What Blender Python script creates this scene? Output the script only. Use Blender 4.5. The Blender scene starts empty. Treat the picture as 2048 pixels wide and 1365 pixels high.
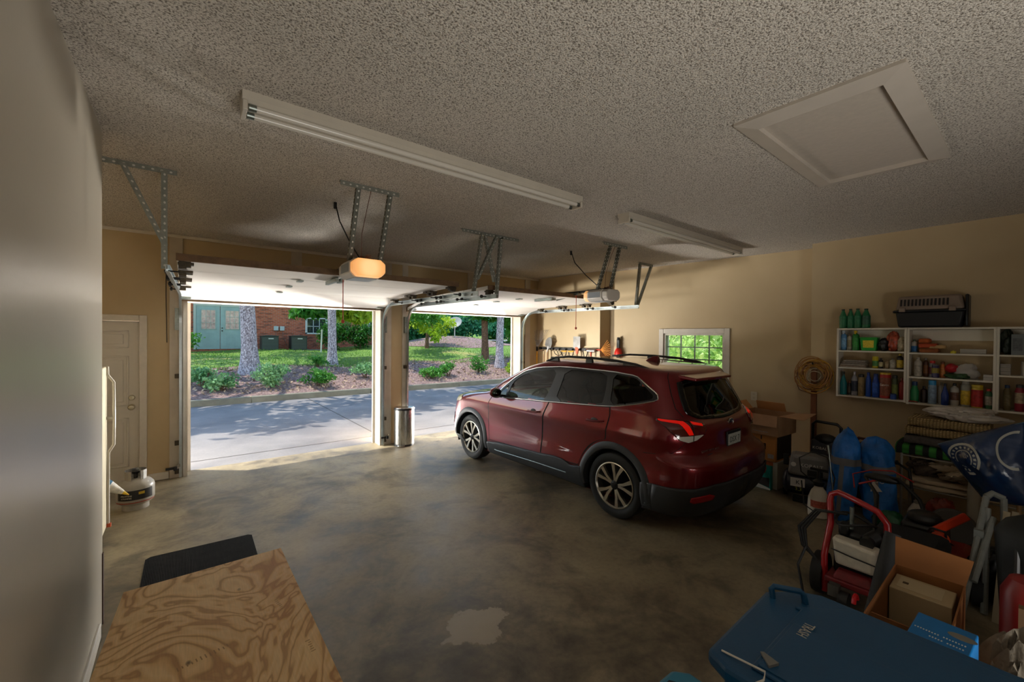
import bpy, bmesh, math, random
import numpy as np
from mathutils import Vector, Matrix, Euler
S = bpy.context.scene
COL = S.collection
PI = math.pi
random.seed(7)
RNG = np.random.default_rng(11)

# ------------------------------------------------------------------ materials
def lin(h):
    h = h.lstrip('#')
    r = [int(h[i:i+2], 16)/255 for i in (0, 2, 4)]
    return tuple(c/12.92 if c <= .04045 else ((c+.055)/1.055)**2.4 for c in r) + (1.,)

def rgba(c):
    return lin(c) if isinstance(c, str) else (tuple(c) + (1.,))[:4]

class NT:
    def __init__(s, name):
        s.m = bpy.data.materials.new(name); s.m.use_nodes = True
        s.t = s.m.node_tree; s.t.nodes.clear()
        s.out = s.n('ShaderNodeOutputMaterial')
    def n(s, ty, **kw):
        d = s.t.nodes.new(ty)
        for k, v in kw.items(): setattr(d, k, v)
        return d
    def l(s, a, b): s.t.links.new(a, b)
    def coord(s, scale=(1, 1, 1), kind='Object', rot=(0, 0, 0), loc=(0, 0, 0)):
        c = s.n('ShaderNodeTexCoord'); m = s.n('ShaderNodeMapping')
        s.l(c.outputs[kind], m.inputs[0])
        m.inputs[1].default_value = loc; m.inputs[2].default_value = rot; m.inputs[3].default_value = scale
        return m.outputs[0]
    def noise(s, vec, scale, detail=4, rough=.55, dist=0):
        d = s.n('ShaderNodeTexNoise')
        if vec is not None: s.l(vec, d.inputs['Vector'])
        d.inputs['Scale'].default_value = scale; d.inputs['Detail'].default_value = detail
        d.inputs['Roughness'].default_value = rough; d.inputs['Distortion'].default_value = dist
        return d.outputs[0]
    def ramp(s, fac, stops, interp='LINEAR'):
        d = s.n('ShaderNodeValToRGB'); r = d.color_ramp; r.interpolation = interp
        while len(r.elements) < len(stops): r.elements.new(.5)
        for e, (p, c) in zip(r.elements, stops):
            e.position = p; e.color = rgba(c) if not isinstance(c, (int, float)) else (c, c, c, 1)
        s.l(fac, d.inputs[0]); return d.outputs[0]
    def mix(s, fac, a, b, mode='MIX'):
        d = s.n('ShaderNodeMix', data_type='RGBA', blend_type=mode)
        for i, v in ((0, fac), (6, a), (7, b)):
            if isinstance(v, (int, float)): d.inputs[i].default_value = v
            elif isinstance(v, tuple): d.inputs[i].default_value = v
            else: s.l(v, d.inputs[i])
        return d.outputs[2]
    def math(s, op, a, b=0.):
        d = s.n('ShaderNodeMath', operation=op)
        for i, v in ((0, a), (1, b)):
            if isinstance(v, (int, float)): d.inputs[i].default_value = v
            else: s.l(v, d.inputs[i])
        return d.outputs[0]
    def bump(s, h, strength=.3, dist=.01):
        d = s.n('ShaderNodeBump'); d.inputs['Strength'].default_value = strength
        d.inputs['Distance'].default_value = dist; s.l(h, d.inputs['Height']); return d.outputs[0]
    def bsdf(s, col, rough=.5, metal=0., normal=None, **kw):
        b = s.n('ShaderNodeBsdfPrincipled')
        if isinstance(col, tuple): b.inputs['Base Color'].default_value = col
        else: s.l(col, b.inputs['Base Color'])
        if isinstance(rough, (int, float)): b.inputs['Roughness'].default_value = rough
        else: s.l(rough, b.inputs['Roughness'])
        b.inputs['Metallic'].default_value = metal
        for k, v in kw.items(): b.inputs[k.replace('_', ' ')].default_value = v
        if normal is not None: s.l(normal, b.inputs['Normal'])
        s.l(b.outputs[0], s.out.inputs[0]); return b

MATS = {}
def M(name, col, rough=.5, metal=0., var=0., vscale=6., bump=None, **kw):
    """plain procedural material: colour with a little noise variation and optional bump"""
    if name in MATS: return MATS[name]
    t = NT(name); c = rgba(col); v = t.coord()
    nz = t.noise(v, vscale, 5)
    lo = tuple(max(0, x*(1-var)) for x in c[:3]) + (1,); hi = tuple(min(1, x*(1+var)) for x in c[:3]) + (1,)
    base = t.ramp(nz, [(.3, lo), (.7, hi)])
    nrm = None
    if bump: nrm = t.bump(t.noise(v, bump[0], 3), bump[1], bump[2] if len(bump) > 2 else .005)
    t.bsdf(base, rough, metal, nrm, **kw)
    MATS[name] = t.m; return t.m

# ------------------------------------------------------------------ mesh builder
def rot(x=0, y=0, z=0): return Euler((math.radians(x), math.radians(y), math.radians(z))).to_matrix().to_4x4()
def T(x=0, y=0, z=0): return Matrix.Translation((x, y, z))

class MB:
    def __init__(s, m=None): s.v = []; s.f = []; s.m = m or Matrix()
    def add(s, vs, fs):
        b = len(s.v)
        s.v += [tuple(s.m @ Vector(p)) for p in vs]; s.f += [tuple(b+i for i in f) for f in fs]
        return s
    def box(s, c, d, r=None):
        x, y, z = (k/2 for k in d)
        vs = [Vector(p) for p in ((-x, -y, -z), (x, -y, -z), (x, y, -z), (-x, y, -z), (-x, -y, z), (x, -y, z), (x, y, z), (-x, y, z))]
        if r is not None: vs = [r @ p for p in vs]
        vs = [p + Vector(c) for p in vs]
        return s.add(vs, [(0, 3, 2, 1), (4, 5, 6, 7), (0, 1, 5, 4), (1, 2, 6, 5), (2, 3, 7, 6), (3, 0, 4, 7)])
    def bx(s, x0, x1, y0, y1, z0, z1): return s.box(((x0+x1)/2, (y0+y1)/2, (z0+z1)/2), (abs(x1-x0), abs(y1-y0), abs(z1-z0)))
    def hexa(s, b, t):
        """b, t: four bottom and four top corners, counter-clockwise from above"""
        return s.add(list(b)+list(t), [(3, 2, 1, 0), (4, 5, 6, 7), (0, 1, 5, 4), (1, 2, 6, 5), (2, 3, 7, 6), (3, 0, 4, 7)])
    def bar(s, p, q, w, t=None, up=(0, 0, 1)):
        p = Vector(p); q = Vector(q); d = (q-p); L = d.length; d.normalize(); t = t or w
        u = Vector(up)
        if abs(d.dot(u)) > .98: u = Vector((0, 1, 0))
        a = d.cross(u).normalized(); b = a.cross(d)
        o = []
        for e in (p, q):
            for i, j in ((-1, -1), (1, -1), (1, 1), (-1, 1)): o.append(e + a*i*w/2 + b*j*t/2)
        return s.add(o, [(3, 2, 1, 0), (4, 5, 6, 7), (0, 1, 5, 4), (1, 2, 6, 5), (2, 3, 7, 6), (3, 0, 4, 7)])
    def angle(s, p, q, w, t, d1, d2):
        """L-profile bar from p to q with flanges along d1 and d2"""
        d1 = Vector(d1).normalized(); d2 = Vector(d2).normalized(); p = Vector(p); q = Vector(q)
        prof = [(0, 0), (w, 0), (w, t), (t, t), (t, w), (0, w)]
        vs = [e + d1*a + d2*b for e in (p, q) for a, b in prof]
        fs = [tuple(range(5, -1, -1)), tuple(range(6, 12))] + [(i, (i+1) % 6, (i+1) % 6+6, i+6) for i in range(6)]
        return s.add(vs, fs)
    def tube(s, path, r, n=10, closed=False, rads=None, flat=1.):
        P = [Vector(p) for p in path]; k = len(P); vs = []; fs = []
        prev = None
        for i in range(k):
            if closed: d = P[(i+1) % k]-P[i-1]
            else: d = P[min(i+1, k-1)]-P[max(i-1, 0)]
            d.normalize()
            if prev is None:
                u = Vector((0, 0, 1)) if abs(d.z) < .9 else Vector((0, 1, 0))
                a = d.cross(u).normalized()
            else:
                a = (prev - d*prev.dot(d)).normalized()
            prev = a; b = d.cross(a); rr = rads[i] if rads else r
            for j in range(n):
                t = 2*PI*j/n; vs.append(P[i] + a*math.cos(t)*rr + b*math.sin(t)*rr*flat)
        for i in range(k if closed else k-1):
            for j in range(n):
                i2 = (i+1) % k
                fs.append((i*n+j, i*n+(j+1) % n, i2*n+(j+1) % n, i2*n+j))
        if not closed: fs += [tuple(range(n-1, -1, -1)), tuple((k-1)*n+j for j in range(n))]
        return s.add(vs, fs)
    def lathe(s, prof, n=24, c=(0, 0, 0), axis='Z', sx=1., sy=1.):
        vs = []; fs = []; k = len(prof)
        for r, z in prof:
            for j in range(n):
                t = 2*PI*j/n; x, y = r*math.cos(t)*sx, r*math.sin(t)*sy
                p = (x, y, z) if axis == 'Z' else ((z, x, y) if axis == 'X' else (y, z, x))
                vs.append(Vector(p)+Vector(c))
        for i in range(k-1):
            for j in range(n): fs.append((i*n+j, i*n+(j+1) % n, (i+1)*n+(j+1) % n, (i+1)*n+j))
        if prof[0][0] > 1e-6: fs.append(tuple(range(n-1, -1, -1)))
        if prof[-1][0] > 1e-6: fs.append(tuple((k-1)*n+j for j in range(n)))
        return s.add(vs, fs)
    def prism(s, poly, h0, h1, f=lambda a, b, h: (a, b, h)):
        n = len(poly)
        vs = [f(a, b, h0) for a, b in poly]+[f(a, b, h1) for a, b in poly]
        fs = [tuple(range(n-1, -1, -1)), tuple(range(n, 2*n))]+[(i, (i+1) % n, (i+1) % n+n, i+n) for i in range(n)]
        return s.add(vs, fs)
    def ball(s, c, r, n=16, m=10):
        if isinstance(r, (int, float)): r = (r, r, r)
        prof = [(math.sin(PI*i/m), -math.cos(PI*i/m)) for i in range(m+1)]
        vs = []; fs = []
        for a, z in prof:
            for j in range(n):
                t = 2*PI*j/n; vs.append((c[0]+r[0]*a*math.cos(t), c[1]+r[1]*a*math.sin(t), c[2]+r[2]*z))
        for i in range(m):
            for j in range(n): fs.append((i*n+j, i*n+(j+1) % n, (i+1)*n+(j+1) % n, (i+1)*n+j))
        return s.add(vs, fs)
    def grid(s, fn, nu, nv, wrap=False):
        vs = [fn(i/nu, j/nv) for i in range(nu+1) for j in range(nv+1)]
        fs = [(i*(nv+1)+j, (i+1)*(nv+1)+j, (i+1)*(nv+1)+j+1, i*(nv+1)+j+1) for i in range(nu) for j in range(nv)]
        return s.add(vs, fs)
    def build(s, name, mat, parent=None, world=False, smooth=35, bevel=0., solid=0., sub=0, weld=False, recalc=False):
        me = bpy.data.meshes.new(name); me.from_pydata(s.v, [], s.f)
        if weld or recalc:
            bm = bmesh.new(); bm.from_mesh(me)
            if weld: bmesh.ops.remove_doubles(bm, verts=bm.verts, dist=1e-5)
            bmesh.ops.recalc_face_normals(bm, faces=bm.faces); bm.to_mesh(me); bm.free()
        me.update()
        if smooth:
            me.polygons.foreach_set('use_smooth', [True]*len(me.polygons))
            me.set_sharp_from_angle(angle=math.radians(smooth))
        return link(name, me, mat, parent, world, bevel, solid, sub)

def link(name, me, mat, parent=None, world=False, bevel=0., solid=0., sub=0):
    o = bpy.data.objects.new(name, me); COL.objects.link(o)
    if mat is not None: me.materials.append(mat)
    if parent is not None:
        o.parent = parent
        if world: o.matrix_parent_inverse = wmat(parent).inverted()
    if solid:
        m = o.modifiers.new('thickness', 'SOLIDIFY'); m.thickness = solid; m.offset = -1 if solid > 0 else 1; m.thickness = abs(solid)
    if bevel:
        m = o.modifiers.new('bevel', 'BEVEL'); m.width = bevel; m.segments = 2; m.limit_method = 'ANGLE'; m.angle_limit = math.radians(40)
    if sub:
        m = o.modifiers.new('subdivision', 'SUBSURF'); m.levels = sub; m.render_levels = sub
    return o

def wmat(o):
    m = Matrix.LocRotScale(o.location, o.rotation_euler, o.scale)
    if o.parent: return wmat(o.parent) @ o.matrix_parent_inverse @ m
    return m

def tag(o, label, cat, group=None, kind=None):
    if label: o['label'] = label
    if cat: o['category'] = cat
    if group: o['group'] = group
    if kind: o['kind'] = kind
    return o
def thing(name, label, cat, loc=(0, 0, 0), rz=0., group=None):
    o = bpy.data.objects.new(name, None); COL.objects.link(o)
    o.empty_display_size = .05; o.location = loc; o.rotation_euler = (0, 0, math.radians(rz))
    return tag(o, label, cat, group)
def struct(o): o['kind'] = 'structure'; return o
def copy_tree(o, parent=None):
    c = o.copy(); COL.objects.link(c)
    if parent is not None: c.parent = parent
    for ch in list(o.children): copy_tree(ch, c)
    return c

def text(name, body, size, mat, parent, m4, extrude=.0008, align='CENTER', world=False, sx=1.):
    cu = bpy.data.curves.new(name, 'FONT'); cu.body = body; cu.size = size; cu.extrude = extrude
    cu.align_x = align; cu.align_y = 'CENTER'; cu.resolution_u = 2
    tmp = bpy.data.objects.new('tmp', cu); COL.objects.link(tmp)
    bpy.context.view_layer.update()
    me = bpy.data.meshes.new_from_object(tmp.evaluated_get(bpy.context.evaluated_depsgraph_get()))
    bpy.data.objects.remove(tmp); bpy.data.curves.remove(cu)
    me.transform(m4 @ Matrix.Diagonal((sx, 1, 1, 1))); me.materials.clear()
    return link(name, me, mat, parent, world)

def frame(origin, xdir, ydir):
    """matrix whose local X runs along xdir, Y along ydir, Z out of the face"""
    x = Vector(xdir).normalized(); z = x.cross(Vector(ydir)).normalized(); y = z.cross(x)
    return Matrix(((x.x, y.x, z.x, origin[0]), (x.y, y.y, z.y, origin[1]), (x.z, y.z, z.z, origin[2]), (0, 0, 0, 1)))

def leaves(name, pts, size, mat, parent=None, world=True, jitter=.4, droop=.3, seed=1, aspect=.5):
    """one foliage mesh: a bent four-sided leaf at every point"""
    r = np.random.default_rng(seed); n = len(pts)
    d = r.normal(size=(n, 3)); d[:, 2] -= droop; d /= np.linalg.norm(d, axis=1)[:, None]
    u = r.normal(size=(n, 3)); a = np.cross(d, u); a /= np.linalg.norm(a, axis=1)[:, None]
    s = size*(1+jitter*r.uniform(-1, 1, n))[:, None]
    nrm = np.cross(d, a)
    v = np.stack([pts-d*s*.5, pts+a*s*aspect*.5-nrm*s*.08, pts+d*s*.5, pts-a*s*aspect*.5-nrm*s*.08], 1).reshape(-1, 3)
    me = bpy.data.meshes.new(name); me.vertices.add(4*n); me.vertices.foreach_set('co', v.astype(np.float32).ravel())
    me.loops.add(4*n); me.loops.foreach_set('vertex_index', np.arange(4*n, dtype=np.int32))
    me.polygons.add(n); me.polygons.foreach_set('loop_start', np.arange(0, 4*n, 4, dtype=np.int32))
    me.polygons.foreach_set('loop_total', np.full(n, 4, np.int32)); me.update(); me.validate()
    return link(name, me, mat, parent, world)

def blob(n, c, r, seed=1, shell=.55, lumps=9):
    """points scattered in a lumpy ellipsoid"""
    g = np.random.default_rng(seed); c = np.array(c); r = np.array(r)
    lc = g.normal(size=(lumps, 3)); lc /= np.linalg.norm(lc, axis=1)[:, None]; lc *= g.uniform(.35, .75, (lumps, 1))
    k = g.integers(0, lumps, n)
    d = g.normal(size=(n, 3)); d /= np.linalg.norm(d, axis=1)[:, None]
    rad = g.uniform(shell, 1, (n, 1))*.45
    return c + (lc[k]+d*rad)*r
# overall light levels
SKY, SUN, EXPOSURE = .25, 3.0, 1.08
FILL_LIGHTS = [('door_fill_left', (-1.6, 7.4, .35), (2.6, 3.2, 1.9), 150, (1.0, .7), (1, .97, .92), 180),  # added fill light, hidden outside behind the left wall
         ('door_fill_right', (7.0, 7.5, .35), (1.8, 3.2, 2.3), 290, (1.2, .7), (1, .97, .92), 110),  # added fill light, out of sight past the right jamb
         ('door_fill_post', (2.66, 6.76, .30), (.8, 3.6, 2.6), 250, (.16, .5), (1, .97, .92), 110),  # added fill tucked behind the middle post, aimed at the left bay
         ('door_fill_post_side', (2.84, 6.76, .30), (5.0, 3.4, 2.6), 55, (.16, .5), (1, .97, .92), 110),  # weaker added fill behind the same post, aimed at the right bay
         ('rear_fill', (1.3, -1.9, .5), (1.2, 1.2, 2.9), 23, (1.6, 1.0), (1, .97, .92), 140)]  # added fill low behind the camera, brightens the near ceiling
# ------------------------------------------------------------------ room materials
def wall_mat():
    t = NT('beige wall paint'); v = t.coord()
    c = t.ramp(t.noise(v, 1.3, 4), [(.3, '#b7a17b'), (.7, '#bfaa85')])
    b = t.bump(t.noise(v, 90, 3), .12, .004)
    t.bsdf(c, .55, normal=b); return t.m
def panel_wall_mat():
    t = NT('semi-gloss wall paint'); v = t.coord()
    c = t.ramp(t.noise(v, 1.1, 3), [(.3, '#b0a796'), (.7, '#b6ad9c')])
    sv = t.coord((1, .6, 6)); sc = t.ramp(t.noise(sv, 3, 6, .7), [(.62, 1), (.75, .80)])
    c = t.mix(.35, c, sc, 'MULTIPLY')
    b = t.bump(t.noise(t.coord((1, 1, 1)), 60, 3), .10, .003)
    t.bsdf(c, .30, normal=b, Specular_IOR_Level=.8); return t.m
def ceiling_mat():
    t = NT('popcorn ceiling'); v = t.coord()
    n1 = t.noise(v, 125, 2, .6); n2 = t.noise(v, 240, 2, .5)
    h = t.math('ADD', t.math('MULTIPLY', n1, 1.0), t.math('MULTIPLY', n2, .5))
    c = t.ramp(n1, [(.36, '#756d62'), (.46, '#c2b9ac'), (.58, '#d9d1c4')])  # texture pits coloured darker, so their shade is partly in the colour
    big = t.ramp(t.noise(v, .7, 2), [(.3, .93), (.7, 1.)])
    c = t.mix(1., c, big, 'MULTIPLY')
    t.bsdf(c, .9, normal=t.bump(h, .55, .025)); return t.m
def floor_mat():
    t = NT('stained concrete slab'); v = t.coord()
    n1 = t.noise(v, .75, 6, .62, .6); n2 = t.noise(v, 3.1, 8, .68, .3); n3 = t.noise(v, 26, 4, .6)
    m = t.math('ADD', t.math('MULTIPLY', n1, .75), t.math('MULTIPLY', n2, .45))
    c = t.ramp(m, [(.42, '#453d30'), (.52, '#6e634f'), (.60, '#8a7d63'), (.72, '#9d8f72')])
    sp = t.ramp(n3, [(.30, .72), (.55, 1.)])
    c = t.mix(.7, c, sp, 'MULTIPLY')
    # oil marks under the parked car
    dark = t.ramp(t.noise(v, 1.6, 5, .6, .8), [(.52, 0.), (.66, 1.)])
    c = t.mix(t.math('MULTIPLY', dark, .55), c, lin('#29231a'))
    d_ = t.n('ShaderNodeVectorMath', operation='DISTANCE'); t.l(t.coord((1, 1.25, 1), loc=(0, 0, 0)), d_.inputs[0]); d_.inputs[1].default_value = (1.36, 2.56, 0)
    pm = t.ramp(t.math('ADD', d_.outputs['Value'], t.math('MULTIPLY', t.noise(v, 6.5, 5, .6), .42)), [(.385, 1.), (.40, 0.)])   # spilt filler patch
    c = t.mix(t.math('MULTIPLY', pm, .75), c, lin('#a99d86'))
    r = t.ramp(n2, [(.35, .42), (.7, .62)])
    t.bsdf(c, r, normal=t.bump(n3, .12, .004)); return t.m
def drive_mat():
    t = NT('driveway concrete'); v = t.coord()
    n1 = t.noise(v, .9, 6, .6, .4); n3 = t.noise(v, 34, 4, .6)
    c = t.ramp(n1, [(.35, '#625f5f'), (.65, '#7d7976')])
    c = t.mix(.4, c, t.ramp(n3, [(.35, .75), (.6, 1.)]), 'MULTIPLY')
    t.bsdf(c, .8, normal=t.bump(n3, .15, .004)); return t.m
mWall, mPanel, mCeil, mFloor, mDrive = wall_mat(), panel_wall_mat(), ceiling_mat(), floor_mat(), drive_mat()
mTrim = M('white trim paint', '#cfc7ba', .45, var=.05, vscale=14)
mTrimOld = M('scuffed white boards', '#bdb3a4', .55, var=.10, vscale=5, bump=(40, .08))
mDoorW = M('white door paint', '#c9c2b6', .42, var=.03)
mGalv = M('galvanised steel', '#8f9690', .42, 1., var=.18, vscale=30)
mSteelD = M('dull perforated steel', '#6f716a', .5, .9, var=.2, vscale=40)
mTrack = M('bright track steel', '#bcc4c4', .32, 1., var=.08, vscale=20)
mHole = M('dark punched hole', '#c8c4b8', .7)
mBrownEdge = M('raw brown door edge', '#6b5136', .7, var=.25, vscale=18, bump=(60, .2))
mPanelW = M('white door panel', '#d2cdc6', .5, var=.04, vscale=3, bump=(30, .04))
mBlack = M('black plastic', '#121212', .45)
mBlackR = M('black rubber', '#0d0d0d', .7, bump=(80, .1))
mWhiteP = M('white plastic', '#c9c7c2', .4)
mChrome = M('chrome', '#d8d8d8', .12, 1.)
mBrass = M('satin nickel', '#a89d86', .28, 1.)
mGlassW = None

# ------------------------------------------------------------------ shell
b = MB(); b.bx(-2.5, 6.7, -2.6, 6.62, -.18, 0); fl = struct(b.build('floor', mFloor, smooth=0))
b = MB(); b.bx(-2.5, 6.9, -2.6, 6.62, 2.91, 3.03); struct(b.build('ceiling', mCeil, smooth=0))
b = MB(); b.bx(-.50, -.38, -2.6, 3.425, 0, 2.91); struct(b.build('wall_left', mPanel, smooth=0))
b = MB(); b.bx(-.392, -.366, -2.5, 3.26, 0, .085); struct(b.build('baseboard_left', mTrim, bevel=.006))
b = MB(); b.bx(-.384, -.374, 3.405, 3.43, 0, .42); struct(b.build('trim_1', M('dark stained wood', '#4b3322', .6), smooth=0))
b = MB(); b.bx(-2.5, -2.38, 3.3, 6.4, 0, 2.91); struct(b.build('wall_alcove_left', mWall, smooth=0))
b = MB(); b.bx(-2.4, -.5, 3.3, 3.425, 0, 2.91); struct(b.build('wall_alcove_near', mWall, smooth=0))
b = MB(); b.bx(-.5, 6.2, -2.6, -2.48, 0, 2.91); struct(b.build('wall_rear', mWall, smooth=0))
# wall with the two garage openings and the side door
OL, OR, PL, PR, OT, YW = 0.02, 2.42, 2.87, 5.25, 2.13, 6.40
b = MB()
b.bx(-2.4, -1.21, YW, 6.6, 0, 2.91); b.bx(-1.21, -.40, YW, 6.6, 1.87, 2.91); b.bx(-.40, OL, YW, 6.6, 0, 2.91)
b.bx(OL, OR, YW, 6.6, OT, 2.91); b.bx(OR, PL, YW, 6.6, 0, 2.91); b.bx(PL, PR, YW, 6.6, OT, 2.91); b.bx(PR, 6.1, YW, 6.6, 0, 2.91)
struct(b.build('wall_front', mWall, smooth=0))
mStucco = M('cream exterior stop moulding', '#d6cfc2', .6, var=.04)
for nm, x0, x1, z0, z1 in (('left', -.137, -.012, 0, 2.9), ('post_left', 2.425, 2.59, 0, 2.9), ('post_right', 2.775, 2.868, 0, 2.9), ('right', 5.37, 5.50, 0, 2.9)):
    b = MB(); b.bx(x0, x1, YW-.022, YW+.001, z0, z1); struct(b.build('trim_board_'+nm, mTrimOld, smooth=0, bevel=.003))
for nm, x0, x1 in (('one', 1.16, 1.29), ('two', 4.02, 4.15)):
    b = MB(); b.bx(x0, x1, YW-.022, YW+.001, 2.14, 2.9); struct(b.build('trim_spring_pad_'+nm, mTrimOld, smooth=0))
# jamb linings and outside stops of both openings
n = 0
for x0, x1 in ((OL, OR), (PL, PR)):
    for xa, xb in ((x0-.03, x0+.012), (x1-.012, x1+.03)):
        n += 1; b = MB(); b.bx(xa, xb, 6.37, 6.66, 0, OT); struct(b.build('trim_jamb_%d' % n, mTrimOld, smooth=0))
    n += 1; b = MB(); b.bx(x0-.03, x1+.03, 6.37, 6.66, OT-.012, OT+.03); struct(b.build('trim_jamb_%d' % n, mStucco, smooth=0))
for i, (x, s) in enumerate(((OL, 1), (OR, -1), (PL, 1), (PR, -1))):
    b = MB(); b.bx(x, x+s*.045, 6.60, 6.64, 0, OT); struct(b.build('trim_stop_%d' % (i+1), mTrim, smooth=0))
b = MB(); b.bx(-2.38, 5.74, YW-.03, YW, 2.872, 2.91); struct(b.build('trim_ceiling_front', mTrim, bevel=.008))
b = MB(); b.bx(-.33, -.14, YW-.016, YW, 0, .085); b.bx(5.51, 5.72, YW-.016, YW, 0, .085); struct(b.build('baseboard_front', mTrim, bevel=.005))
# right-hand walls: short return by the door, window wall, shelf wall
def wall_run(name, p, q, cuts=(), th=.14, mat=mWall):
    m = frame((p[0], p[1], 0), (q[0]-p[0], q[1]-p[1], 0), (0, 0, 1))     # x along wall, y up, z = right-hand side of travel
    L = math.hypot(q[0]-p[0], q[1]-p[1]); b = MB(m)
    s = 0
    for a, c, z0, z1 in cuts:
        b.bx(s, a, 0, 2.91, -th, 0); b.bx(a, c, 0, z0, -th, 0); b.bx(a, c, z1, 2.91, -th, 0); s = c
    b.bx(s, L, 0, 2.91, -th, 0)
    struct(b.build(name, mat, smooth=0)); return m
PA, PB, PC, PD, PE, PF = (5.715, 6.42), (5.84, 4.86), (6.05, 4.80), (6.45, 1.78), (6.135, 1.755), (6.10, -2.6)
wall_run('wall_right_tools', PA, PB)
b = MB(); b.hexa([(PB[0], PB[1], 0), (6.3, 4.86, 0), (6.3, 4.82, 0), (PC[0], PC[1], 0)][::-1], [(PB[0], PB[1], 2.91), (6.3, 4.86, 2.91), (6.3, 4.82, 2.91), (PC[0], PC[1], 2.91)][::-1])
struct(b.build('wall_right_return', mWall, smooth=0, recalc=True))
WS0, WS1, WZ0, WZ1 = 1.0, 1.93, .98, 1.80
mB = wall_run('wall_right_window', PC, PD, [(WS0, WS1, WZ0, WZ1)])
b = MB(); b.hexa([(6.135, 1.755, 0), (6.6, 1.755, 0), (6.6, 1.80, 0), (6.44, 1.80, 0)], [(6.135, 1.755, 2.91), (6.6, 1.755, 2.91), (6.6, 1.80, 2.91), (6.44, 1.80, 2.91)])
struct(b.build('wall_right_jog', mWall, smooth=0))
wall_run('wall_right_shelves', PE, PF)
# window in the right-hand wall (local frame: x along, y up, z towards the room)
w = thing('window_1', None, None); w['kind'] = 'structure'; w.matrix_world = mB
MBW = lambda: MB()
b = MBW(); c = .075
b.bx(WS0-c, WS0, WZ0-c, WZ1+c, 0, .022); b.bx(WS1, WS1+c, WZ0-c, WZ1+c, 0, .022); b.bx(WS0, WS1, WZ1, WZ1+c, 0, .022); b.bx(WS0, WS1, WZ0-c, WZ0, 0, .022)
struct(b.build('window_casing', mTrim, w, bevel=.005))
b = MBW()
for x0, x1, y0, y1 in ((WS0, WS0+.03, WZ0, WZ1), (WS1-.03, WS1, WZ0, WZ1), (WS0, WS1, WZ1-.03, WZ1), (WS0, WS1, WZ0, WZ0+.03)): b.bx(x0, x1, y0, y1, -.14, 0)
struct(b.build('window_frame', mTrim, w))
b = MBW()
for i in range(1, 4): x = WS0+.03+(WS1-WS0-.06)*i/4; b.bx(x-.008, x+.008, WZ0+.03, WZ1-.03, -.10, -.085)
for i in range(1, 4): y = WZ0+.03+(WZ1-WZ0-.06)*i/4; b.bx(WS0+.03, WS1-.03, y-.008, y+.008, -.10, -.085)
struct(b.build('window_grille', M('grey window bars', '#6e716f', .5), w, smooth=0))
def pane_mat(name, tint, ior=1.45, gloss=.08):
    t = NT(name); a = t.n('ShaderNodeBsdfTransparent'); a.inputs[0].default_value = rgba(tint)
    g = t.n('ShaderNodeBsdfGlossy'); g.inputs['Roughness'].default_value = .02
    f = t.n('ShaderNodeFresnel'); f.inputs[0].default_value = ior
    m = t.n('ShaderNodeMixShader'); t.l(f.outputs[0], m.inputs[0]); t.l(a.outputs[0], m.inputs[1]); t.l(g.outputs[0], m.inputs[2]); t.l(m.outputs[0], t.out.inputs[0])
    return t.m
mPane = pane_mat('clear window glass', '#f4f8f4')
b = MBW(); b.bx(WS0+.03, WS1-.03, WZ0+.03, WZ1-.03, -.096, -.090); struct(b.build('window_pane', mPane, w, smooth=0))
# six-panel entry door
d = thing('door_1', None, None, (-1.205, 6.42, 0)); d['kind'] = 'structure'
W_, H_ = .80, 1.86
b = MB(); b.bx(0, W_, 0, .04, .008, H_)
pan = [(.09, .36, 1.56, 1.76), (.44, .71, 1.56, 1.76), (.09, .36, .90, 1.47), (.44, .71, .90, 1.47), (.09, .36, .20, .76), (.44, .71, .20, .76)]
struct(b.build('door_leaf', mDoorW, d, bevel=.003))
b = MB()
for x0, x1, z0, z1 in pan:
    for k, (i, y) in enumerate(((0, -.006), (.022, .003), (.04, -.007))):
        pass
    for a0, a1, c0, c1 in ((x0, x1, z0, z0+.018), (x0, x1, z1-.018, z1), (x0, x0+.018, z0, z1), (x1-.018, x1, z0, z1)): b.bx(a0, a1, -.007, .001, c0, c1)
    b.bx(x0+.045, x1-.045, -.006, .001, z0+.045, z1-.045)
struct(b.build('door_panel_moulding', mDoorW, d, bevel=.003))
b = MB(); b.lathe([(.0, -.001), (.033, -.001), (.033, -.008), (.014, -.012), (.012, -.035), (.026, -.045), (.031, -.06), (.024, -.074), (0, -.078)], 20, (.735, 0, .885), 'Y')
struct(b.build('door_knob', mBrass, d))
b = MB(); b.lathe([(0, -.001), (.03, -.001), (.03, -.008), (.024, -.02), (0, -.022)], 20, (.735, 0, .99), 'Y'); b.box((.735, -.028, .99), (.012, .016, .032))
struct(b.build('deadbolt', mBrass, d))
b = MB(); b.bx(-.07, 0, -.035, -.02, 0, H_+.075); b.bx(W_, W_+.068, -.035, -.02, 0, H_+.075); b.bx(0, W_, -.035, -.02, H_+.006, H_+.075)
struct(b.build('door_casing', mTrim, d, bevel=.006))
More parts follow.
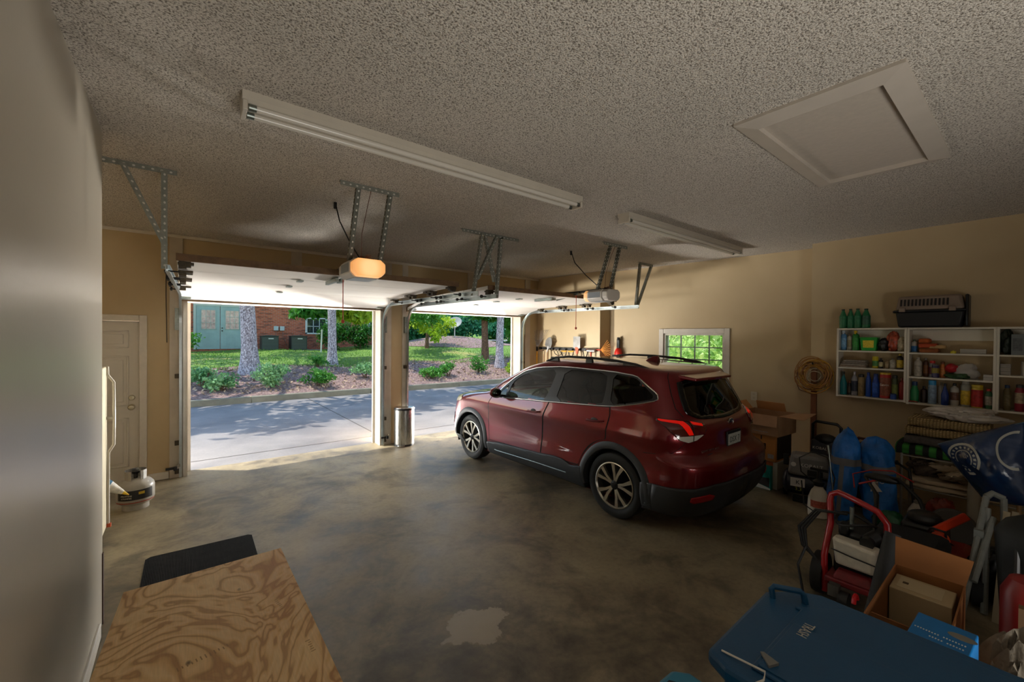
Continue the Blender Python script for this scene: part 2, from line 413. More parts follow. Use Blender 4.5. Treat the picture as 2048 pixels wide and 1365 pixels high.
# attic hatch
h = thing('attic_hatch', 'white attic access panel with mitred trim frame, set in the textured ceiling', 'attic hatch', (3.12, .71, 2.91))
hx, hy = .735, .35
b = MB(); b.bx(-hx+.09, hx-.09, -hy+.085, hy-.085, -.006, .0); b.build('panel', M('hatch board', '#b5aa9c', .7, var=.05, vscale=30, bump=(50, .25)), h, smooth=0)
for pts in ([(-hx, -hy), (hx, -hy), (hx-.1, -hy+.09), (-hx+.1, -hy+.09)], [(hx, -hy), (hx, hy), (hx-.1, hy-.09), (hx-.1, -hy+.09)],
            [(hx, hy), (-hx, hy), (-hx+.1, hy-.09), (hx-.1, hy-.09)], [(-hx, hy), (-hx, -hy), (-hx+.1, -hy+.09), (-hx+.1, hy-.09)]):
    b = MB(); o, i = pts[:2], pts[2:]
    b.hexa([(*o[0], -.016), (*o[1], -.016), (*i[0], -.034), (*i[1], -.034)], [(*o[0], 0), (*o[1], 0), (*i[0], 0), (*i[1], 0)])
    b.build('frame_board', M('hatch trim paint', '#b9afa2', .5, var=.05), h, smooth=0, recalc=True)
# wall outlet
o = thing('wall_outlet', 'ivory double wall outlet above the cardboard boxes', 'outlet', (6.352, 2.49, .91), math.degrees(math.atan2(PD[0]-PC[0], PC[1]-PD[1])))
b = MB(); b.bx(-.008, .002, -.04, .04, -.062, .062); b.build('cover_plate', M('ivory plastic', '#c8bfa6', .4), o, bevel=.003)
for z in (-.027, .027):
    b = MB(); b.bx(-.012, -.007, -.018, .018, z-.017, z+.017); k = b.build('socket', M('ivory plastic', '#c8bfa6'), o, bevel=.004)
    b = MB(); b.bx(-.0128, -.0115, -.009, -.006, z-.004, z+.008); b.bx(-.0128, -.0115, .006, .009, z-.004, z+.008); b.build('slots', mBlack, k, smooth=0)

# ------------------------------------------------------------------ fluorescent strip lights (switched off)
mFix = M('cream enamel fixture', '#bdb4a4', .4, var=.05)
mTube = M('unlit fluorescent tube', '#cfc8bb', .22)
def strip(x0, label):
    L = 2.42; f = thing('fluorescent_strip_light', label, 'ceiling light', (x0, 2.46, 2.91), group=None)
    b = MB(); b.prism([(-.065, 0), (.065, 0), (.065, -.035), (.035, -.06), (-.035, -.06), (-.065, -.035)], 0, L, lambda y, z, h: (h, y, z)); b.build('housing', mFix, f, smooth=30)
    for y in (-.045, .045):
        b = MB(); b.tube([(.03, y, -.072), (L-.03, y, -.072)], .0165, 12); t = b.build('tube', mTube, f)
        for xe in (.045, L-.045):
            b = MB(); b.tube([(xe-.016, y, -.072), (xe+.016, y, -.072)], .0175, 12); b.build('end_cap', mGalv, t)
    for xe in (.012, L-.012):
        b = MB(); b.box((xe, 0, -.07), (.022, .13, .05)); b.build('socket_block', mFix, f, bevel=.004)
strip(.22, 'long cream strip light, the nearer one running over the left half of the ceiling')
strip(3.28, 'cream strip light farther off, pointing at the wall with the window')
# ------------------------------------------------------------------ overhead doors
DPROF = [(4.05, 2.285), (4.60, 2.275), (5.15, 2.27), (5.72, 2.25), (6.33, 2.140)]
mHinge = M('dull brown hinge steel', '#4d4436', .5, .7, var=.2, vscale=50)
def garage_door(x0, x1, label):
    g = thing('garage_door', label, 'garage door', ((x0+x1)/2, 5.2, 2.14)); th = .042
    for i in range(4):
        (ya, za), (yb, zb) = DPROF[i:i+2]; ya += .004; yb -= .004
        b = MB(); b.hexa([(x0, ya, za), (x1, ya, za), (x1, yb, zb), (x0, yb, zb)], [(x0, ya, za+th), (x1, ya, za+th), (x1, yb, zb+th), (x0, yb, zb+th)])
        b.build('door_section', mPanelW, g, True, smooth=0, bevel=.004)
    b = MB(); b.bx(x0-.004, x1+.004, 4.025, 4.052, 2.278, 2.332); b.build('top_edge', mBrownEdge, g, True, smooth=0)
    b = MB(); b.bx(x0-.002, x1+.002, 6.332, 6.352, 2.118, 2.188); b.build('bottom_edge', mBrownEdge, g, True, smooth=0)
    # edge hinges with rollers
    for s, x in ((1, x0), (-1, x1)):
        for y, z in ((4.10, 2.25), (4.55, 2.242), (4.66, 2.242), (5.10, 2.237), (5.21, 2.236), (5.69, 2.215)):
            b = MB(); b.box((x+s*.055, y, z+.015), (.10, .07, .018)); b.box((x+s*.035, y, z-.006), (.05, .05, .035))
            k = b.build('hinge', mHinge, g, True, smooth=0)
            b = MB(); b.tube([(x+s*.02, y, 2.20), (x-s*.075, y, 2.20)], .006, 8); b.tube([(x-s*.052, y, 2.20), (x-s*.07, y, 2.20)], .02, 12); b.build('roller', mBlack, k, True)
        b = MB(); b.box((x+s*.05, 4.09, 2.262), (.075, .06, .05)); b.build('top_bracket', mHinge, g, True, smooth=0)
        b = MB(); b.box((x+s*.06, 6.25, 2.146), (.10, .09, .012), rot(x=-10)); b.build('bottom_bracket', mGalv, g, True, smooth=0)
    xm = (x0+x1)/2
    for y, z in ((4.60, 2.262), (5.15, 2.258), (5.72, 2.238)):
        b = MB(); b.box((xm-.27, y, z), (.05, .10, .012)); b.build('centre_hinge', mGalv, g, True, smooth=0)
    # opener bracket on the top section
    b = MB(); b.bx(xm-.05, xm-.02, 4.16, 4.52, 2.235, 2.270); b.bx(xm+.0, xm+.03, 4.16, 4.30, 2.235, 2.270); b.build('operator_bracket', mGalv, g, True, smooth=0)
    b = MB(); b.box((xm, 6.325, 2.158), (.05, .02, .03)); b.build('lift_handle', mHinge, g, True, smooth=0)
    return g
garage_door(-.045, 2.41, 'raised white overhead door over the left opening, beside the entry door')
garage_door(2.83, 5.22, 'raised white overhead door above the red car')

# ------------------------------------------------------------------ tracks
CPROF = [(-.012, -.026), (.014, -.026), (.014, -.021), (-.007, -.021), (-.007, .021), (.014, .021), (.014, .026), (-.012, .026)]
def sweep(b, path, side, prof=CPROF):
    P = [Vector(p) for p in path]; vs = []; n = len(prof)
    for i, p in enumerate(P):
        d = (P[min(i+1, len(P)-1)]-P[max(i-1, 0)]).normalized(); nn = Vector((1, 0, 0)).cross(d).normalized()
        vs += [p + Vector((side*a, 0, 0)) + nn*c for a, c in prof]
    fs = [(i*n+j, i*n+(j+1) % n, (i+1)*n+(j+1) % n, (i+1)*n+j) for i in range(len(P)-1) for j in range(n)]
    fs += [tuple(range(n-1, -1, -1)), tuple((len(P)-1)*n+j for j in range(n))]
    b.add(vs, fs)
def track(xw, xe, side, yend, label, flag):
    t = thing('door_track', label, 'door track', (xw, 6.34, 0), group=None)
    b = MB(); sweep(b, [(xw, 6.345, .012), (xw, 6.345, 1.0), (xw, 6.345, 1.86)], side); b.build('vertical_rail', mTrack, t, True, recalc=True)
    R = .34; pts = []
    for i in range(11):
        a = PI/2*i/10; f = i/10*.05
        pts.append((xw+(xe-xw)*f, 6.345-R+R*math.cos(a), 1.86+R*math.sin(a)))
    b = MB(); sweep(b, pts, side); b.build('curved_rail', mTrack, t, True, recalc=True)
    b = MB(); sweep(b, [pts[-1], ((xw+xe)/2, 5.0, 2.198), (xe, yend, 2.195)], side); b.build('horizontal_rail', mTrack, t, True, recalc=True)
    for z in (.08, .42, 1.22):
        b = MB(); b.box((xw-side*.028, 6.362, z), (.05, .055, .05)); b.build('wall_bracket', mHinge, t, True, smooth=0)
    b = MB(); b.box((xw-side*.03, 6.355, 1.90), (.045, .05, .26)); b.build('flag_bracket', mGalv, t, True, smooth=0)
    return t
track(-.035, -.095, 1, 3.88, 'bent steel door track at the far left, beside the entry door', 1)
track(2.445, 2.515, -1, 3.80, 'steel door track on the post, the one serving the left opening', 1)
track(2.845, 2.85, 1, 3.90, 'steel door track on the post, serving the opening behind the car', 1)
track(5.275, 5.38, -1, 3.74, 'steel door track above the far side of the car, near the garden tools', 1)
# photo eyes near the floor
for x, lab in ((-.08, 'small black safety sensor by the foot of the leftmost track'), (2.50, 'small black safety sensor low on the post beside the bin')):
    o = thing('safety_sensor', lab, 'sensor', (x, 6.30, .13))
    b = MB(); b.box((0, 0, 0), (.035, .03, .045)); b.box((-.05, .02, 0), (.08, .012, .03)); b.build('sensor_body', mBlack, o, bevel=.003)
    b = MB(); b.box((.03, .02, .03), (.03, .03, .03)); b.build('bracket', mChrome, o, smooth=0)

# ------------------------------------------------------------------ perforated hangers
def perf(name, p, q, d1, d2, par, mat, w=.036, t=.004, step=.05, hole=True, hmat=None):
    b = MB(); b.angle(p, q, w, t, d1, d2); o = b.build(name, mat, par, True, smooth=0, recalc=True)
    if hole:
        P, Q = Vector(p), Vector(q); L = (Q-P).length; dr = (Q-P).normalized(); b = MB()
        for d, e in ((Vector(d1).normalized(), Vector(d2).normalized()), (Vector(d2).normalized(), Vector(d1).normalized())):
            for i in range(int(L/step)):
                c = P + dr*(i+.5)*step + d*w*.55
                for off in (-.0008, t+.0008):
                    vs = []
                    for j in range(6):
                        an = PI/3*j; vs.append(c + e*off + dr*.009*math.cos(an) + d*.007*math.sin(an))
                    b.add(vs, [tuple(range(6))])
        b.build('punched_holes', hmat or mHole, o, True, smooth=0)
    return o
mPerfL = M('pale perforated angle', '#87897f', .5, .55, var=.15, vscale=30)
mPerfD = M('dark perforated angle', '#5b5b50', .55, .5, var=.25, vscale=30)
CZ = 2.91
def hanger(name, label, y, x0, x1, bars, mat, hmat):
    h = thing(name, label, 'hanger bracket', ((x0+x1)/2, y, CZ))
    perf('ceiling_angle', (x0, y, CZ), (x1, y, CZ), (0, 1, 0), (0, 0, -1), h, mat, hmat=hmat)
    for p, q in bars: perf('strut', p, q, (1, 0, 0), (0, 1, 0), h, mat, hmat=hmat)
    return h
mHoleD = M('grey punched hole', '#8f8a7c', .7)
hanger('track_hanger', 'perforated steel hanger over the leftmost track, with one diagonal brace', 3.90, -.75, -.04,
       [((-.13, 3.895, CZ-.02), (-.13, 3.895, 2.19)), ((-.35, 3.89, CZ-.02), (-.125, 3.89, 2.36))], mPerfL, mHole)
hanger('track_hanger', 'perforated steel hanger with crossed braces between the two raised doors', 3.92, 2.39, 3.19,
       [((2.63, 3.90, CZ-.02), (2.515, 3.90, 2.18)), ((2.91, 3.92, CZ-.02), (2.85, 3.92, 2.175)), ((2.69, 3.935, CZ-.02), (2.835, 3.935, 2.36)), ((2.83, 3.89, CZ-.02), (2.56, 3.89, 2.36))], mPerfL, mHole)
hanger('track_hanger', 'narrow perforated steel hanger close to the right-hand wall', 3.88, 5.59, 5.96,
       [((5.60, 3.87, CZ-.02), (5.40, 3.80, 2.18)), ((5.92, 3.88, CZ-.02), (5.40, 3.78, 2.19))], mPerfL, mHoleD)

# ------------------------------------------------------------------ openers
mOpen = M('ivory opener plastic', '#cfc9bf', .35)
mRail = M('black opener rail', '#23211e', .45, .4)
def lens(name, s, c):
    t = NT(name); g = t.n('ShaderNodeNewGeometry'); d_ = t.n('ShaderNodeVectorMath', operation='DISTANCE'); t.l(g.outputs['Position'], d_.inputs[0]); d_.inputs[1].default_value = c
    e = t.n('ShaderNodeEmission'); t.l(t.ramp(d_.outputs['Value'], [(.05, '#ffd08a'), (.10, '#ffab58'), (.17, '#c87f45')]), e.inputs[0]); e.inputs[1].default_value = s
    d = t.n('ShaderNodeBsdfPrincipled'); d.inputs['Base Color'].default_value = lin('#d8c3a2'); d.inputs['Roughness'].default_value = .3
    a = t.n('ShaderNodeAddShader'); t.l(e.outputs[0], a.inputs[0]); t.l(d.outputs[0], a.inputs[1]); t.l(a.outputs[0], t.out.inputs[0]); return t.m
mLensOn, mLensDim = lens('lit amber lens', .42, (1.175, 3.36, 2.27)), lens('faint amber lens', .30, (4.25, 3.74, 2.27))
def octo(x0, x1, z0, z1, c): return [(x0+c, z0), (x1-c, z0), (x1, z0+c), (x1, z1-c*.8), (x1-c, z1), (x0+c, z1), (x0, z1-c*.8), (x0, z0+c)]
def opener(xc, yf, label, near):
    o = thing('garage_door_opener', label, 'door opener', (xc, yf, 2.2)); f = lambda x, z, h: (x, h, z)
    z0, z1, hw = 2.195, 2.345, .135
    b = MB(); b.prism(octo(xc-hw, xc+hw, z0, z1, .035), yf+.09, yf+.33, f); b.build('motor_housing', mOpen, o, True, recalc=True, bevel=.006)
    b = MB(); b.prism(octo(xc-hw+.004, xc+hw-.004, z0+.004, z1-.004, .04), yf, yf+.09, f); b.build('front_lens', mLensOn if near else mOpen, o, True, recalc=True, bevel=.012)
    b = MB(); b.prism(octo(xc-hw+.004, xc+hw-.004, z0+.004, z1-.004, .04), yf+.33, yf+.40, f); b.build('rear_lens', mOpen if near else mLensDim, o, True, recalc=True, bevel=.012)
    b = MB(); b.bx(xc-hw-.002, xc-hw+.002, yf+.11, yf+.31, z0+.045, z1-.035); b.build('control_panel', M('grey control panel', '#8d9296', .4), o, True, smooth=0)
    b = MB(); b.bx(xc-hw+.04, xc+hw-.04, yf+.11, yf+.31, z0-.003, z0+.002); b.build('warning_label', M('pale blue label', '#aeb6bd', .5), o, True, smooth=0)
    b = MB(); b.bx(xc-.02, xc+.02, yf+.38, 6.37, 2.335, 2.362); b.bx(xc-.03, xc+.03, yf+.1, yf+.42, 2.345, 2.365); b.build('rail', mRail, o, True, smooth=0)
    b = MB(); b.bx(xc-.05, xc+.05, 6.34, 6.40, 2.30, 2.40); b.build('header_bracket', mGalv, o, True, smooth=0)
    b = MB(); b.bx(xc-.035, xc+.035, yf+.58, yf+.72, 2.31, 2.345); tr = b.build('trolley', mGalv, o, True, smooth=0)
    b = MB(); b.bar((xc, yf+.64, 2.33), (xc-.02, yf+1.02, 2.268), .03, .006, up=(1, 0, 0)); b.bar((xc-.02, yf+1.0, 2.275), (xc-.02, yf+1.10, 2.10), .028, .006, up=(1, 0, 0)) if False else None
    b.build('arm', mPerfD, o, True, smooth=0)
    b = MB(); b.tube([(xc-.03, yf+.62, 2.31), (xc-.03, yf+.62, 1.86)], .004, 6); b.lathe([(.0, -.02), (.014, -.012), (.014, .012), (0, .02)], 10, (xc-.03, yf+.62, 1.85)); b.build('release_cord', M('red pull cord', '#b4402c', .5), o, True)
    dx = .13 if near else .09
    yb = yf-.03
    perf('ceiling_angle', (xc-.24, yb, CZ), (xc+.23, yb, CZ), (0, 1, 0), (0, 0, -1), o, mPerfL)
    for s in (-1, 1): perf('strut', (xc+s*dx+.02, yb+.03, CZ-.02), (xc+s*(hw-.01), yf+.16, 2.34), (1, 0, 0), (0, 1, 0), o, mPerfD)
    b = MB(); k = [(xc+.0, yb+.02, CZ-.03), (xc-.01, yf+.05, 2.75), (xc-.035, yf+.10, 2.55), (xc-.03, yf+.12, 2.37)]
    b.tube(k, .003, 6); b.tube([(xc+.02+.02*math.cos(a), yf+.10+.02*math.sin(a), 2.362+.002*a) for a in [i*.5 for i in range(26)]], .004, 5); b.tube([(xc-.04, yf+.12, 2.37), (xc+.06, yf+.08, 2.35)], .008, 6); b.build('wiring', M('brown bell wire', '#5d3a26', .6), o, True)
    if near: kk = [(xc-.12, yf+.55, CZ-.005), (xc-.11, yf+.45, 2.72), (xc-.07, yf+.3, 2.52), (xc-.02, yf+.18, 2.36)]
    else: kk = [(xc-.14, yf+.62, CZ-.005), (xc-.13, yf+.56, 2.74), (xc-.06, yf+.42, 2.56), (xc+.02, yf+.22, 2.36)]
    b = MB(); b.tube(kk, .006, 6); b.tube([kk[0], (kk[0][0], kk[0][1], CZ-.06)], .014, 8); b.build('power_cord', mBlack, o, True)
    return o
opener(1.175, 3.34, 'ceiling door opener with a glowing amber lens over the left bay', True)
opener(4.30, 3.36, 'white ceiling door opener hung above the car, its glow on the far side', False)
# wall button wire and small thermometer strip beside the leftmost track
tag((lambda b: (b.tube([(-.165, 6.39, 2.85), (-.168, 6.392, 2.2), (-.16, 6.392, 1.62)], .004, 6), b.build('bell_cord', M('dark wire', '#3a332a'), None))[1])(MB()), 'thin dark cord running down the wall left of the leftmost track', 'cord')

# ------------------------------------------------------------------ steel pedal bin on the garage floor
def steel_mat():
    t = NT('brushed stainless steel'); v = t.coord((60, 60, 1.5)); n = t.noise(v, 3, 3)
    t.bsdf(t.ramp(n, [(.3, '#a9a7a3'), (.7, '#bdbbb6')]), t.ramp(n, [(.3, .22), (.7, .32)]), 1.); return t.m
mSteel = steel_mat()
o = thing('pedal_bin', 'brushed steel half-round pedal bin standing at the foot of the middle post', 'trash can', (2.72, 6.19, 0), -38)
def dshape(r, d): 
    return [(r*math.cos(a), -r*.85*math.sin(a)) for a in [PI*i/20 for i in range(21)]] + [(-r, d), (r, d)]
b = MB(); b.prism(dshape(.145, .10), .03, .56); b.build('body', mSteel, o, smooth=40, recalc=True)
b = MB(); b.prism(dshape(.147, .103), 0, .03); b.build('base_ring', mBlack, o, smooth=40, recalc=True)
b = MB(); b.prism(dshape(.149, .105), .56, .585); b.build('lid_ring', mBlack, o, smooth=40, recalc=True)
b = MB(); b.prism(dshape(.140, .098), .585, .60); b.build('lid', mSteel, o, smooth=40, recalc=True, bevel=.006)
b = MB(); b.lathe([(0, .012), (.055, .012), (.06, .018), (.055, .026), (0, .028)], 20, (0, -.135, 0), sy=.45); b.build('pedal', mSteel, o)

# ------------------------------------------------------------------ freezer beyond the near wall
mCream = M('cream enamel', '#c9bfa4', .35, var=.04)
o = thing('upright_freezer', 'cream upright freezer with long bent handle, showing just past the near wall end', 'freezer', (-.86, 4.59, 0))
b = MB(); b.bx(-1.20, -.575, 4.25, 4.93, .05, 1.445); b.build('cabinet', mCream, o, True, bevel=.012)
b = MB(); b.bx(-.572, -.518, 4.25, 4.93, .07, 1.44); dd = b.build('door', mCream, o, True, bevel=.010)
b = MB(); b.tube([(-.512, 4.90, 1.44), (-.510, 4.90, 1.37), (-.472, 4.90, 1.305), (-.470, 4.90, 1.0), (-.472, 4.90, .77), (-.506, 4.90, .705), (-.508, 4.90, .40), (-.508, 4.90, .10)], .010, 8); b.box((-.495, 4.90, 1.0), (.05, .02, .02)); b.build('handle', M('worn white handle', '#b9b2a4', .35), dd, True)
b = MB(); b.bx(-1.15, -.56, 4.28, 4.90, 0, .05); b.build('base', M('grey plinth', '#6c675d', .6), o, True, smooth=0)
b = MB(); b.box((-.505, 4.90, .085), (.03, .03, .03)); b.build('hinge_clip', M('orange clip', '#c0532a', .5), dd, True, smooth=0)

# propane cylinder
mTank = M('grey tank paint', '#a09a8e', .35, var=.12, vscale=12)
o = thing('propane_tank', 'grey propane cylinder with a black label, on the floor by the entry door', 'propane tank', (-.375, 5.52, 0))
b = MB(); b.lathe([(.075, .035), (.105, .05), (.135, .075), (.145, .10), (.145, .215), (.14, .24), (.115, .272), (.07, .29), (.03, .295), (0, .295)], 32); b.build('body', mTank, o, smooth=50)
b = MB(); b.lathe([(.095, 0), (.102, 0), (.102, .05), (.095, .05)], 28); b.build('foot_ring', mTank, o)
b = MB()
def arc(r0, r1, z0, z1, a0, a1, n=18):
    g = MB()
    for k in range(n):
        p = [(r*math.cos(a), r*math.sin(a)) for a, r in ((a0+(a1-a0)*k/n, r0), (a0+(a1-a0)*k/n, r1), (a0+(a1-a0)*(k+1)/n, r1), (a0+(a1-a0)*(k+1)/n, r0))]
        g.hexa([(x, y, z0) for x, y in p], [(x, y, z1) for x, y in p])
    return g
arc(.080, .083, .285, .375, math.radians(-60), math.radians(250)).build('collar', M('shiny galvanised collar', '#d5d5d2', .22, .8), o, weld=True)
b = MB(); b.tube([(0, 0, .29), (0, 0, .345)], .016, 10); b.tube([(0, 0, .325), (.0, -.05, .33)], .013, 10); b.tube([(0, 0, .345), (0, 0, .36)], .03, 12); b.build('valve', M('blackened valve', '#2a2622', .4, .8), o)
arc(.1455, .1468, .115, .208, math.radians(215), math.radians(330), 24).build('label', M('black tank label', '#1d1a18', .4), o, weld=True)
arc(.1455, .1466, .085, .094, math.radians(200), math.radians(345), 24).build('red_stripe', M('rust red stripe', '#9a4630', .5), o, weld=True)
arc(.1468, .1475, .165, .19, math.radians(282), math.radians(300), 6).build('yellow_badge', M('yellow badge', '#c7a52b', .5), o, weld=True)
lw = M('label lettering', '#cfc7b6', .5)
for i, (s, z, sz) in enumerate((('PROPANE', .160, .02), ('CYLINDER', .137, .018))):
    a = math.radians(247); text('lettering', s, sz, lw, o, frame((.1476*math.cos(a), .1476*math.sin(a), z), (-math.sin(a), math.cos(a), 0), (0, 0, 1)))
# bottle leaning out of the gap by the freezer
o = thing('squeeze_bottle', 'blue and white squeeze bottle with a yellow tip, sticking out beside the freezer', 'bottle', (-.58, 5.02, .30))
m = T(-.545, 5.03, .40) @ rot(y=128)
b = MB(m); b.lathe([(.04, -.02), (.052, 0), (.05, .03)], 16); b.build('body', M('blue bottle', '#2e6a8c', .35), o, True)
b = MB(m); b.lathe([(.05, .03), (.046, .04), (.018, .15), (0, .151)], 16); b.build('shoulder', M('printed white bottle', '#cfc9bb', .4, var=.3, vscale=40), o, True)
b = MB(m); b.lathe([(.016, .15), (.013, .165), (.004, .20), (0, .2)], 10); b.build('tip', M('yellow nozzle', '#d9b02a', .4), o, True)
b = MB(); b.bx(-.66, -.565, 4.99, 5.07, 0, .40); b.build('carton', M('dull grey carton', '#6e6758', .7), o, True, smooth=0)

# ------------------------------------------------------------------ mat and plywood in the foreground
def mat_mat():
    t = NT('ribbed rubber mat'); v = t.coord(); w_ = t.n('ShaderNodeTexWave'); t.l(v, w_.inputs[0]); w_.inputs['Scale'].default_value = 36; w_.bands_direction = 'X'
    c = t.ramp(t.noise(v, 12, 4), [(.3, '#101010'), (.7, '#1b1a19')]); t.bsdf(c, .95, normal=t.bump(w_.outputs[0], .4, .005), Specular_IOR_Level=.15); return t.m
b = MB(); 
b.prism([(-.20, 4.19), (.43, 4.165), (.455, 4.14), (.44, 3.1), (-.24, 3.1), (-.23, 4.16)][::-1], 0.001, .012); tag(b.build('floor_mat', mat_mat(), None, recalc=True, smooth=0), 'black ribbed rubber mat on the floor, half under the plywood', 'mat')
def ply_mat():
    t = NT('plywood face'); v = t.coord((1, .62, 1)); n = t.noise(v, 3.0, 3.5, .55, .9)
    f = t.math('FRACT', t.math('MULTIPLY', n, 13.0))
    c = t.ramp(f, [(.0, '#b07a40'), (.08, '#a36c34'), (.22, '#e6bd80'), (.55, '#f4d49c'), (.82, '#e4b878'), (.95, '#ab7338'), (1., '#b07a40')])
    big = t.ramp(t.noise(v, 2.2, 4), [(.35, '#e2ad6c'), (.65, '#fbd8a0')]); c = t.mix(.35, c, big, 'MIX')
    gr = t.ramp(t.noise(t.coord((60, 4, 1), rot=(0, 0, .35)), 3, 4), [(.3, .86), (.7, 1.)]); c = t.mix(1., c, gr, 'MULTIPLY')
    vo = t.n('ShaderNodeTexVoronoi'); t.l(v, vo.inputs[0]); vo.inputs['Scale'].default_value = 7
    kn = t.ramp(vo.outputs[0], [(.03, 1.), (.075, 0.)]); c = t.mix(t.math('MULTIPLY', kn, .8), c, lin('#4a2a14'))
    t.bsdf(c, .6, normal=t.bump(gr, .1, .003)); return t.m
o = thing('plywood_platform', 'sheet of plywood with swirling grain lying on a low stand in the foreground', 'plywood', (.10, 1.75, 0))
b = MB(); b.prism([(-.205, 2.44), (.40, 2.455), (.405, 1.0), (-.29, 1.0)][::-1], .582, .60); b.build('plywood_sheet', ply_mat(), o, True, smooth=0, recalc=True)
for x, y in ((-.18, 2.3), (.32, 2.3), (-.20, 1.12), (.32, 1.12)):
    b = MB(); b.bx(x-.03, x+.03, y-.03, y+.03, 0, .582); b.build('leg', M('raw timber', '#a07a4c', .7), o, True, smooth=0)
for y in (2.3, 1.12):
    b = MB(); b.bx(-.16, .30, y-.02, y+.02, .50, .582); b.build('cross_rail', M('raw timber', '#a07a4c', .7), o, True, smooth=0)
g = random.Random(3); b = MB()
for cx, cy, r, n, L in ((-.02, 1.62, 100, 9, .02), (.06, 1.78, 12, 12, .022), (.31, 1.95, 100, 7, .012), (.36, 1.62, 95, 6, .014)):
    m = T(cx, cy, .6003) @ rot(z=r)
    b = MB(m)
    for k in range(n): b.box(((k-n/2)*.013, g.uniform(-.003, .003), 0), (.0035, L*g.uniform(.6, 1.1), .0004))
    b.build('faded_stamp', M('faded ink', '#a98459', .7), o, True, smooth=0)
# ------------------------------------------------------------------ the red car (local frame: x right, y forward, z up)
def pchip(xs, ys):
    xs = np.array(xs, float); ys = np.array(ys, float); h = np.diff(xs); d = np.diff(ys)/h; m = np.zeros(len(xs))
    for i in range(1, len(xs)-1):
        if d[i-1]*d[i] > 0: w1, w2 = 2*h[i]+h[i-1], h[i]+2*h[i-1]; m[i] = (w1+w2)/(w1/d[i-1]+w2/d[i])
    m[0], m[-1] = d[0], d[-1]
    def f(x):
        x = np.clip(np.asarray(x, float), xs[0], xs[-1]); i = np.clip(np.searchsorted(xs, x)-1, 0, len(xs)-2)
        t = (x-xs[i])/h[i]
        return ys[i]*(1+2*t)*(1-t)**2 + h[i]*m[i]*t*(1-t)**2 + ys[i+1]*t*t*(3-2*t) + h[i]*m[i+1]*t*t*(t-1)
    return f
fW = pchip([.18, .26, .36, .46, .60, .74, .835, .875, .97, 1.03, 1.10, 1.25, 1.38, 1.43, 1.455, 1.472, 1.486, 1.494], [.77, .806, .826, .820, .808, .818, .836, .830, .808, .795, .768, .712, .668, .635, .575, .46, .28, .04])
fYR = pchip([.18, .30, .45, .60, .66, .70, .76, .90, .95, 1.0, 1.1, 1.25, 1.36, 1.41, 1.43, 1.45, 1.47, 1.486, 1.494], [-1.93, -2.02, -2.07, -2.08, -2.065, -1.98, -1.945, -1.93, -1.915, -1.855, -1.80, -1.72, -1.66, -1.62, -1.55, -1.38, -1.1, -.8, -.55])
fYF = pchip([.18, .30, .45, .60, .72, .80, .86, .90, .94, .975, 1.0, 1.1, 1.25, 1.37, 1.41, 1.44, 1.46, 1.472, 1.486, 1.494], [1.90, 2.03, 2.08, 2.08, 2.05, 1.98, 1.88, 1.70, 1.45, 1.17, 1.05, .90, .61, .33, .18, .05, -.05, -.14, -.27, -.45])
fLF = pchip([.18, .7, .86, .97, 1.0, 1.4, 1.494], [.55, .62, .60, .42, .34, .26, .1])
fLR = pchip([.18, .7, 1.0, 1.4, 1.494], [.46, .46, .36, .22, .1])
NF, NR = 2.4, 3.0
def halfw(y, z):
    W, a, b = fW(z), fYF(z)-fLF(z), fYR(z)+fLR(z)
    tf = np.clip((y-a)/fLF(z), 0, 1); tr = np.clip((b-y)/fLR(z), 0, 1)
    return W*np.minimum((1-tf**NF)**(1/NF), (1-tr**NR)**(1/NR))
def reary(x, z):
    t = np.clip(np.abs(x)/fW(z), 0, 1); return fYR(z)+fLR(z)*(1-(1-t**NR)**(1/NR))
def rearwrap(u, z):
    th = np.clip(u, 1e-4, 1)*PI/2; x = fW(z)*np.sin(th)**(2/NR); y = fYR(z)+fLR(z)-fLR(z)*np.maximum(np.cos(th), 0)**(2/NR); return x, y
def frontwrap(u, z):
    th = np.clip(u, 1e-4, 1)*PI/2; x = fW(z)*np.sin(th)**(2/NF); y = fYF(z)-fLF(z)+fLF(z)*np.maximum(np.cos(th), 0)**(2/NF); return x, y
def inpoly(P, poly):
    x, y = P[..., 0], P[..., 1]; r = np.zeros(x.shape, bool); n = len(poly)
    for i in range(n):
        (x0, y0), (x1, y1) = poly[i], poly[(i+1) % n]
        if y0 == y1: continue
        c = ((y0 > y) != (y1 > y)) & (x < (x1-x0)*(y-y0)/(y1-y0)+x0); r ^= c
    return r
def nearest(p, polys):
    best = None
    for poly in polys:
        A = np.array(poly); B = np.roll(A, -1, 0); d = B-A; t = np.clip(((p-A)*d).sum(1)/np.maximum((d*d).sum(1), 1e-12), 0, 1)
        q = A+d*t[:, None]; e = ((q-p)**2).sum(1); i = e.argmin()
        if best is None or e[i] < best[0]: best = (e[i], q[i])
    return best
def smoothpoly(pts, k=2):
    """round the corners of a polygon (Chaikin)"""
    for _ in range(k):
        o = []
        for i in range(len(pts)):
            a, b = np.array(pts[i]), np.array(pts[(i+1) % len(pts)]); o += [tuple(a*.85+b*.15), tuple(a*.15+b*.85)]
        pts = o
    return pts
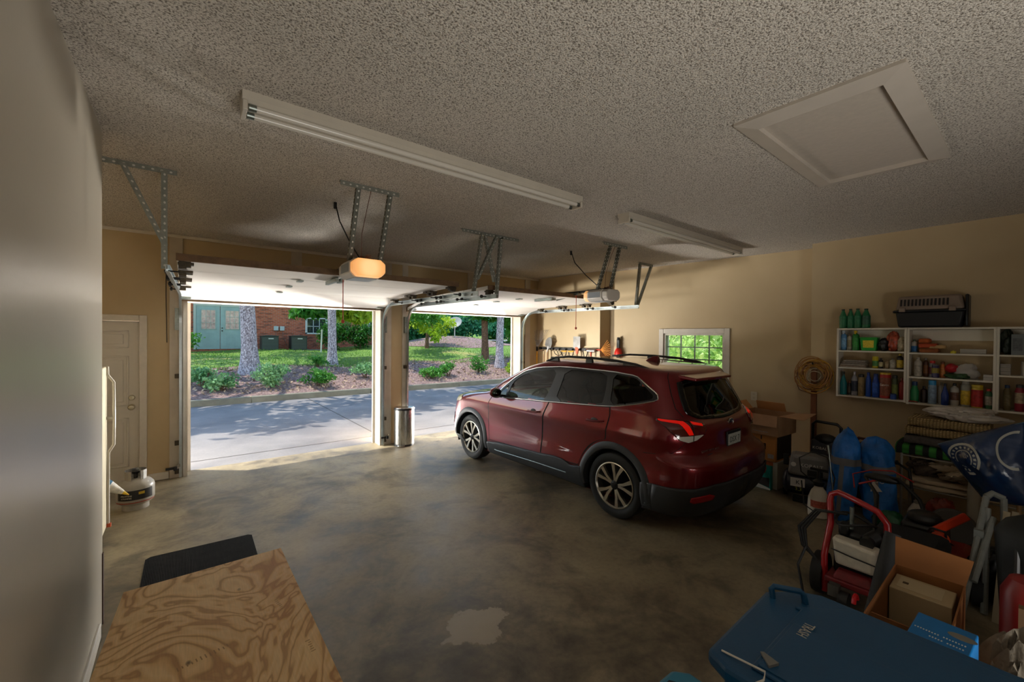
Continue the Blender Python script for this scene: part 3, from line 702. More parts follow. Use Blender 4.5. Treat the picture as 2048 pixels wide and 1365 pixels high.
def patch(name, mat, par, poly, kind, off=.004, res=.02, ru=None, holes=(), side=-1, solid=0., zmap=None):
    """skin panel: the polygon laid on the body surface, lifted by off"""
    A = np.array(poly); lo, hi = A.min(0), A.max(0); ru = ru or res
    nu, nv = max(2, int(math.ceil((hi[0]-lo[0])/ru))), max(2, int(math.ceil((hi[1]-lo[1])/res)))
    us = np.linspace(lo[0], hi[0], nu+1); vs = np.linspace(lo[1], hi[1], nv+1)
    G = np.stack(np.meshgrid(us, vs, indexing='ij'), -1); Cn = (G[:-1, :-1]+G[1:, 1:])/2
    keep = inpoly(Cn, poly)
    for h in holes: keep &= ~inpoly(Cn, h)
    idx = -np.ones((nu+1, nv+1), int); cnt = np.zeros((nu+1, nv+1), int)
    for a in (0, 1):
        for c in (0, 1): cnt[a:nu+a, c:nv+c] += keep
    used = cnt > 0; idx[used] = np.arange(used.sum()); P = G[used].copy(); inner = cnt[used] == 4
    sc = np.array([res/ru, 1.]); polys = [np.array(p)*sc for p in [poly]+list(holes)]
    for i in np.where(~inner)[0]:
        e, q = nearest(P[i]*sc, polys)
        if e < (1.6*res)**2: P[i] = q/sc
    I = np.argwhere(keep)
    fs = [(idx[i, j], idx[i+1, j], idx[i+1, j+1], idx[i, j+1]) for i, j in I]
    u, z = P[:, 0], P[:, 1]
    def mp(u, z):
        if kind == 'side': return np.stack([side*halfw(u, z), u, z], 1)
        if kind == 'rear': return np.stack([u, reary(u, z), z], 1)
        if kind == 'rwrap': x, y = rearwrap(u, z); return np.stack([side*x, y, z], 1)
        if kind == 'fwrap': x, y = frontwrap(u, z); return np.stack([side*x, y, z], 1)
    p0 = mp(u, z); e = 2e-3
    ue = np.clip(u, 2*e, 1-2*e) if 'wrap' in kind else u; n_ = np.cross(mp(ue+e, z)-mp(ue-e, z), mp(ue, z+e)-mp(ue, z-e)); n_ /= np.maximum(np.linalg.norm(n_, axis=1), 1e-9)[:, None]
    out = np.stack([np.sign(p0[:, 0]+1e-9), np.zeros(len(u)), np.zeros(len(u))], 1)
    if kind == 'rear': out = np.tile([0, -1., 0], (len(u), 1))
    elif kind == 'rwrap': out[:, 1] = -1
    elif kind == 'fwrap': out[:, 1] = 1
    flip = (n_*out).sum(1).mean() < 0
    if flip: n_ = -n_
    p = p0+n_*off; b = MB(); b.v = [tuple(q) for q in p]; b.f = [f[::-1] if flip else f for f in fs]
    return b.build(name, mat, par, smooth=60, solid=solid)
def paint_mat():
    t = NT('deep red car paint'); v = t.coord(); n = t.noise(v, 900, 1)
    c = t.ramp(n, [(.35, '#5c030b'), (.65, '#7d0611')])
    t.bsdf(c, .30, .55, Coat_Weight=1., Coat_Roughness=.03); return t.m
mPaint = paint_mat()
mClad = M('grey plastic cladding', '#2c2e30', .55, bump=(160, .08))
mSeam = M('dark door gap', '#0a0606', .8)
mFrameB = M('satin black window frame', '#1b1c1d', .38)
mGlassF = pane_mat('light green car glass', '#c3d8cb', 1.45); mGlassT = pane_mat('dark tinted car glass', '#3a403b', 1.5)
car = thing('car', 'dark red compact crossover parked nose-out in the right-hand bay', 'car', (4.0, 3.70, 0), 1.0)
FY, RY, HZ, R = 1.25, -1.19, .31, .31
DLO = smoothpoly([(.69, .958), (.47, .955), (-.30, 1.0), (-1.13, 1.055), (-1.405, 1.11), (-1.60, 1.165), (-1.58, 1.22), (-1.466, 1.295), (-1.353, 1.362), (-1.07, 1.385), (-.41, 1.394), (-.01, 1.362), (.222, 1.302), (.40, 1.20), (.53, 1.09)], 1)
gF = smoothpoly([(.425, .975), (.395, 1.150), (.25, 1.25), (.05, 1.312), (-.32, 1.355), (-.255, 1.07), (-.215, 1.003)], 1)
gS = [(.47, .975), (.62, .98), (.48, 1.10), (.445, 1.12)]
gR = smoothpoly([(-.445, 1.367), (-1.015, 1.362), (-1.035, 1.18), (-1.03, 1.058), (-.395, 1.018)], 1)
gQ = smoothpoly([(-1.09, 1.362), (-1.346, 1.343), (-1.45, 1.28), (-1.555, 1.200), (-1.545, 1.168), (-1.40, 1.128), (-1.12, 1.068)], 1)
RG = smoothpoly([(-.55, 1.06), (-.52, 1.20), (-.47, 1.33), (.47, 1.33), (.52, 1.20), (.55, 1.06), (.42, 1.005), (0, .985), (-.42, 1.005)], 1)
# --- painted shell
zs = np.concatenate([np.linspace(.18, .8, 26), np.linspace(.815, 1.0, 14)[0:], np.linspace(1.02, 1.40, 22), [1.412, 1.424, 1.436, 1.446, 1.455, 1.463, 1.470, 1.477, 1.483, 1.488, 1.492, 1.494]])
th = np.linspace(0, PI/2, 15)
rows = []
for z in zs:
    W, yf, yr, lf, lr = fW(z), fYF(z), fYR(z), fLF(z), fLR(z)
    fx, fy = W*np.sin(th)**(2/NF), yf-lf+lf*np.cos(th).clip(0)**(2/NF)
    rx, ry = W*np.sin(th[::-1])**(2/NR), yr+lr-lr*np.cos(th[::-1]).clip(0)**(2/NR)
    sy = np.linspace(yf-lf, yr+lr, 110)[1:-1]; half = np.concatenate([np.stack([fx, fy], 1), np.stack([np.full(len(sy), W), sy], 1), np.stack([rx, ry], 1)])
    full = np.concatenate([half*[-1, 1], half[::-1][1:-1]]); rows.append(np.column_stack([full, np.full(len(full), z)]))
V = np.stack(rows); nr, nc = V.shape[:2]
cen = (V[:-1]+V[1:]+np.roll(V, -1, 1)[:-1]+np.roll(V, -1, 1)[1:])/4
yz = cen[..., 1:]; cut = inpoly(yz, [tuple((np.array(p)-[-.45, 1.17])*[.985, .93]+[-.45, 1.17]) for p in DLO]) & (np.abs(cen[..., 0]) > .4)
for hy in (FY, RY): cut |= ((yz[..., 0]-hy)**2+(yz[..., 1]-HZ)**2 < .385**2) & (np.abs(cen[..., 0]) > .3)
cut |= inpoly(cen[..., [0, 2]], [(x*.96, 1.17+(z-1.17)*.92) for x, z in RG]) & (cen[..., 1] < -1.2)
wsh = (cen[..., 2] > 1.02) & (cen[..., 2] < 1.40) & (np.abs(cen[..., 0]) < fW(cen[..., 2])*.86) & (cen[..., 1] > 0)
def shell(name, mask, mat, cap=False):
    b = MB(); b.v = [tuple(p) for p in V.reshape(-1, 3)]
    b.f = [(i*nc+j, i*nc+(j+1) % nc, (i+1)*nc+(j+1) % nc, (i+1)*nc+j) for i, j in np.argwhere(mask)]
    if cap: b.f += [tuple(range((nr-1)*nc, nr*nc)), tuple(range(nc-1, -1, -1))]
    me = bpy.data.meshes.new(name); me.from_pydata(b.v, [], b.f)
    bm = bmesh.new(); bm.from_mesh(me); bmesh.ops.delete(bm, geom=[v for v in bm.verts if not v.link_faces], context='VERTS')
    bmesh.ops.recalc_face_normals(bm, faces=bm.faces); bm.to_mesh(me); bm.free()
    me.polygons.foreach_set('use_smooth', [True]*len(me.polygons)); me.set_sharp_from_angle(angle=math.radians(50))
    return link(name, me, mat, car)
shell('body', ~cut & ~wsh, mPaint, True)
shell('windshield', wsh & ~cut, mGlassF)
# --- doors, seams, windows
def arcpts(cy, r, a0, a1, n=14): return [(cy+r*math.cos(math.radians(a0+(a1-a0)*i/n)), HZ+r*math.sin(math.radians(a0+(a1-a0)*i/n))) for i in range(n+1)]
FD = [(.775, .37), (.805, .50), (.825, .64), (.79, .86), (.73, .945), (.47, .948), (-.30, .992), (-.246, .862), (-.214, .708), (-.193, .40)]
RD = [(-.205, .40), (-.226, .708), (-.258, .862), (-.312, .993), (-1.13, 1.048), (-1.143, .979), (-1.115, .806), (-1.10, .745)] + arcpts(RY, .437, 78, 15, 10) + [(-.765, .41)]
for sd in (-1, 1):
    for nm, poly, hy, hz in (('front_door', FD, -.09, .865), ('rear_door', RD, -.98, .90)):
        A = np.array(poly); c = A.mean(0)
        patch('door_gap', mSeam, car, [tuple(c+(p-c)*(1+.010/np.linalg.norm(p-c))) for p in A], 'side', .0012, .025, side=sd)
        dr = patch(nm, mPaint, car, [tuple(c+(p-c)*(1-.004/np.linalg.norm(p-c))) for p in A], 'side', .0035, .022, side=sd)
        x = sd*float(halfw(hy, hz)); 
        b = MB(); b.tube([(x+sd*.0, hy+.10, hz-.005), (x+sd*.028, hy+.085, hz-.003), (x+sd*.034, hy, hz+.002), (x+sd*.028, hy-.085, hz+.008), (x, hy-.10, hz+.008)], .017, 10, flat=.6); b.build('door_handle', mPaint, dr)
        b = MB(); b.ball((x+sd*.001, hy+.01, hz), (.005, .048, .030)); b.build('handle_recess', M('painted recess shade', '#2a0508', .4), dr)  # dark red ball: shade behind the handle put into the colour
    fr = patch('window_frame', mFrameB, car, DLO, 'side', .002, .016, holes=[gF, gS, gR, gQ], side=sd)
    for nm, g, m in (('front_window', gF, mGlassF), ('vent_window', gS, mGlassF), ('rear_door_window', gR, mGlassT), ('quarter_window', gQ, mGlassT)):
        A = np.array(g); c = A.mean(0); patch(nm, m, car, [tuple(c+(p-c)*1.04) for p in A], 'side', -.004, .03, side=sd)
    b = MB(); b.tube([(sd*(float(halfw(y, z))+.003), y, z) for y, z in DLO], .0065, 8, closed=True); b.build('window_trim', mChrome, car)
    # cladding
    for hy in (FY, RY):
        b = MB(); N = 36; a0, a1 = (-12, 192)
        for k in range(N+1):
            a = math.radians(a0+(a1-a0)*k/N)
            for r, o in ((.350, -.10), (.350, .012), (.366, .018), (.402, .014), (.418, .002)):
                y, z = hy+r*math.cos(a), max(.2, HZ+r*math.sin(a)*(1.0)); b.v.append((sd*(float(halfw(min(max(y, -1.75), 1.78), z))+o), y, z))
        b.f = [(k*5+j, k*5+j+1, (k+1)*5+j+1, (k+1)*5+j) for k in range(N) for j in range(4)]
        b.build('wheel_arch', mClad, car, recalc=True, smooth=50)
        b = MB(); b.grid(lambda u, v: (sd*(.50+.29*v), hy+.372*math.cos(math.radians(-18+216*u)), HZ+.372*math.sin(math.radians(-18+216*u))), 28, 2)
        b.grid(lambda u, v: (sd*.50, hy+.372*v*math.cos(math.radians(-18+216*u)), HZ+.372*v*math.sin(math.radians(-18+216*u))), 28, 1); b.build('wheel_well', mBlackR, car)
    sill = [(.83, .19), (.83, .335), (.75, .345), (.56, .372), (-.17, .405), (-.42, .425), (-.55, .42), (-.66, .385), (-.80, .405), (-.83, .19)]
    patch('sill_cladding', mClad, car, sill, 'side', .016, .02, side=sd, solid=.014)
    b = MB(); b.tube([(sd*.828, .66, .262), (sd*.836, .6, .262), (sd*.838, -.1, .285), (sd*.836, -.6, .29)], .006, 8); b.build('sill_strip', mGalv, car)
    # rear lamps wrapped round the corner
    L = [(.86, 1.0), (.835, 1.025), (.60, 1.012), (.45, .995), (.27, .965), (.27, .925), (.30, .885), (.40, .845), (.50, .828), (.60, .850), (.75, .925)]
    lamp = patch('tail_lamp', M('dark red lamp lens', '#4a0509', .12, Coat_Weight=1.), car, L, 'rwrap', .012, .01, .012, side=sd, solid=.012)
    patch('lamp_bar', M('bright red lamp bar', '#d3140c', .15, Emission_Color=lin('#ff1a0a'), Emission_Strength=.12), lamp, [(.84, 1.008), (.825, 1.017), (.60, 1.004), (.50, .992), (.47, .94), (.44, .893), (.50, .893), (.545, .935), (.59, .975), (.80, .996)], 'rwrap', .0145, .008, .01, side=sd)
    patch('lamp_bar', M('bright red lamp bar', '#d3140c', .15), lamp, [(.42, .99), (.30, .967), (.31, .952), (.42, .966)], 'rwrap', .0145, .008, .01, side=sd)
    patch('reverse_lens', M('clear lamp lens', '#b9b5a8', .15, Coat_Weight=1.), lamp, [(.66, .882), (.45, .885), (.31, .889), (.40, .848), (.50, .832), (.60, .853)], 'rwrap', .0145, .008, .01, side=sd)
    patch('lamp_divider', mBlack, lamp, [(.445, 1.0), (.435, 1.0), (.435, .835), (.445, .835)], 'rwrap', .0155, .01, .005, side=sd)
    patch('rear_reflector', M('red reflector', '#a01016', .25), car, [(.62, .40), (.42, .425), (.36, .41), (.37, .375), (.58, .352), (.62, .365)], 'rwrap', .022, .01, .012, side=sd, solid=.01)
    patch('rear_cladding', mClad, car, [(0, .20), (1., .20), (1., .452), (.6, .470), (.35, .50), (0, .50)], 'rwrap', .014, .02, .03, side=sd, solid=.012)
    patch('rear_cladding_side', mClad, car, [(-1.60, .21), (-1.50, .21), (-1.50, .440), (-1.62, .452)], 'side', .014, .02, side=sd, solid=.012)
    patch('front_cladding', mClad, car, [(0, .20), (1., .20), (1., .30), (.6, .30), (0, .34)], 'fwrap', .012, .02, .03, side=sd, solid=.012)
    patch('headlamp', M('headlamp lens', '#cfc6ae', .1, Coat_Weight=1.), car, [(.92, .83), (.80, .875), (.55, .845), (.42, .80), (.50, .755), (.75, .765), (.90, .80)], 'fwrap', .006, .01, .02, side=sd)
    patch('fog_bezel', mBlack, car, [(.75, .42), (.50, .42), (.48, .56), (.70, .58)], 'fwrap', .006, .02, .03, side=sd)
    # mirror
    x = sd*.845; b = MB(); b.bar((sd*.79, .50, .972), (sd*.90, .485, .985), .05, .03); b.build('mirror_arm', mBlack, car, bevel=.006)
    b = MB(); b.ball((sd*.935, .515, 1.025), (.085, .05, .062), 18, 12); mr = b.build('mirror', mPaint, car)
    b = MB(); b.ball((sd*.935, .489, 1.025), (.072, .030, .052), 18, 12); b.build('mirror_glass', M('mirror glass', '#4c5750', .05, 1.), mr)
    b = MB(); b.ball((sd*.915, .510, .975), (.06, .038, .02), 14, 8); b.build('mirror_base', M('grey mirror foot', '#6f6d68', .4), mr)
    # roof rail
    rx = sd*.585; zz = lambda y: 1.455-.035*max(0, (-y-.9))**1.3
    pts = [(rx*1.02, -.06, 1.437), (rx, -.20, 1.485), (rx, -.40, 1.503), (rx, -.75, 1.502), (rx, -1.05, 1.488), (rx, -1.28, 1.462), (rx*.99, -1.46, 1.415)]
    b = MB(); P = [Vector(p) for p in pts]; fine = []
    for i in range(len(P)-1):
        for k in range(5): fine.append(P[i].lerp(P[i+1], k/5))
    fine.append(P[-1]); b.tube(fine, .018, 10, flat=.75); rl = b.build('roof_rail', M('black roof rail', '#191a1b', .35), car)
    for ya, yb in ((-.12, -.24), (-.66, -.74), (-1.14, -1.34)):
        b = MB(); b.hexa([(rx-.018, ya+.01, 1.40), (rx-.018, yb-.02, 1.39), (rx+.018, yb-.02, 1.39), (rx+.018, ya+.01, 1.40)], [(rx-.014, ya, 1.492 if ya > -1 else 1.475), (rx-.014, yb, 1.492 if ya > -.5 or ya > -1 else 1.445), (rx+.014, yb, 1.492 if ya > -1 else 1.445), (rx+.014, ya, 1.492 if ya > -1 else 1.475)]); b.build('rail_foot', M('black roof rail', '#191a1b'), rl, smooth=0, recalc=True, bevel=.004)
    # rear pillar seam of the tailgate
    b = MB(); b.tube([(sd*(float(halfw(y, z))+.001), y, z) for y, z in ((-1.585, 1.40), (-1.60, 1.36), (-1.66, 1.22), (-1.72, 1.10), (-1.775, 1.03))], .004, 6); b.build('tailgate_gap', mSeam, car)
    b = MB(); b.tube([(sd*(float(halfw(y, z))+.001), y, z) for y, z in ((-1.515, .70), (-1.62, .712), (-1.76, .735), (-1.80, .77), (-1.84, .83))], .0025, 6); b.build('bumper_gap', mSeam, car)
# --- wheels
mTyre = M('tyre rubber', '#15140f', .75, bump=(120, .25, .004)); mRimF = M('machined alloy', '#c2bcae', .25, .9); mRimD = M('dark alloy', '#191a1a', .4, .5)
for hy in (FY, RY):
    for sd in (-1, 1):
        X = lambda d: sd*d
        c = (0, hy, HZ)
        b = MB(); b.lathe([(.218, X(.62)), (.27, X(.615)), (.298, X(.63)), (.309, X(.655)), (.31, X(.72)), (.309, X(.775)), (.300, X(.795)), (.275, X(.808)), (.245, X(.807)), (.222, X(.795)), (.218, X(.78))], 48, c, 'X'); b.f = b.f[:-2]; wh = b.build('wheel', mTyre, car, recalc=True)
        b = MB(); b.lathe([(0, X(.70)), (.215, X(.70))], 32, c, 'X'); b.build('brake_disc', mRimD, wh)
        b = MB(); b.lathe([(.218, X(.70)), (.214, X(.785)), (.219, X(.801)), (.210, X(.803)), (.200, X(.79)), (.203, X(.70))], 48, c, 'X'); b.f = b.f[:-2]; rm = b.build('rim', mRimF, wh, recalc=True)
        for k in range(5):
            for s2 in (-1, 1):
                a = 2*PI*k/5+PI/2+.2; a1, a2 = a+s2*.14, a+s2*.27; b = MB()
                q = []
                for r, an, w_ in ((.035, a1, .010), (.11, (a1+a2)/2-s2*.03, .013), (.206, a2, .019)):
                    d = Vector((0, math.cos(an), math.sin(an))); t = Vector((0, -d.z, d.y)); q.append((d*r+t*w_, d*r-t*w_))
                out = [q[0][0], q[1][0], q[2][0], q[2][1], q[1][1], q[0][1]]; dep = (.788, .795, .797, .797, .795, .788)
                b.add([Vector(c)+p+Vector((X(dd), 0, 0)) for p, dd in zip(out, dep)]+[Vector(c)+p+Vector((X(dd-.03), 0, 0)) for p, dd in zip(out, dep)],
                      [(0, 1, 4, 5), (1, 2, 3, 4), (6, 11, 10, 7), (7, 10, 9, 8)]+[(i, i+6, (i+1) % 6+6, (i+1) % 6) for i in range(6)])
                b.build('spoke', mRimF, rm, recalc=True, smooth=20)
        b = MB(); b.lathe([(.045, X(.76)), (.042, X(.79)), (.028, X(.795)), (.026, X(.80)), (0, X(.802))], 20, c, 'X'); b.build('hub_cap', mRimD, rm)
# --- rear details
patch('rear_window_frame', M('gloss black glass edge', '#0b0c0b', .08), car, [(x*1.04, 1.17+(z-1.17)*1.04) for x, z in RG], 'rear', .004, .015, holes=[[(x*.9, 1.16+(z-1.16)*.86) for x, z in RG]], solid=.008)
patch('rear_window', mGlassT, car, [(x*.96, 1.17+(z-1.17)*.94) for x, z in RG], 'rear', .001, .03)
b = MB(); b.hexa([(-.56, -1.42, 1.385), (-.36, -1.765, 1.325), (.36, -1.765, 1.325), (.56, -1.42, 1.385)][::-1], [(-.56, -1.38, 1.432), (-.36, -1.77, 1.352), (.36, -1.77, 1.352), (.56, -1.38, 1.432)][::-1]); b.build('spoiler', mPaint, car, recalc=True, bevel=.010)
b = MB(); b.bx(-.13, .13, -1.772, -1.764, 1.328, 1.340); b.build('brake_light', M('dark red lamp lens', '#4a0509'), car, smooth=0)
b = MB(); b.hexa([(-.035, -1.02, 1.475), (-.035, -1.17, 1.46), (.035, -1.17, 1.46), (.035, -1.02, 1.475)], [(-.008, -1.10, 1.525), (-.016, -1.165, 1.53), (.016, -1.165, 1.53), (.008, -1.10, 1.525)]); b.build('shark_fin_antenna', mPaint, car, recalc=True, bevel=.008)
ye = float(fYR(.945))
b = MB(); b.lathe([(.055, .004), (.056, -.004), (.048, -.010), (.046, -.004)], 28, (0, ye, .945), 'Y', sx=.6, sy=1.); b.f = b.f[:-2]; em = b.build('emblem', mChrome, car, recalc=True)
b = MB(); b.lathe([(0, -.004), (.047, -.003)], 28, (0, ye, .945), 'Y', sx=.6); b.build('emblem_field', M('dark blue emblem field', '#141c33', .2), em)
st = MB()
for sx_, sz_, sr in ((-.024, .006, .010), (-.004, .012, .006), (.010, .009, .006), (.022, .002, .006), (.006, -.010, .006), (-.008, -.008, .006)):
    p = []
    for k in range(8): r = sr if k % 2 == 0 else sr*.4; a = k*PI/4; p.append((sx_+r*math.cos(a), .945+sz_+r*math.sin(a)))
    st.prism(p, ye-.007, ye-.005, lambda x, z, h: (x, h, z))
st.build('emblem_stars', mChrome, em, smooth=0)
yp = float(fYR(.80)); pl = MB(); pl.bx(-.145, .145, yp-.014, yp, .72, .87); pt = pl.build('plate_holder', mBlack, car, bevel=.004)
pl = MB(); pl.bx(-.128, .128, yp-.017, yp-.013, .745, .845); pp = pl.build('license_plate', M('plate white', '#a9a99f', .45, var=.2, vscale=60), pt, smooth=0)
text('plate_number', 'DSX 7', .075, M('plate dark print', '#3b3f3a', .5), pp, frame((0, yp-.018, .79), (1, 0, 0), (0, 0, 1)), .0005)
text('plate_header', 'LIBERTY', .018, M('plate pale print', '#c9c9c0', .5), pt, frame((0, yp-.0155, .857), (1, 0, 0), (0, 0, 1)), .0005) if False else None
bd = M('badge chrome', '#b5b2ae', .2, 1.)
text('model_badge', 'SYMMETRICAL AWD', .030, bd, car, frame((-.42, float(reary(.42, .745))-.003, .745), (1, -.10, 0), (0, 0, 1)), .001)
b = MB(); b.box((-.42, float(reary(.42, .72))-.002, .718), (.16, .002, .005)); b.build('badge_underline', bd, car, smooth=0)
# --- cabin
mSeat = M('charcoal seat cloth', '#2b2b2a', .8); cab = MB(); cab.bx(-.70, .70, -1.50, .95, .30, .34); cb = cab.build('cabin_floor', mBlackR, car, smooth=0)
for x in (-.35, .35):
    b = MB(); b.bx(x-.23, x+.23, -.42, .12, .48, .64); b.hexa([(x-.23, -.52, .60), (x+.23, -.52, .60), (x+.23, -.38, .60), (x-.23, -.38, .60)], [(x-.20, -.66, 1.10), (x+.20, -.66, 1.10), (x+.20, -.56, 1.10), (x-.20, -.56, 1.10)]); s_ = b.build('front_seat', mSeat, cb, bevel=.04)
    b = MB(); b.ball((x, -.64, 1.20), (.12, .05, .085)); b.build('headrest', mSeat, cb)
    b = MB(); b.ball((x, -1.30, 1.17), (.12, .05, .075)); b.build('headrest', mSeat, cb)
b = MB(); b.bx(-.62, .62, -1.20, -.72, .48, .62); b.hexa([(-.62, -1.30, .58), (.62, -1.30, .58), (.62, -1.14, .58), (-.62, -1.14, .58)], [(-.58, -1.36, 1.08), (.58, -1.36, 1.08), (.58, -1.26, 1.08), (-.58, -1.26, 1.08)]); b.build('rear_seat', mSeat, cb, bevel=.04)
b = MB(); b.hexa([(-.74, .55, .60), (.74, .55, .60), (.74, 1.0, .60), (-.74, 1.0, .60)], [(-.72, .62, .93), (.72, .62, .93), (.72, 1.0, .95), (-.72, 1.0, .95)]); b.build('dashboard', mBlack, cb, bevel=.04)
b = MB(); m = T(-.35, .36, .90) @ rot(x=-65); b.m = m; b.tube([(.165*math.cos(a), .165*math.sin(a), 0) for a in [2*PI*i/28 for i in range(28)]], .014, 8, closed=True); b.bar((-.16, 0, 0), (.16, 0, 0), .04, .02); b.bar((0, 0, 0), (0, -.16, 0), .04, .02); b.build('steering_wheel', mBlack, cb)
# ------------------------------------------------------------------ garden tools on the short wall
TX = lambda y: 5.715+(6.42-y)*.0801-.004       # wall face
mWood = M('worn wooden handle', '#8a6238', .6, var=.2, vscale=20); mYel = M('yellow tool handle', '#d79a1c', .45); mRedT = M('red tool paint', '#c23a1d', .4)
mTool = M('dull tool steel', '#8b8783', .4, .7, var=.2, vscale=15); mDarkT = M('blackened tool steel', '#2e2a27', .5, .5)
o = thing('tool_rack', 'dark wall rail with clips that carries the garden tools behind the car', 'tool rack', (TX(5.6), 5.6, 1.49))
b = MB(); b.bar((TX(6.32)-.012, 6.32, 1.50), (TX(4.9)-.012, 4.9, 1.50), .022, .05); b.build('rail', mDarkT, o, True, smooth=0)
for i in range(9):
    y = 6.25-i*.16; b = MB(); b.box((TX(y)-.04, y, 1.49), (.05, .03, .025)); b.build('clip', mBlack, o, True, smooth=0)
def tool(name, label, y, off=.07): return thing(name, label, 'garden tool', (TX(y)-off, y, .45), 0, None)
def P(y, z, off=.07): return (TX(y)-off, y, z)
o = tool('leaf_rake', 'leaf rake with a yellow handle hung head up at the left end of the rail', 6.33)
b = MB(); b.tube([P(6.33, .45), P(6.33, 1.50)], .013, 8); b.build('handle', mYel, o, True)
b = MB()
for k in range(11):
    t = (k-5)/5; b.tube([P(6.33-.005*t, 1.50), P(6.29-.09*t, 1.66), P(6.27-.22*t, 1.85, .07), P(6.27-.23*t, 1.87, .04)], .0035, 5)
b.bar(P(6.38, 1.655), P(6.21, 1.655), .012, .006); b.build('tines', mTool, o, True)
b = MB(); b.tube([P(6.33, 1.44), P(6.33, 1.53)], .02, 8); b.build('socket', mDarkT, o, True)
def shovel(label, y, lean, hm, sock, w, h, pointed, z0=1.46):
    o = tool('shovel', label, y, .075)
    b = MB(); b.tube([P(y, .45, .075), P(y, z0, .075)], .015, 8); b.build('handle', hm, o, True)
    poly = [(-w/2, .03), (-w/2, h), (w/2, h), (w/2, .03), (.02, 0), (-.02, 0)] if not pointed else [(-w*.45, .04), (-w/2, h*.55), (-w*.3, h*.85), (0, h), (w*.3, h*.85), (w/2, h*.55), (w*.45, .04), (.02, 0), (-.02, 0)]
    b = MB(T(*P(y, z0+.04, .075)) @ rot(x=lean)); b.prism(poly, -.003, .003, lambda a, c, t: (t-.05*(a/w)**2, a, c)); b.build('blade', mTool, o, True, recalc=True)
    b = MB(T(*P(y, z0+.02, .075)) @ rot(x=lean)); b.hexa([(-.016, -.016, -.06), (.016, -.016, -.06), (.016, .016, -.06), (-.016, .016, -.06)], [(-.010, -.045, .06), (.008, -.045, .06), (.008, .045, .06), (-.010, .045, .06)]) if sock else b.tube([(0, 0, -.06), (0, 0, .07)], .018, 8); b.build('socket', sock or mTool, o, True)
shovel('round-point shovel leaning left, next to the leaf rake', 6.03, 18, mWood, None, .19, .24, True)
shovel('square spade with an orange-red socket hung blade up in the middle of the rail', 5.30, 0, mWood, M('orange red socket', '#c9532a', .45), .17, .24, False)
o = tool('hoe', 'small brown hoe with its blade up, hanging between the leaf rake and the shovel', 6.13)
b = MB(); b.tube([P(6.13, .5), P(6.13, 1.38)], .012, 8); b.build('handle', mWood, o, True)
b = MB(); b.tube([P(6.13, 1.38), P(6.12, 1.44), P(6.17, 1.46)], .007, 6); b.bar(P(6.10, 1.468, .10), P(6.25, 1.44, .10), .09, .005); b.build('blade', M('rusty tool steel', '#6a4b34', .6, .5), o, True)
o = tool('hand_cultivator', 'black three-pronged cultivator hanging right of the shovel', 5.76)
b = MB(); b.tube([P(5.76, .7), P(5.76, 1.38)], .012, 8); b.build('handle', mWood, o, True)
b = MB()
for dy in (-.08, 0, .08): b.tube([P(5.76, 1.36), P(5.76+dy, 1.40), P(5.76+dy, 1.48, .12), P(5.76+dy, 1.46, .16)], .007, 6)
b.build('prongs', mDarkT, o, True)
for y, lab in ((5.62, 'yellow D-handled spade hung grip up, the left one of two'), (5.45, 'orange-yellow D-handled fork hung grip up, the right one of two')):
    o = tool('digging_tool', lab, y)
    b = MB(); b.tube([P(y, .5), P(y, 1.30)], .014, 8); b.build('shaft', mWood, o, True)
    b = MB(); b.tube([P(y, 1.30), P(y+.055, 1.42), P(y+.06, 1.455)], .008, 6); b.tube([P(y, 1.30), P(y-.055, 1.42), P(y-.06, 1.455)], .008, 6); b.build('yoke', mDarkT, o, True)
    b = MB(); b.tube([P(y+.065, 1.457), P(y-.065, 1.457)], .014, 8); b.build('grip', mYel, o, True)
o = tool('loppers', 'dark open loppers forming a V right of the square spade', 5.12)
b = MB(); b.tube([P(5.17, 1.48), P(5.12, 1.28), P(5.12, 1.22)], .009, 6); b.tube([P(5.05, 1.50), P(5.12, 1.28), P(5.13, 1.2)], .009, 6); b.build('arms', mDarkT, o, True)
b = MB(); b.ball(P(5.125, 1.2), (.006, .025, .06)); b.build('blades', mTool, o, True)
o = tool('sledge_hammer', 'grey-headed hammer with a red handle near the right end of the rail', 4.99)
b = MB(); b.tube([P(4.99, .8), P(4.99, 1.46)], .014, 8); b.build('handle', mRedT, o, True)
b = MB(); b.tube([P(5.07, 1.485), P(4.90, 1.485)], .028, 12); b.build('head', mTool, o, True)
o = tool('fan_rake', 'orange spring rake whose fan sticks out past the wall corner', 4.8, .05)
b = MB(); b.tube([P(5.10, 1.505, .05), P(4.80, 1.505, .05)], .010, 8); b.build('handle', mRedT, o, True)
b = MB()
for k in range(10): a = math.radians(-38+k*9.5); b.tube([P(4.80, 1.505, .05), P(4.80-.20*math.cos(a), 1.505+.22*math.sin(a), .05), P(4.79-.22*math.cos(a), 1.50+.24*math.sin(a), .07)], .004, 5)
b.build('tines', M('orange tines', '#cf8a3a', .45), o, True)
o = thing('hedge_trimmer', 'red hedge trimmer with a black bar standing up in the wall recess', 'power tool', (6.04, 4.60, 1.2))
b = MB(); b.ball((6.03, 4.60, 1.43), (.06, .075, .12)); b.tube([(6.03, 4.60, 1.34), (6.02, 4.60, 1.16)], .03, 10); b.build('body', M('bright red housing', '#d02414', .35), o, True)
b = MB(); b.bx(6.015, 6.04, 4.57, 4.63, 1.50, 1.70); b.tube([(6.028, 4.60, 1.68), (6.028, 4.60, 1.73)], .026, 10); b.build('blade_cover', mBlack, o, True, bevel=.006)

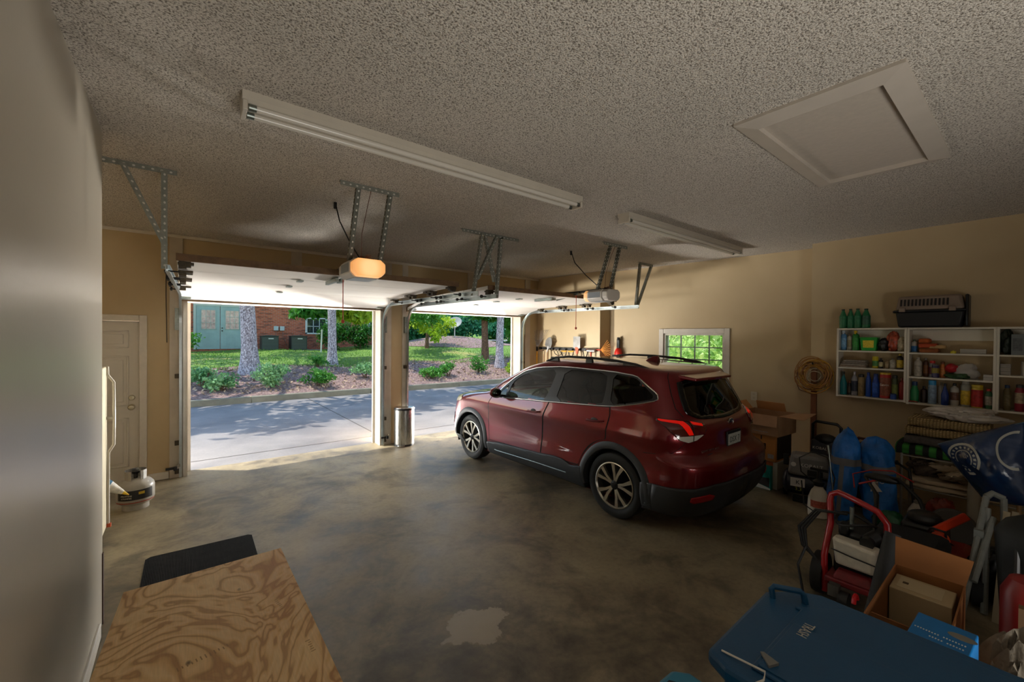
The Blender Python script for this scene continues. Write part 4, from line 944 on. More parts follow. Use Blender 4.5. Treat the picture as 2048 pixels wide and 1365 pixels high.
# ------------------------------------------------------------------ white wall shelves
mShelf = M('white shelf laminate', '#d8d2c4', .45, var=.04)
SX0, SX1 = 5.915, 6.13
def unit(label, y0, y1, levels, group=None):
    u = thing('wall_shelf_unit', label, 'shelf', ((SX0+SX1)/2, (y0+y1)/2, levels[-1]))
    for y in (y0, y1): 
        b = MB(); b.bx(SX0, SX1-.01, y-.009, y+.009, levels[-1]-.02, 1.852); b.build('side_panel', mShelf, u, True, smooth=0)
    b = MB(); b.bx(SX0, SX1-.01, y0+.009, y1-.009, 1.833, 1.851); b.build('top_board', mShelf, u, True, smooth=0)
    for z in levels: b = MB(); b.bx(SX0, SX1-.01, y0+.009, y1-.009, z-.016, z); b.build('shelf_board', mShelf, u, True, smooth=0)
    b = MB(); b.bx(6.10, 6.125, y0+.009, y1-.009, 1.72, 1.83); b.build('hanging_rail', mShelf, u, True, smooth=0)
    return u
Z1, Z2, Z3 = (1.60, 1.41, 1.088), (1.594, 1.345, 1.076), (1.594, 1.405, 1.078)
unit('left one of three white wall shelf units, nearest the window', .859, 1.432, Z1)
unit('middle white wall shelf unit, the one under the pet carrier', .248, .838, Z2)
unit('white wall shelf unit cut off by the right edge of the photo', -.36, .229, Z3)
# goods on the shelves
CM = {}
def cm(h, r=.4, **k): 
    if h not in CM: CM[h] = M('plastic '+h, h, r, **k)
    return CM[h]
def bottle(name, label, cat, y, z, w, h, body, cap, lab=None, labz=(.18, .62), neck=.35, sh=.74, x=6.0, group=None, flat=1., caph=.12, lettering=None, trig=None):
    """bottle or can: lathe body, cap, wrap-round label"""
    o = thing(name, label, cat, (x, y, z), 0, group); r = w/2
    b = MB(); b.lathe([(r*.9, 0), (r, .02*h), (r, sh*h), (r*.85, (sh+.06)*h), (r*neck, (1-caph)*h-.004), (r*neck, (1-caph)*h)], 18, sx=flat); b.build('body', cm(body), o)
    b = MB(); b.lathe([(r*(neck+.06), (1-caph)*h), (r*(neck+.06), h*.99), (r*neck*.8, h)], 14, sx=flat)
    if trig: b.bx(-r*.9, r*.3, -.012, .012, h*.90, h); b.bx(-r*1.1, -r*.6, -.006, .006, h*.82, h*.93)
    b.build('cap', cm(cap), o)
    if lab:
        b = MB(); b.lathe([(r*1.012, labz[0]*h), (r*1.012, labz[1]*h)], 18, sx=flat); b.f = b.f[:-2]; k = b.build('label', cm(lab, .5, var=.35, vscale=45), o)
        if lettering: text('lettering', lettering[0], lettering[2], cm(lettering[1]), k, frame((-r*flat*1.03, 0, (labz[0]+labz[1])/2*h+lettering[3]), (0, -1, 0), (0, 0, 1)))
    return o
def carton(name, label, cat, y, z, w, h, col, x=6.0, d=.08, group=None, lab=None, rz=0):
    o = thing(name, label, cat, (x, y, z), rz, group); b = MB(); b.bx(-d/2, d/2, -w/2, w/2, 0, h); b.build('box', cm(col, .55, var=.06), o, bevel=.002)
    if lab: b = MB(); b.bx(-d/2-.001, -d/2, -w*.38, w*.38, h*.2, h*.8); b.build('printed_label', cm(lab, .5, var=.3, vscale=60), o, smooth=0)
    else: b = MB(); b.bx(-d/2-.0008, d/2+.0008, -w/2-.0008, w/2+.0008, h*.55, h*.58); b.build('lid_gap', cm('#4a4438'), o, smooth=0)
    return o
def crumple(name, label, cat, loc, r, mats, seed, z0=0, n=(26, 18), amp=.22):
    """soft crumpled bag: noisy ellipsoid resting on its base"""
    o = thing(name, label, cat, loc); g = np.random.default_rng(seed); ph = g.uniform(0, 6.3, (7, 3)); fr = g.uniform(1.5, 5, (7, 3))
    def f(u, v):
        th, p = 2*PI*u, PI*v; d = np.array([math.sin(p)*math.cos(th), math.sin(p)*math.sin(th), math.cos(p)])
        k = sum(math.sin(fr[i]@d+ph[i, 0]) for i in range(7))/7; k2 = abs(math.sin(fr[0]@d*2.3+ph[1, 1]))*.5
        q = d*(1+amp*(k+k2-.25)*2); return (q[0]*r[0], q[1]*r[1], max(0, r[2]+q[2]*r[2]))
    b = MB(); b.grid(f, *n); b.build('bag', mats, o, smooth=55, weld=True); return o
for i, (y, w, h) in enumerate(((1.405, .070, .222), (1.337, .062, .222), (1.272, .070, .224), (1.198, .078, .220))):
    bottle('oil_bottle', ('green bottle at the left end of the shelf top', 'narrow green bottle, second from the left on the shelf top', 'green bottle, third from the left on the shelf top', 'wide green bottle at the right of the four on the shelf top')[i], 'bottle', y, 1.852, w, h, '#1d6b41', '#14281d', '#236f47' if i < 3 else '#2c5a44', group='green bottles on top of the shelves', neck=.40, sh=.62, caph=.07)
# upper left bay
bottle('spray_bottle', 'tall light blue bottle in the top left corner of the shelves', 'bottle', 1.395, 1.60, .052, .225, '#5c93c4', '#c6d2da', '#7fb0d4', trig=1)
bottle('cleaner_bottle', 'white and tan bottle beside the tall light blue one', 'bottle', 1.343, 1.60, .044, .19, '#a9a593', '#6a4d2c', '#8d8467')
bottle('spray_bottle', 'green spray bottle with a yellow trigger', 'bottle', 1.285, 1.60, .066, .225, '#1f7a2c', '#d8b41a', '#2c8a34', trig=1, neck=.3)
o = thing('plastic_tub', 'square green tub with a yellow label on the top shelf', 'tub', (6.0, 1.165, 1.60))
b = MB(); b.hexa([(-.05, -.062, 0), (.05, -.062, 0), (.05, .062, 0), (-.05, .062, 0)], [(-.06, -.074, .14), (.06, -.074, .14), (.06, .074, .14), (-.06, .074, .14)]); b.build('tub', cm('#1e9a33'), o, bevel=.006)
b = MB(); b.bx(-.065, .065, -.078, .078, .138, .150); b.build('lid', cm('#2aa53e'), o, bevel=.004)
b = MB(); b.hexa([(-.0545, -.045, .035), (-.0535, -.045, .035), (-.0535, .045, .035), (-.0545, .045, .035)], [(-.0595, -.048, .115), (-.0585, -.048, .115), (-.0585, .048, .115), (-.0595, .048, .115)]); b.build('label', cm('#d8c335', .5, var=.2, vscale=70), o, smooth=0)
crumple('dark_bag', 'slumped black bag beside the square green tub', 'bag', (6.0, 1.045, 1.60), (.05, .045, .068), cm('#17191a'), 3)
crumple('seed_bag', 'crumpled red and yellow printed bag at the right of the top left bay', 'bag', (6.0, .965, 1.60), (.045, .048, .105), cm('#a3472c', .4, var=.7, vscale=22), 5)
crumple('seed_bag', 'small cream printed bag leaning on the shelf divider', 'bag', (5.985, .90, 1.60), (.04, .036, .072), cm('#a99d80', .4, var=.4, vscale=25), 6)
# middle left bay
o = thing('newspaper_stack', 'pile of folded newspapers on the middle left shelf', 'newspapers', (6.0, 1.30, 1.41))
for k, (h, c, dx) in enumerate(((.022, '#8d7a69', 0), (.02, '#a59a8d', .008), (.022, '#7f7369', -.004), (.018, '#9b9187', .004))):
    z = sum((.022, .02, .022, .018)[:k]); b = MB(); b.bx(-.08+dx, .08+dx, -.12+dx, .12-k*.012, z, z+h-.002); b.build('folded_paper', cm(c, .8, var=.25, vscale=50), o, bevel=.008)
bottle('shaker_can', 'yellow and green shaker can right of the newspapers', 'can', 1.113, 1.41, .052, .130, '#c9b81f', '#cdbf2c', '#4f8f48', neck=.9, sh=.86, caph=.1)
bottle('small_bottle', 'small dark bottle with a pale label, right of the yellow and green can', 'bottle', 1.066, 1.41, .038, .112, '#231d18', '#191512', '#b9b083')
bottle('small_bottle', 'smallest tan bottle on the middle left shelf', 'bottle', 1.015, 1.41, .034, .095, '#8f7b55', '#6f5733', '#a08d69')
bottle('small_bottle', 'squat grey-white bottle left of the dark brown one', 'bottle', .970, 1.41, .046, .114, '#9a9486', '#5c5348', '#a8a294')
bottle('chemical_bottle', 'dark brown bottle with a yellow cap and yellow and red label', 'bottle', .911, 1.41, .054, .165, '#221610', '#c9ad25', '#b79a22', (.1, .6), neck=.4)
# lower left bay
bottle('spray_bottle', 'teal bottle at the left end of the lower shelf', 'bottle', 1.393, 1.088, .066, .265, '#1c7a80', '#2b3436', None, trig=1, neck=.28, sh=.5)
bottle('small_bottle', 'short dark bottle tucked beside the teal one', 'bottle', 1.338, 1.088, .034, .16, '#201c19', '#7d2416', '#4c4034')
bottle('detergent_bottle', 'grey bottle with a navy label and white nozzle', 'bottle', 1.292, 1.088, .058, .27, '#8f8f94', '#bdb9c4', '#2f3548', neck=.3, sh=.68)
bottle('spray_can', 'tan aerosol can with a black cap on the lower left shelf', 'can', 1.231, 1.088, .058, .245, '#9c8250', '#16130f', '#8a734a', (.1, .6), neck=.8, sh=.80, caph=.13)
bottle('detergent_bottle', 'tall blue bottle, the left one of the blue pair', 'bottle', 1.170, 1.088, .046, .27, '#1a4db0', '#163f93', None, neck=.5, sh=.7)
bottle('detergent_bottle', 'broad blue jug, the right one of the blue pair', 'bottle', 1.106, 1.088, .064, .26, '#1745a6', '#13357f', '#2a5cc0', neck=.55, sh=.6)
bottle('shaker_canister', 'large red and yellow canister, widest item on the lower left shelf', 'can', 1.026, 1.088, .092, .28, '#b5271f', '#d3ad2a', '#8e4f37', (.10, .80), neck=.96, sh=.88, caph=.08, lettering=('Sevin', '#e9e3d4', .036, .02))
bottle('spray_can', 'dark green aerosol can beside the large red and yellow canister', 'can', .950, 1.088, .05, .255, '#39431f', '#12150e', '#6d7a36', neck=.8, sh=.80, caph=.15)
bottle('fuel_bottle', 'dull red bottle against the divider of the lower left bay', 'bottle', .893, 1.088, .046, .23, '#8f2318', '#6d1a12', None)
bottle('small_jar', 'small blue jar at the front of the lower left shelf', 'jar', .952, 1.088, .05, .06, '#1c4596', '#16346f', None, x=5.95, neck=.95, caph=.2)
# pet carrier on top
o = thing('pet_carrier', 'pet carrier with a taupe top and black base, on top of the shelves', 'pet carrier', (6.01, .69, 1.852))
b = MB(); b.hexa([(-.125, -.225, .0), (.10, -.225, .0), (.10, .225, .0), (-.125, .225, .0)], [(-.15, -.255, .165), (.105, -.255, .165), (.105, .245, .165), (-.15, .245, .165)]); b.build('base', cm('#101216', .5), o, bevel=.02)
b = MB(); b.bx(-.162, .108, -.262, .256, .160, .178); b.build('rim', cm('#101216'), o, bevel=.006)
b = MB(); b.hexa([(-.152, -.25, .178), (.105, -.25, .178), (.105, .245, .178), (-.152, .245, .178)], [(-.115, -.225, .325), (.095, -.225, .325), (.095, .225, .325), (-.115, .225, .325)]); tp = b.build('top', cm('#857466', .5, var=.1), o, bevel=.022)
for k in range(13):
    y = .20-k*.028; b = MB(T(-.137, y, .255) @ rot(y=14)); b.box((0, 0, 0), (.006, .014, .07)); b.build('air_slot', cm('#1c1816'), tp, smooth=0)
for y in (.19, -.17): b = MB(); b.bx(-.168, -.14, y-.025, y+.025, .16, .205); b.build('latch', cm('#857466'), o, bevel=.006)
b = MB(); b.hexa([(-.14, -.275, .01), (.10, -.275, .01), (.10, -.255, .01), (-.14, -.255, .01)], [(-.11, -.275, .32), (.09, -.275, .32), (.09, -.250, .32), (-.11, -.250, .32)]); b.build('door', cm('#16181b'), o, bevel=.01)
b = MB(); b.box((-.02, .262, .168), (.10, .03, .02)); b.build('handle_tab', cm('#101216'), o, bevel=.004)
# middle unit
bottle('cleaner_bottle', 'white bottle with a blue base at the left of the middle unit top shelf', 'bottle', .802, 1.594, .048, .135, '#b9b5ab', '#3a5530', '#2f6fa8', (.05, .5), neck=.35)
o = thing('folded_tarp', 'heap of folded orange-brown cloth on the middle unit top shelf', 'cloth', (6.0, .69, 1.594))
for k, (y0, y1, z0, z1, c) in enumerate(((-.07, .07, 0, .05, '#8a4b1f'), (-.06, .075, .05, .10, '#a8421d'), (-.01, .075, .10, .15, '#b5561f'), (-.12, -.0, .045, .085, '#b59363'))):
    b = MB(); b.bx(-.07, .07, y0, y1, z0, z1-.004); b.build('fold', cm(c, .8, var=.25, vscale=20), o, bevel=.014)
bottle('small_jar', 'tiny yellow plastic piece lying on the middle unit top shelf', 'plastic piece', .517, 1.594, .04, .03, '#cfc02a', '#b9ab22', None, x=5.95)
carton('flat_box', 'long flat white carton on the middle unit top shelf', 'box', .388, 1.594, .168, .046, '#a5a199', lab=None)
bottle('glue_bottle', 'white bottle with a navy oval on the middle shelf', 'bottle', .772, 1.345, .058, .20, '#bdb8ac', '#a9a498', '#a9a295', (.1, .6), neck=.4)
bottle('cleaner_bottle', 'brown bottle behind the white one with the navy oval', 'bottle', .718, 1.345, .042, .195, '#4a2a19', '#8d8579', '#7a4a22', x=6.03)
bottle('spray_can', 'white can with a bright red cap on the middle shelf', 'can', .668, 1.345, .054, .168, '#8d8a8c', '#c41c1c', '#6d2f3a', neck=.7, sh=.78, caph=.2, x=6.03)
bottle('spray_can', 'purple-blue can with a yellow and black label', 'can', .640, 1.345, .054, .130, '#2b2456', '#6b6a70', '#8a7a2a', (.35, .75), neck=.85, sh=.9, caph=.08, x=5.965)
bottle('spray_can', 'orange bottle right of the purple-blue can', 'bottle', .593, 1.345, .04, .16, '#b5652a', '#6e3413', '#c27c3a', neck=.6)
crumple('red_pouch', 'bright red pouch lying over the white cloth on the middle shelf', 'bag', (6.0, .53, 1.40), (.05, .046, .045), cm('#b8212a', .35, var=.25, vscale=30), 9, amp=.12)
crumple('white_rag', 'bunched white cloth on the right of the middle shelf', 'cloth', (6.02, .44, 1.345), (.05, .085, .072), cm('#b1aca6', .8), 10)
crumple('green_bag', 'flat bag of green and brown bits lying on the middle shelf', 'bag', (5.975, .49, 1.345), (.045, .085, .026), cm('#33512b', .5, var=.6, vscale=25), 12)
carton('small_box', 'little white box at the right end of the middle shelf', 'box', .288, 1.345, .058, .056, '#b3aea7', x=5.96)
bottle('jug', 'green jug with a dark blue top at the left of the lower middle shelf', 'bottle', .795, 1.076, .066, .215, '#2a8a52', '#25406a', None, neck=.6, sh=.55, caph=.2)
bottle('dark_bottle', 'dark maroon bottle in shadow right of the green jug', 'bottle', .728, 1.076, .05, .17, '#2a1516', '#1b1012', None, x=6.03)
bottle('spray_can', 'pale blue aerosol can with a sky blue cap', 'can', .664, 1.076, .063, .238, '#8ba5bd', '#2f94cf', '#7d93ab', (.1, .7), neck=.85, sh=.76, caph=.2)
bottle('cleaner_bottle', 'white bottle partly hidden by the curvy blue one', 'bottle', .604, 1.076, .045, .22, '#a7a59d', '#8e8b80', None, x=6.03)
bottle('cleaner_bottle', 'curvy dark blue bottle on the lower middle shelf', 'bottle', .570, 1.076, .055, .215, '#14327c', '#101c3d', None, neck=.3, sh=.5, x=5.965)
bottle('cleaner_bottle', 'white bottle with a brown label and black cap', 'bottle', .508, 1.076, .062, .222, '#b3afa7', '#171513', '#6b4a3c', (.25, .6), neck=.35)
bottle('spray_can', 'grey and yellow aerosol can on the lower middle shelf', 'can', .434, 1.076, .066, .255, '#8d8b80', '#a7a397', '#c0a124', (.08, .62), neck=.7, sh=.8, caph=.12)
bottle('canister', 'yellow and red canister with a wide yellow lid', 'can', .358, 1.076, .078, .222, '#c3a725', '#cfb42a', '#a8211d', (.05, .78), neck=.97, sh=.86, caph=.1)
bottle('spray_can', 'green and white can with a red top at the right of the lower middle shelf', 'can', .284, 1.076, .05, .19, '#2b5a3a', '#b3261f', '#9a9488', neck=.6)
tag((lambda b: (b.tube([(5.925, .85, 1.086), (5.93, .79, 1.09), (5.928, .76, 1.084)], .006, 6), b.build('red_strap', cm('#a52a1c'), None))[1])(MB()), 'short red strap lying at the front edge of the lower middle shelf', 'strap')
# right unit
for y, z, h, lab in ((.184, 1.405, .034, 'lowest of the small white cartons stacked in the right unit'), (.185, 1.440, .032, 'middle of the small white cartons stacked in the right unit'), (.184, 1.473, .036, 'topmost of the small white cartons stacked in the right unit')):
    carton('small_carton', lab, 'box', y, z, .064, h, '#a8a29a', group='small white cartons')
carton('grey_case', 'upright grey plastic case in the right unit top bay', 'case', .115, 1.594, .075, .19, '#6d7377', x=5.99, d=.12, lab='#555b60')
crumple('dark_green_bag', 'dark green bag in the right unit top bay', 'bag', (6.02, .175, 1.594), (.05, .048, .10), cm('#1d2a1a', .5, var=.4, vscale=30), 14)
bottle('spray_can', 'brass-coloured can with a blue top in the right unit lower bay', 'can', .172, 1.078, .05, .235, '#6a5c3a', '#25395e', '#75694a', neck=.6)
bottle('spray_can', 'red and cream can at the right edge of the shelves', 'can', .098, 1.078, .062, .245, '#8e2434', '#3b3a3a', '#a8987c', (.3, .7), neck=.7)
crumple('dark_bag', 'black bundle behind the cans in the right unit lower bay', 'bag', (6.05, -.02, 1.078), (.05, .11, .12), cm('#15171a'), 15)
bottle('paint_can', 'pale tin at the far right of the right unit middle bay', 'can', .06, 1.405, .07, .13, '#9b968c', '#8b877e', None, neck=.98, sh=.9, caph=.05)
# ------------------------------------------------------------------ extension cord and strip on the wall corner
o = thing('wooden_batten', 'brown wooden strip standing on the wall corner below the coiled cord', 'wood strip', (6.10, 1.70, 0))
b = MB(); b.bx(6.085, 6.125, 1.68, 1.735, 0, 1.35); b.build('strip', M('stained wooden strip', '#6e3f20', .6, var=.2, vscale=14), o, True, smooth=0)
o = thing('extension_cord', 'big coil of tan and yellow extension cords hanging on the wall corner', 'cord', (6.05, 1.69, 1.25))
g = random.Random(5)
for k, (mat, n) in enumerate(((M('tan cord', '#9a6a2c', .5), 9), (M('yellow cord', '#b78e2a', .5), 5), (M('brown cord', '#5e3a1e', .5), 4), (M('pale cord', '#b3a88e', .5), 2))):
    b = MB()
    for i in range(n):
        ra = g.uniform(.10, .185) if k != 3 else g.uniform(.06, .10); rb = ra*g.uniform(.9, 1.25); cy = 1.70+g.uniform(-.03, .03); cz = 1.29+g.uniform(-.04, .03); tl = g.uniform(-.4, .4)
        pts = []
        for a in range(22):
            t = 2*PI*a/22; y, z = ra*math.cos(t), rb*math.sin(t)
            pts.append((6.035+g.uniform(-.02, .02)+.012*k, cy+y*math.cos(tl)-z*math.sin(tl), cz+y*math.sin(tl)+z*math.cos(tl)))
        b.tube(pts, .0055, 6, closed=True)
    if k == 2:
        b.tube([(6.06, 1.66, 1.44), (6.07, 1.56, 1.43), (6.07, 1.50, 1.33), (6.07, 1.55, 1.20), (6.06, 1.63, 1.19)], .005, 6)
        b.tube([(6.05, 1.84, 1.36), (6.06, 1.90, 1.22), (6.06, 1.85, 1.09), (6.06, 1.72, 1.05), (6.06, 1.62, 1.12), (6.06, 1.60, 1.22)], .005, 6)
    b.build('cord_loops', mat, o, True)
b = MB(); b.tube([(6.12, 1.70, 1.42), (6.02, 1.70, 1.42), (6.0, 1.70, 1.44)], .008, 6); b.build('hook', mDarkT, o, True)

# ------------------------------------------------------------------ stack of cartons by the wall
mCard = M('brown cardboard', '#bd8650', .75, var=.08, vscale=8); mCardD = M('dull cardboard', '#ad8662', .75, var=.1, vscale=8); mPrint = M('black carton print', '#1e1712', .6)
mTape = M('carton label white', '#a9a39b', .5, var=.25, vscale=80)
o = thing('teal_carton', 'teal printed carton standing on the floor in front of the box stack', 'box', (5.255, 1.985, 0), -3)
b = MB(); b.bx(-.03, .03, -.125, .125, 0, .27); b.build('box', M('teal carton', '#149088', .45, var=.15, vscale=9), o, bevel=.003)
b = MB(); b.prism([(-.125, .004), (.125, .004), (.125, .075), (.05, .06), (-.125, .02)], -.0312, -.0305, lambda y, z, h: (h, y, z)); b.build('white_swoosh', M('carton white', '#b9b6ac', .5), o, smooth=0)
b = MB(); b.prism([(-.115, .03), (.0, .05), (.0, .13), (-.115, .14)], -.0316, -.031, lambda y, z, h: (h, y, z)); b.build('dark_picture', mPrint, o, smooth=0)
text('lettering', 'moxie', .055, M('cream print', '#c9c4a2', .5), o, frame((-.0318, .055, .185), (0, -1, 0), (0, 0, 1)))
o = thing('white_carton', 'white and orange carton at the bottom of the box stack', 'box', (5.53, 1.97, 0), -4)
b = MB(); b.bx(-.22, .22, -.165, .165, 0, .31); b.build('box', M('whitish carton', '#b5ae9f', .65, var=.08), o, bevel=.003)
b = MB(); b.bx(-.2212, -.2202, -.12, .165, .004, .306); b.build('orange_face', M('orange carton print', '#c4662f', .55, var=.15), o, smooth=0)
o = thing('wine_carton', 'orange-brown carton with black lettering, middle of the box stack', 'box', (5.52, 2.0, .311), -3)
b = MB(); b.bx(-.22, .20, -.175, .20, 0, .30); b.build('box', M('orange-brown cardboard', '#c68542', .7, var=.08), o, bevel=.003)
text('lettering', 'SJ', .07, mPrint, o, frame((-.2212, .14, .165), (0, -1, 0), (0, 0, 1)))
b = MB(); b.bx(-.2213, -.2203, -.07, .09, .13, .20); b.build('black_panel', mPrint, o, smooth=0)
text('lettering', 'WINE', .055, M('orange print', '#a0662f', .6), o, frame((-.2222, .01, .165), (0, -1, 0), (0, 0, 1)))
b = MB(); b.bx(-.2213, -.2203, -.155, -.09, .035, .085); b.build('shipping_label', mTape, o, smooth=0)
for y in (.15, -.02): b = MB(); b.bx(-.2213, -.2203, y-.006, y+.006, .24, .285); b.build('arrow_mark', mPrint, o, smooth=0)
b = MB(); b.bx(-.19, .19, -.1762, -.1752, .02, .28); b.build('dark_side_print', M('dark carton side', '#2c221a', .7), o, smooth=0)
o = thing('open_carton', 'open brown carton with raised flaps on top of the box stack', 'box', (5.50, 2.02, .612), -4)
b = MB(); t = .006
b.bx(-.24, -.24+t, -.235, .235, 0, .235); b.bx(.22, .22+t, -.235, .235, 0, .235); b.bx(-.24, .22, .23, .235+t/2, 0, .235); b.bx(-.24, .22, -.235-t/2, -.23, 0, .235); b.bx(-.24, .22, -.23, .23, 0, t); b.build('box', mCardD, o, smooth=0)
b = MB(); b.hexa([(-.238, -.23, .232), (-.238, .23, .232), (-.244, .23, .232), (-.244, -.23, .232)], [(-.285, -.24, .12), (-.285, .24, .12), (-.290, .24, .116), (-.290, -.24, .116)]); b.build('front_flap', mCardD, o, smooth=0, recalc=True)
b = MB(); b.hexa([(.22, -.13, .23), (.226, -.13, .23), (.226, .20, .23), (.22, .20, .23)], [(.16, -.13, .335), (.166, -.13, .337), (.166, .19, .337), (.16, .19, .335)]); b.build('rear_flap', mCard, o, smooth=0, recalc=True)
b = MB(); b.hexa([(-.20, -.235, .232), (.20, -.235, .232), (.20, -.241, .232), (-.20, -.241, .232)], [(-.17, -.46, .225), (.17, -.46, .265), (.17, -.461, .259), (-.17, -.461, .219)]); b.build('side_flap', mCardD, o, smooth=0, recalc=True)
b = MB(); b.hexa([(-.20, .235, .232), (.18, .235, .232), (.18, .241, .232), (-.20, .241, .232)], [(-.16, .31, .32), (.12, .29, .335), (.12, .296, .335), (-.16, .316, .32)]); b.build('left_flap', mCard, o, smooth=0, recalc=True)
b = MB(); b.bx(-.2455, -.2445, -.10, .06, .125, .20); k = b.build('shipping_label', mTape, o, smooth=0)
b = MB(); b.bx(-.2416, -.2406, .17, .20, .03, .09); b.bx(-.2416, -.2406, -.13, .03, .035, .042); b.build('printed_marks', mTape, o, smooth=0)

# ------------------------------------------------------------------ compressor and washer by the wall
mGrey = M('grey moulded shroud', '#7f7c78', .5, var=.06); mLet = M('white lettering', '#dedad2', .5)
o = thing('air_compressor', 'grey and black air compressor with white lettering, behind the garden sprayer', 'compressor', (5.22, 1.48, 0), 15)
b = MB(); b.tube([(0, -.20, .19), (0, .20, .19)], .125, 24); b.ball((0, .20, .19), (.125, .05, .125)); b.ball((0, -.20, .19), (.125, .05, .125)); b.build('air_tank', cm('#17182a', .35), o)
b = MB(); b.hexa([(-.13, -.20, .28), (.13, -.20, .28), (.13, .20, .28), (-.13, .20, .28)], [(-.11, -.15, .50), (.11, -.15, .50), (.11, .17, .50), (-.11, .17, .50)]); s_ = b.build('shroud', mGrey, o, bevel=.035)
text('lettering', 'KOBALT', .052, mLet, s_, frame((-.124, -.01, .40), (0, -1, 0), (.08, 0, 1)))
b = MB(); b.lathe([(.020, -.001), (.024, 0), (.020, .001)], 16, (-.126, .145, .40), 'X'); b.build('round_logo', mLet, s_)
b = MB(); b.box((-.128, -.04, .335), (.02, .13, .06)); b.build('gauge_recess', cm('#1a1a1a'), s_, bevel=.006)
b = MB(); b.bx(-.130, -.1285, .045, .17, .17, .26); k = b.build('tank_sticker', mLet, o, smooth=0)
text('lettering', 'K', .06, cm('#17182a'), k, frame((-.131, .105, .215), (0, -1, 0), (0, 0, 1)))
text('lettering', '3.3', .05, cm('#a8a83a'), k, frame((-.131, .10, .145), (0, -1, 0), (0, 0, 1)))
for y in (-.22, .22):
    b = MB(); b.tube([(.10, y-.02, .09), (.10, y+.02, .09)], .09, 20); b.build('wheel', mBlackR, o)
b = MB(); b.box((-.09, 0, .035), (.05, .30, .07)); b.build('foot', mBlackR, o, bevel=.01)
b = MB(); b.box((.05, .22, .40), (.02, .05, .12)); b.build('vent_cover', cm('#171717'), s_, bevel=.006)
o = thing('electric_pressure_washer', 'dark washer with a tall black U-shaped handle against the wall', 'pressure washer', (5.64, 1.45, 0), 4)
b = MB(); b.tube([(0, .13, .10), (0, .13, .76), (-.005, .10, .795), (-.005, -.09, .785), (0, -.125, .75), (0, -.125, .10)], .016, 10); b.build('handle', cm('#111416', .35), o)
b = MB(); b.hexa([(-.12, -.13, .22), (.06, -.13, .22), (.06, .13, .22), (-.12, .13, .22)], [(-.10, -.13, .60), (.05, -.13, .60), (.05, .13, .60), (-.10, .13, .60)]); k = b.build('body', cm('#3c4048', .45), o, bevel=.025)
b = MB(); b.ball((-.03, .0, .60), (.08, .11, .07)); b.build('hose_reel', cm('#121417'), o)
text('lettering', 'KOBALT', .042, mLet, k, frame((-.108, .03, .515), (0, -1, 0), (.06, 0, 1)))
for y in (-.15, .15): b = MB(); b.tube([(-.02, y-.02, .11), (-.02, y+.02, .11)], .11, 20); b.build('wheel', mBlackR, o)
b = MB(); b.box((-.03, 0, .16), (.16, .2, .14)); b.build('base', cm('#17191c'), o, bevel=.01)
# sprayer
o = thing('garden_sprayer', 'white pump sprayer with a red print patch and black hose, in front of the compressor', 'sprayer', (4.83, 1.30, 0), 0)
b = MB(); b.lathe([(.07, 0), (.085, .015), (.088, .10), (.083, .19), (.06, .255), (.038, .285), (.036, .31), (0, .31)], 24); b.build('tank', cm('#d6cfc0', .45), o)
arc(.0868, .0882, .11, .175, math.radians(150), math.radians(245), 14).build('red_print', cm('#b35a48', .5, var=.3, vscale=60), o, weld=True)
b = MB(); b.lathe([(.045, .305), (.048, .345), (.03, .36), (.016, .37), (.014, .45)], 18); b.bx(-.012, .012, -.07, .07, .445, .468); b.build('pump_handle', cm('#121212'), o)
b = MB(); b.tube([(.0, .05, .33), (-.06, .13, .42), (-.05, .15, .55), (0, .06, .62), (.05, -.05, .58), (.02, -.12, .40), (-.06, -.10, .12), (-.10, .0, .07), (-.105, .09, .12), (-.08, .12, .34)], .006, 8); b.build('hose', cm('#0f0f0f'), o)
b = MB(); b.tube([(.03, -.07, .62), (-.05, -.15, .02)], .006, 6); b.tube([(.03, -.07, .62), (.045, -.055, .70)], .014, 8); b.build('wand', mGalv, o)

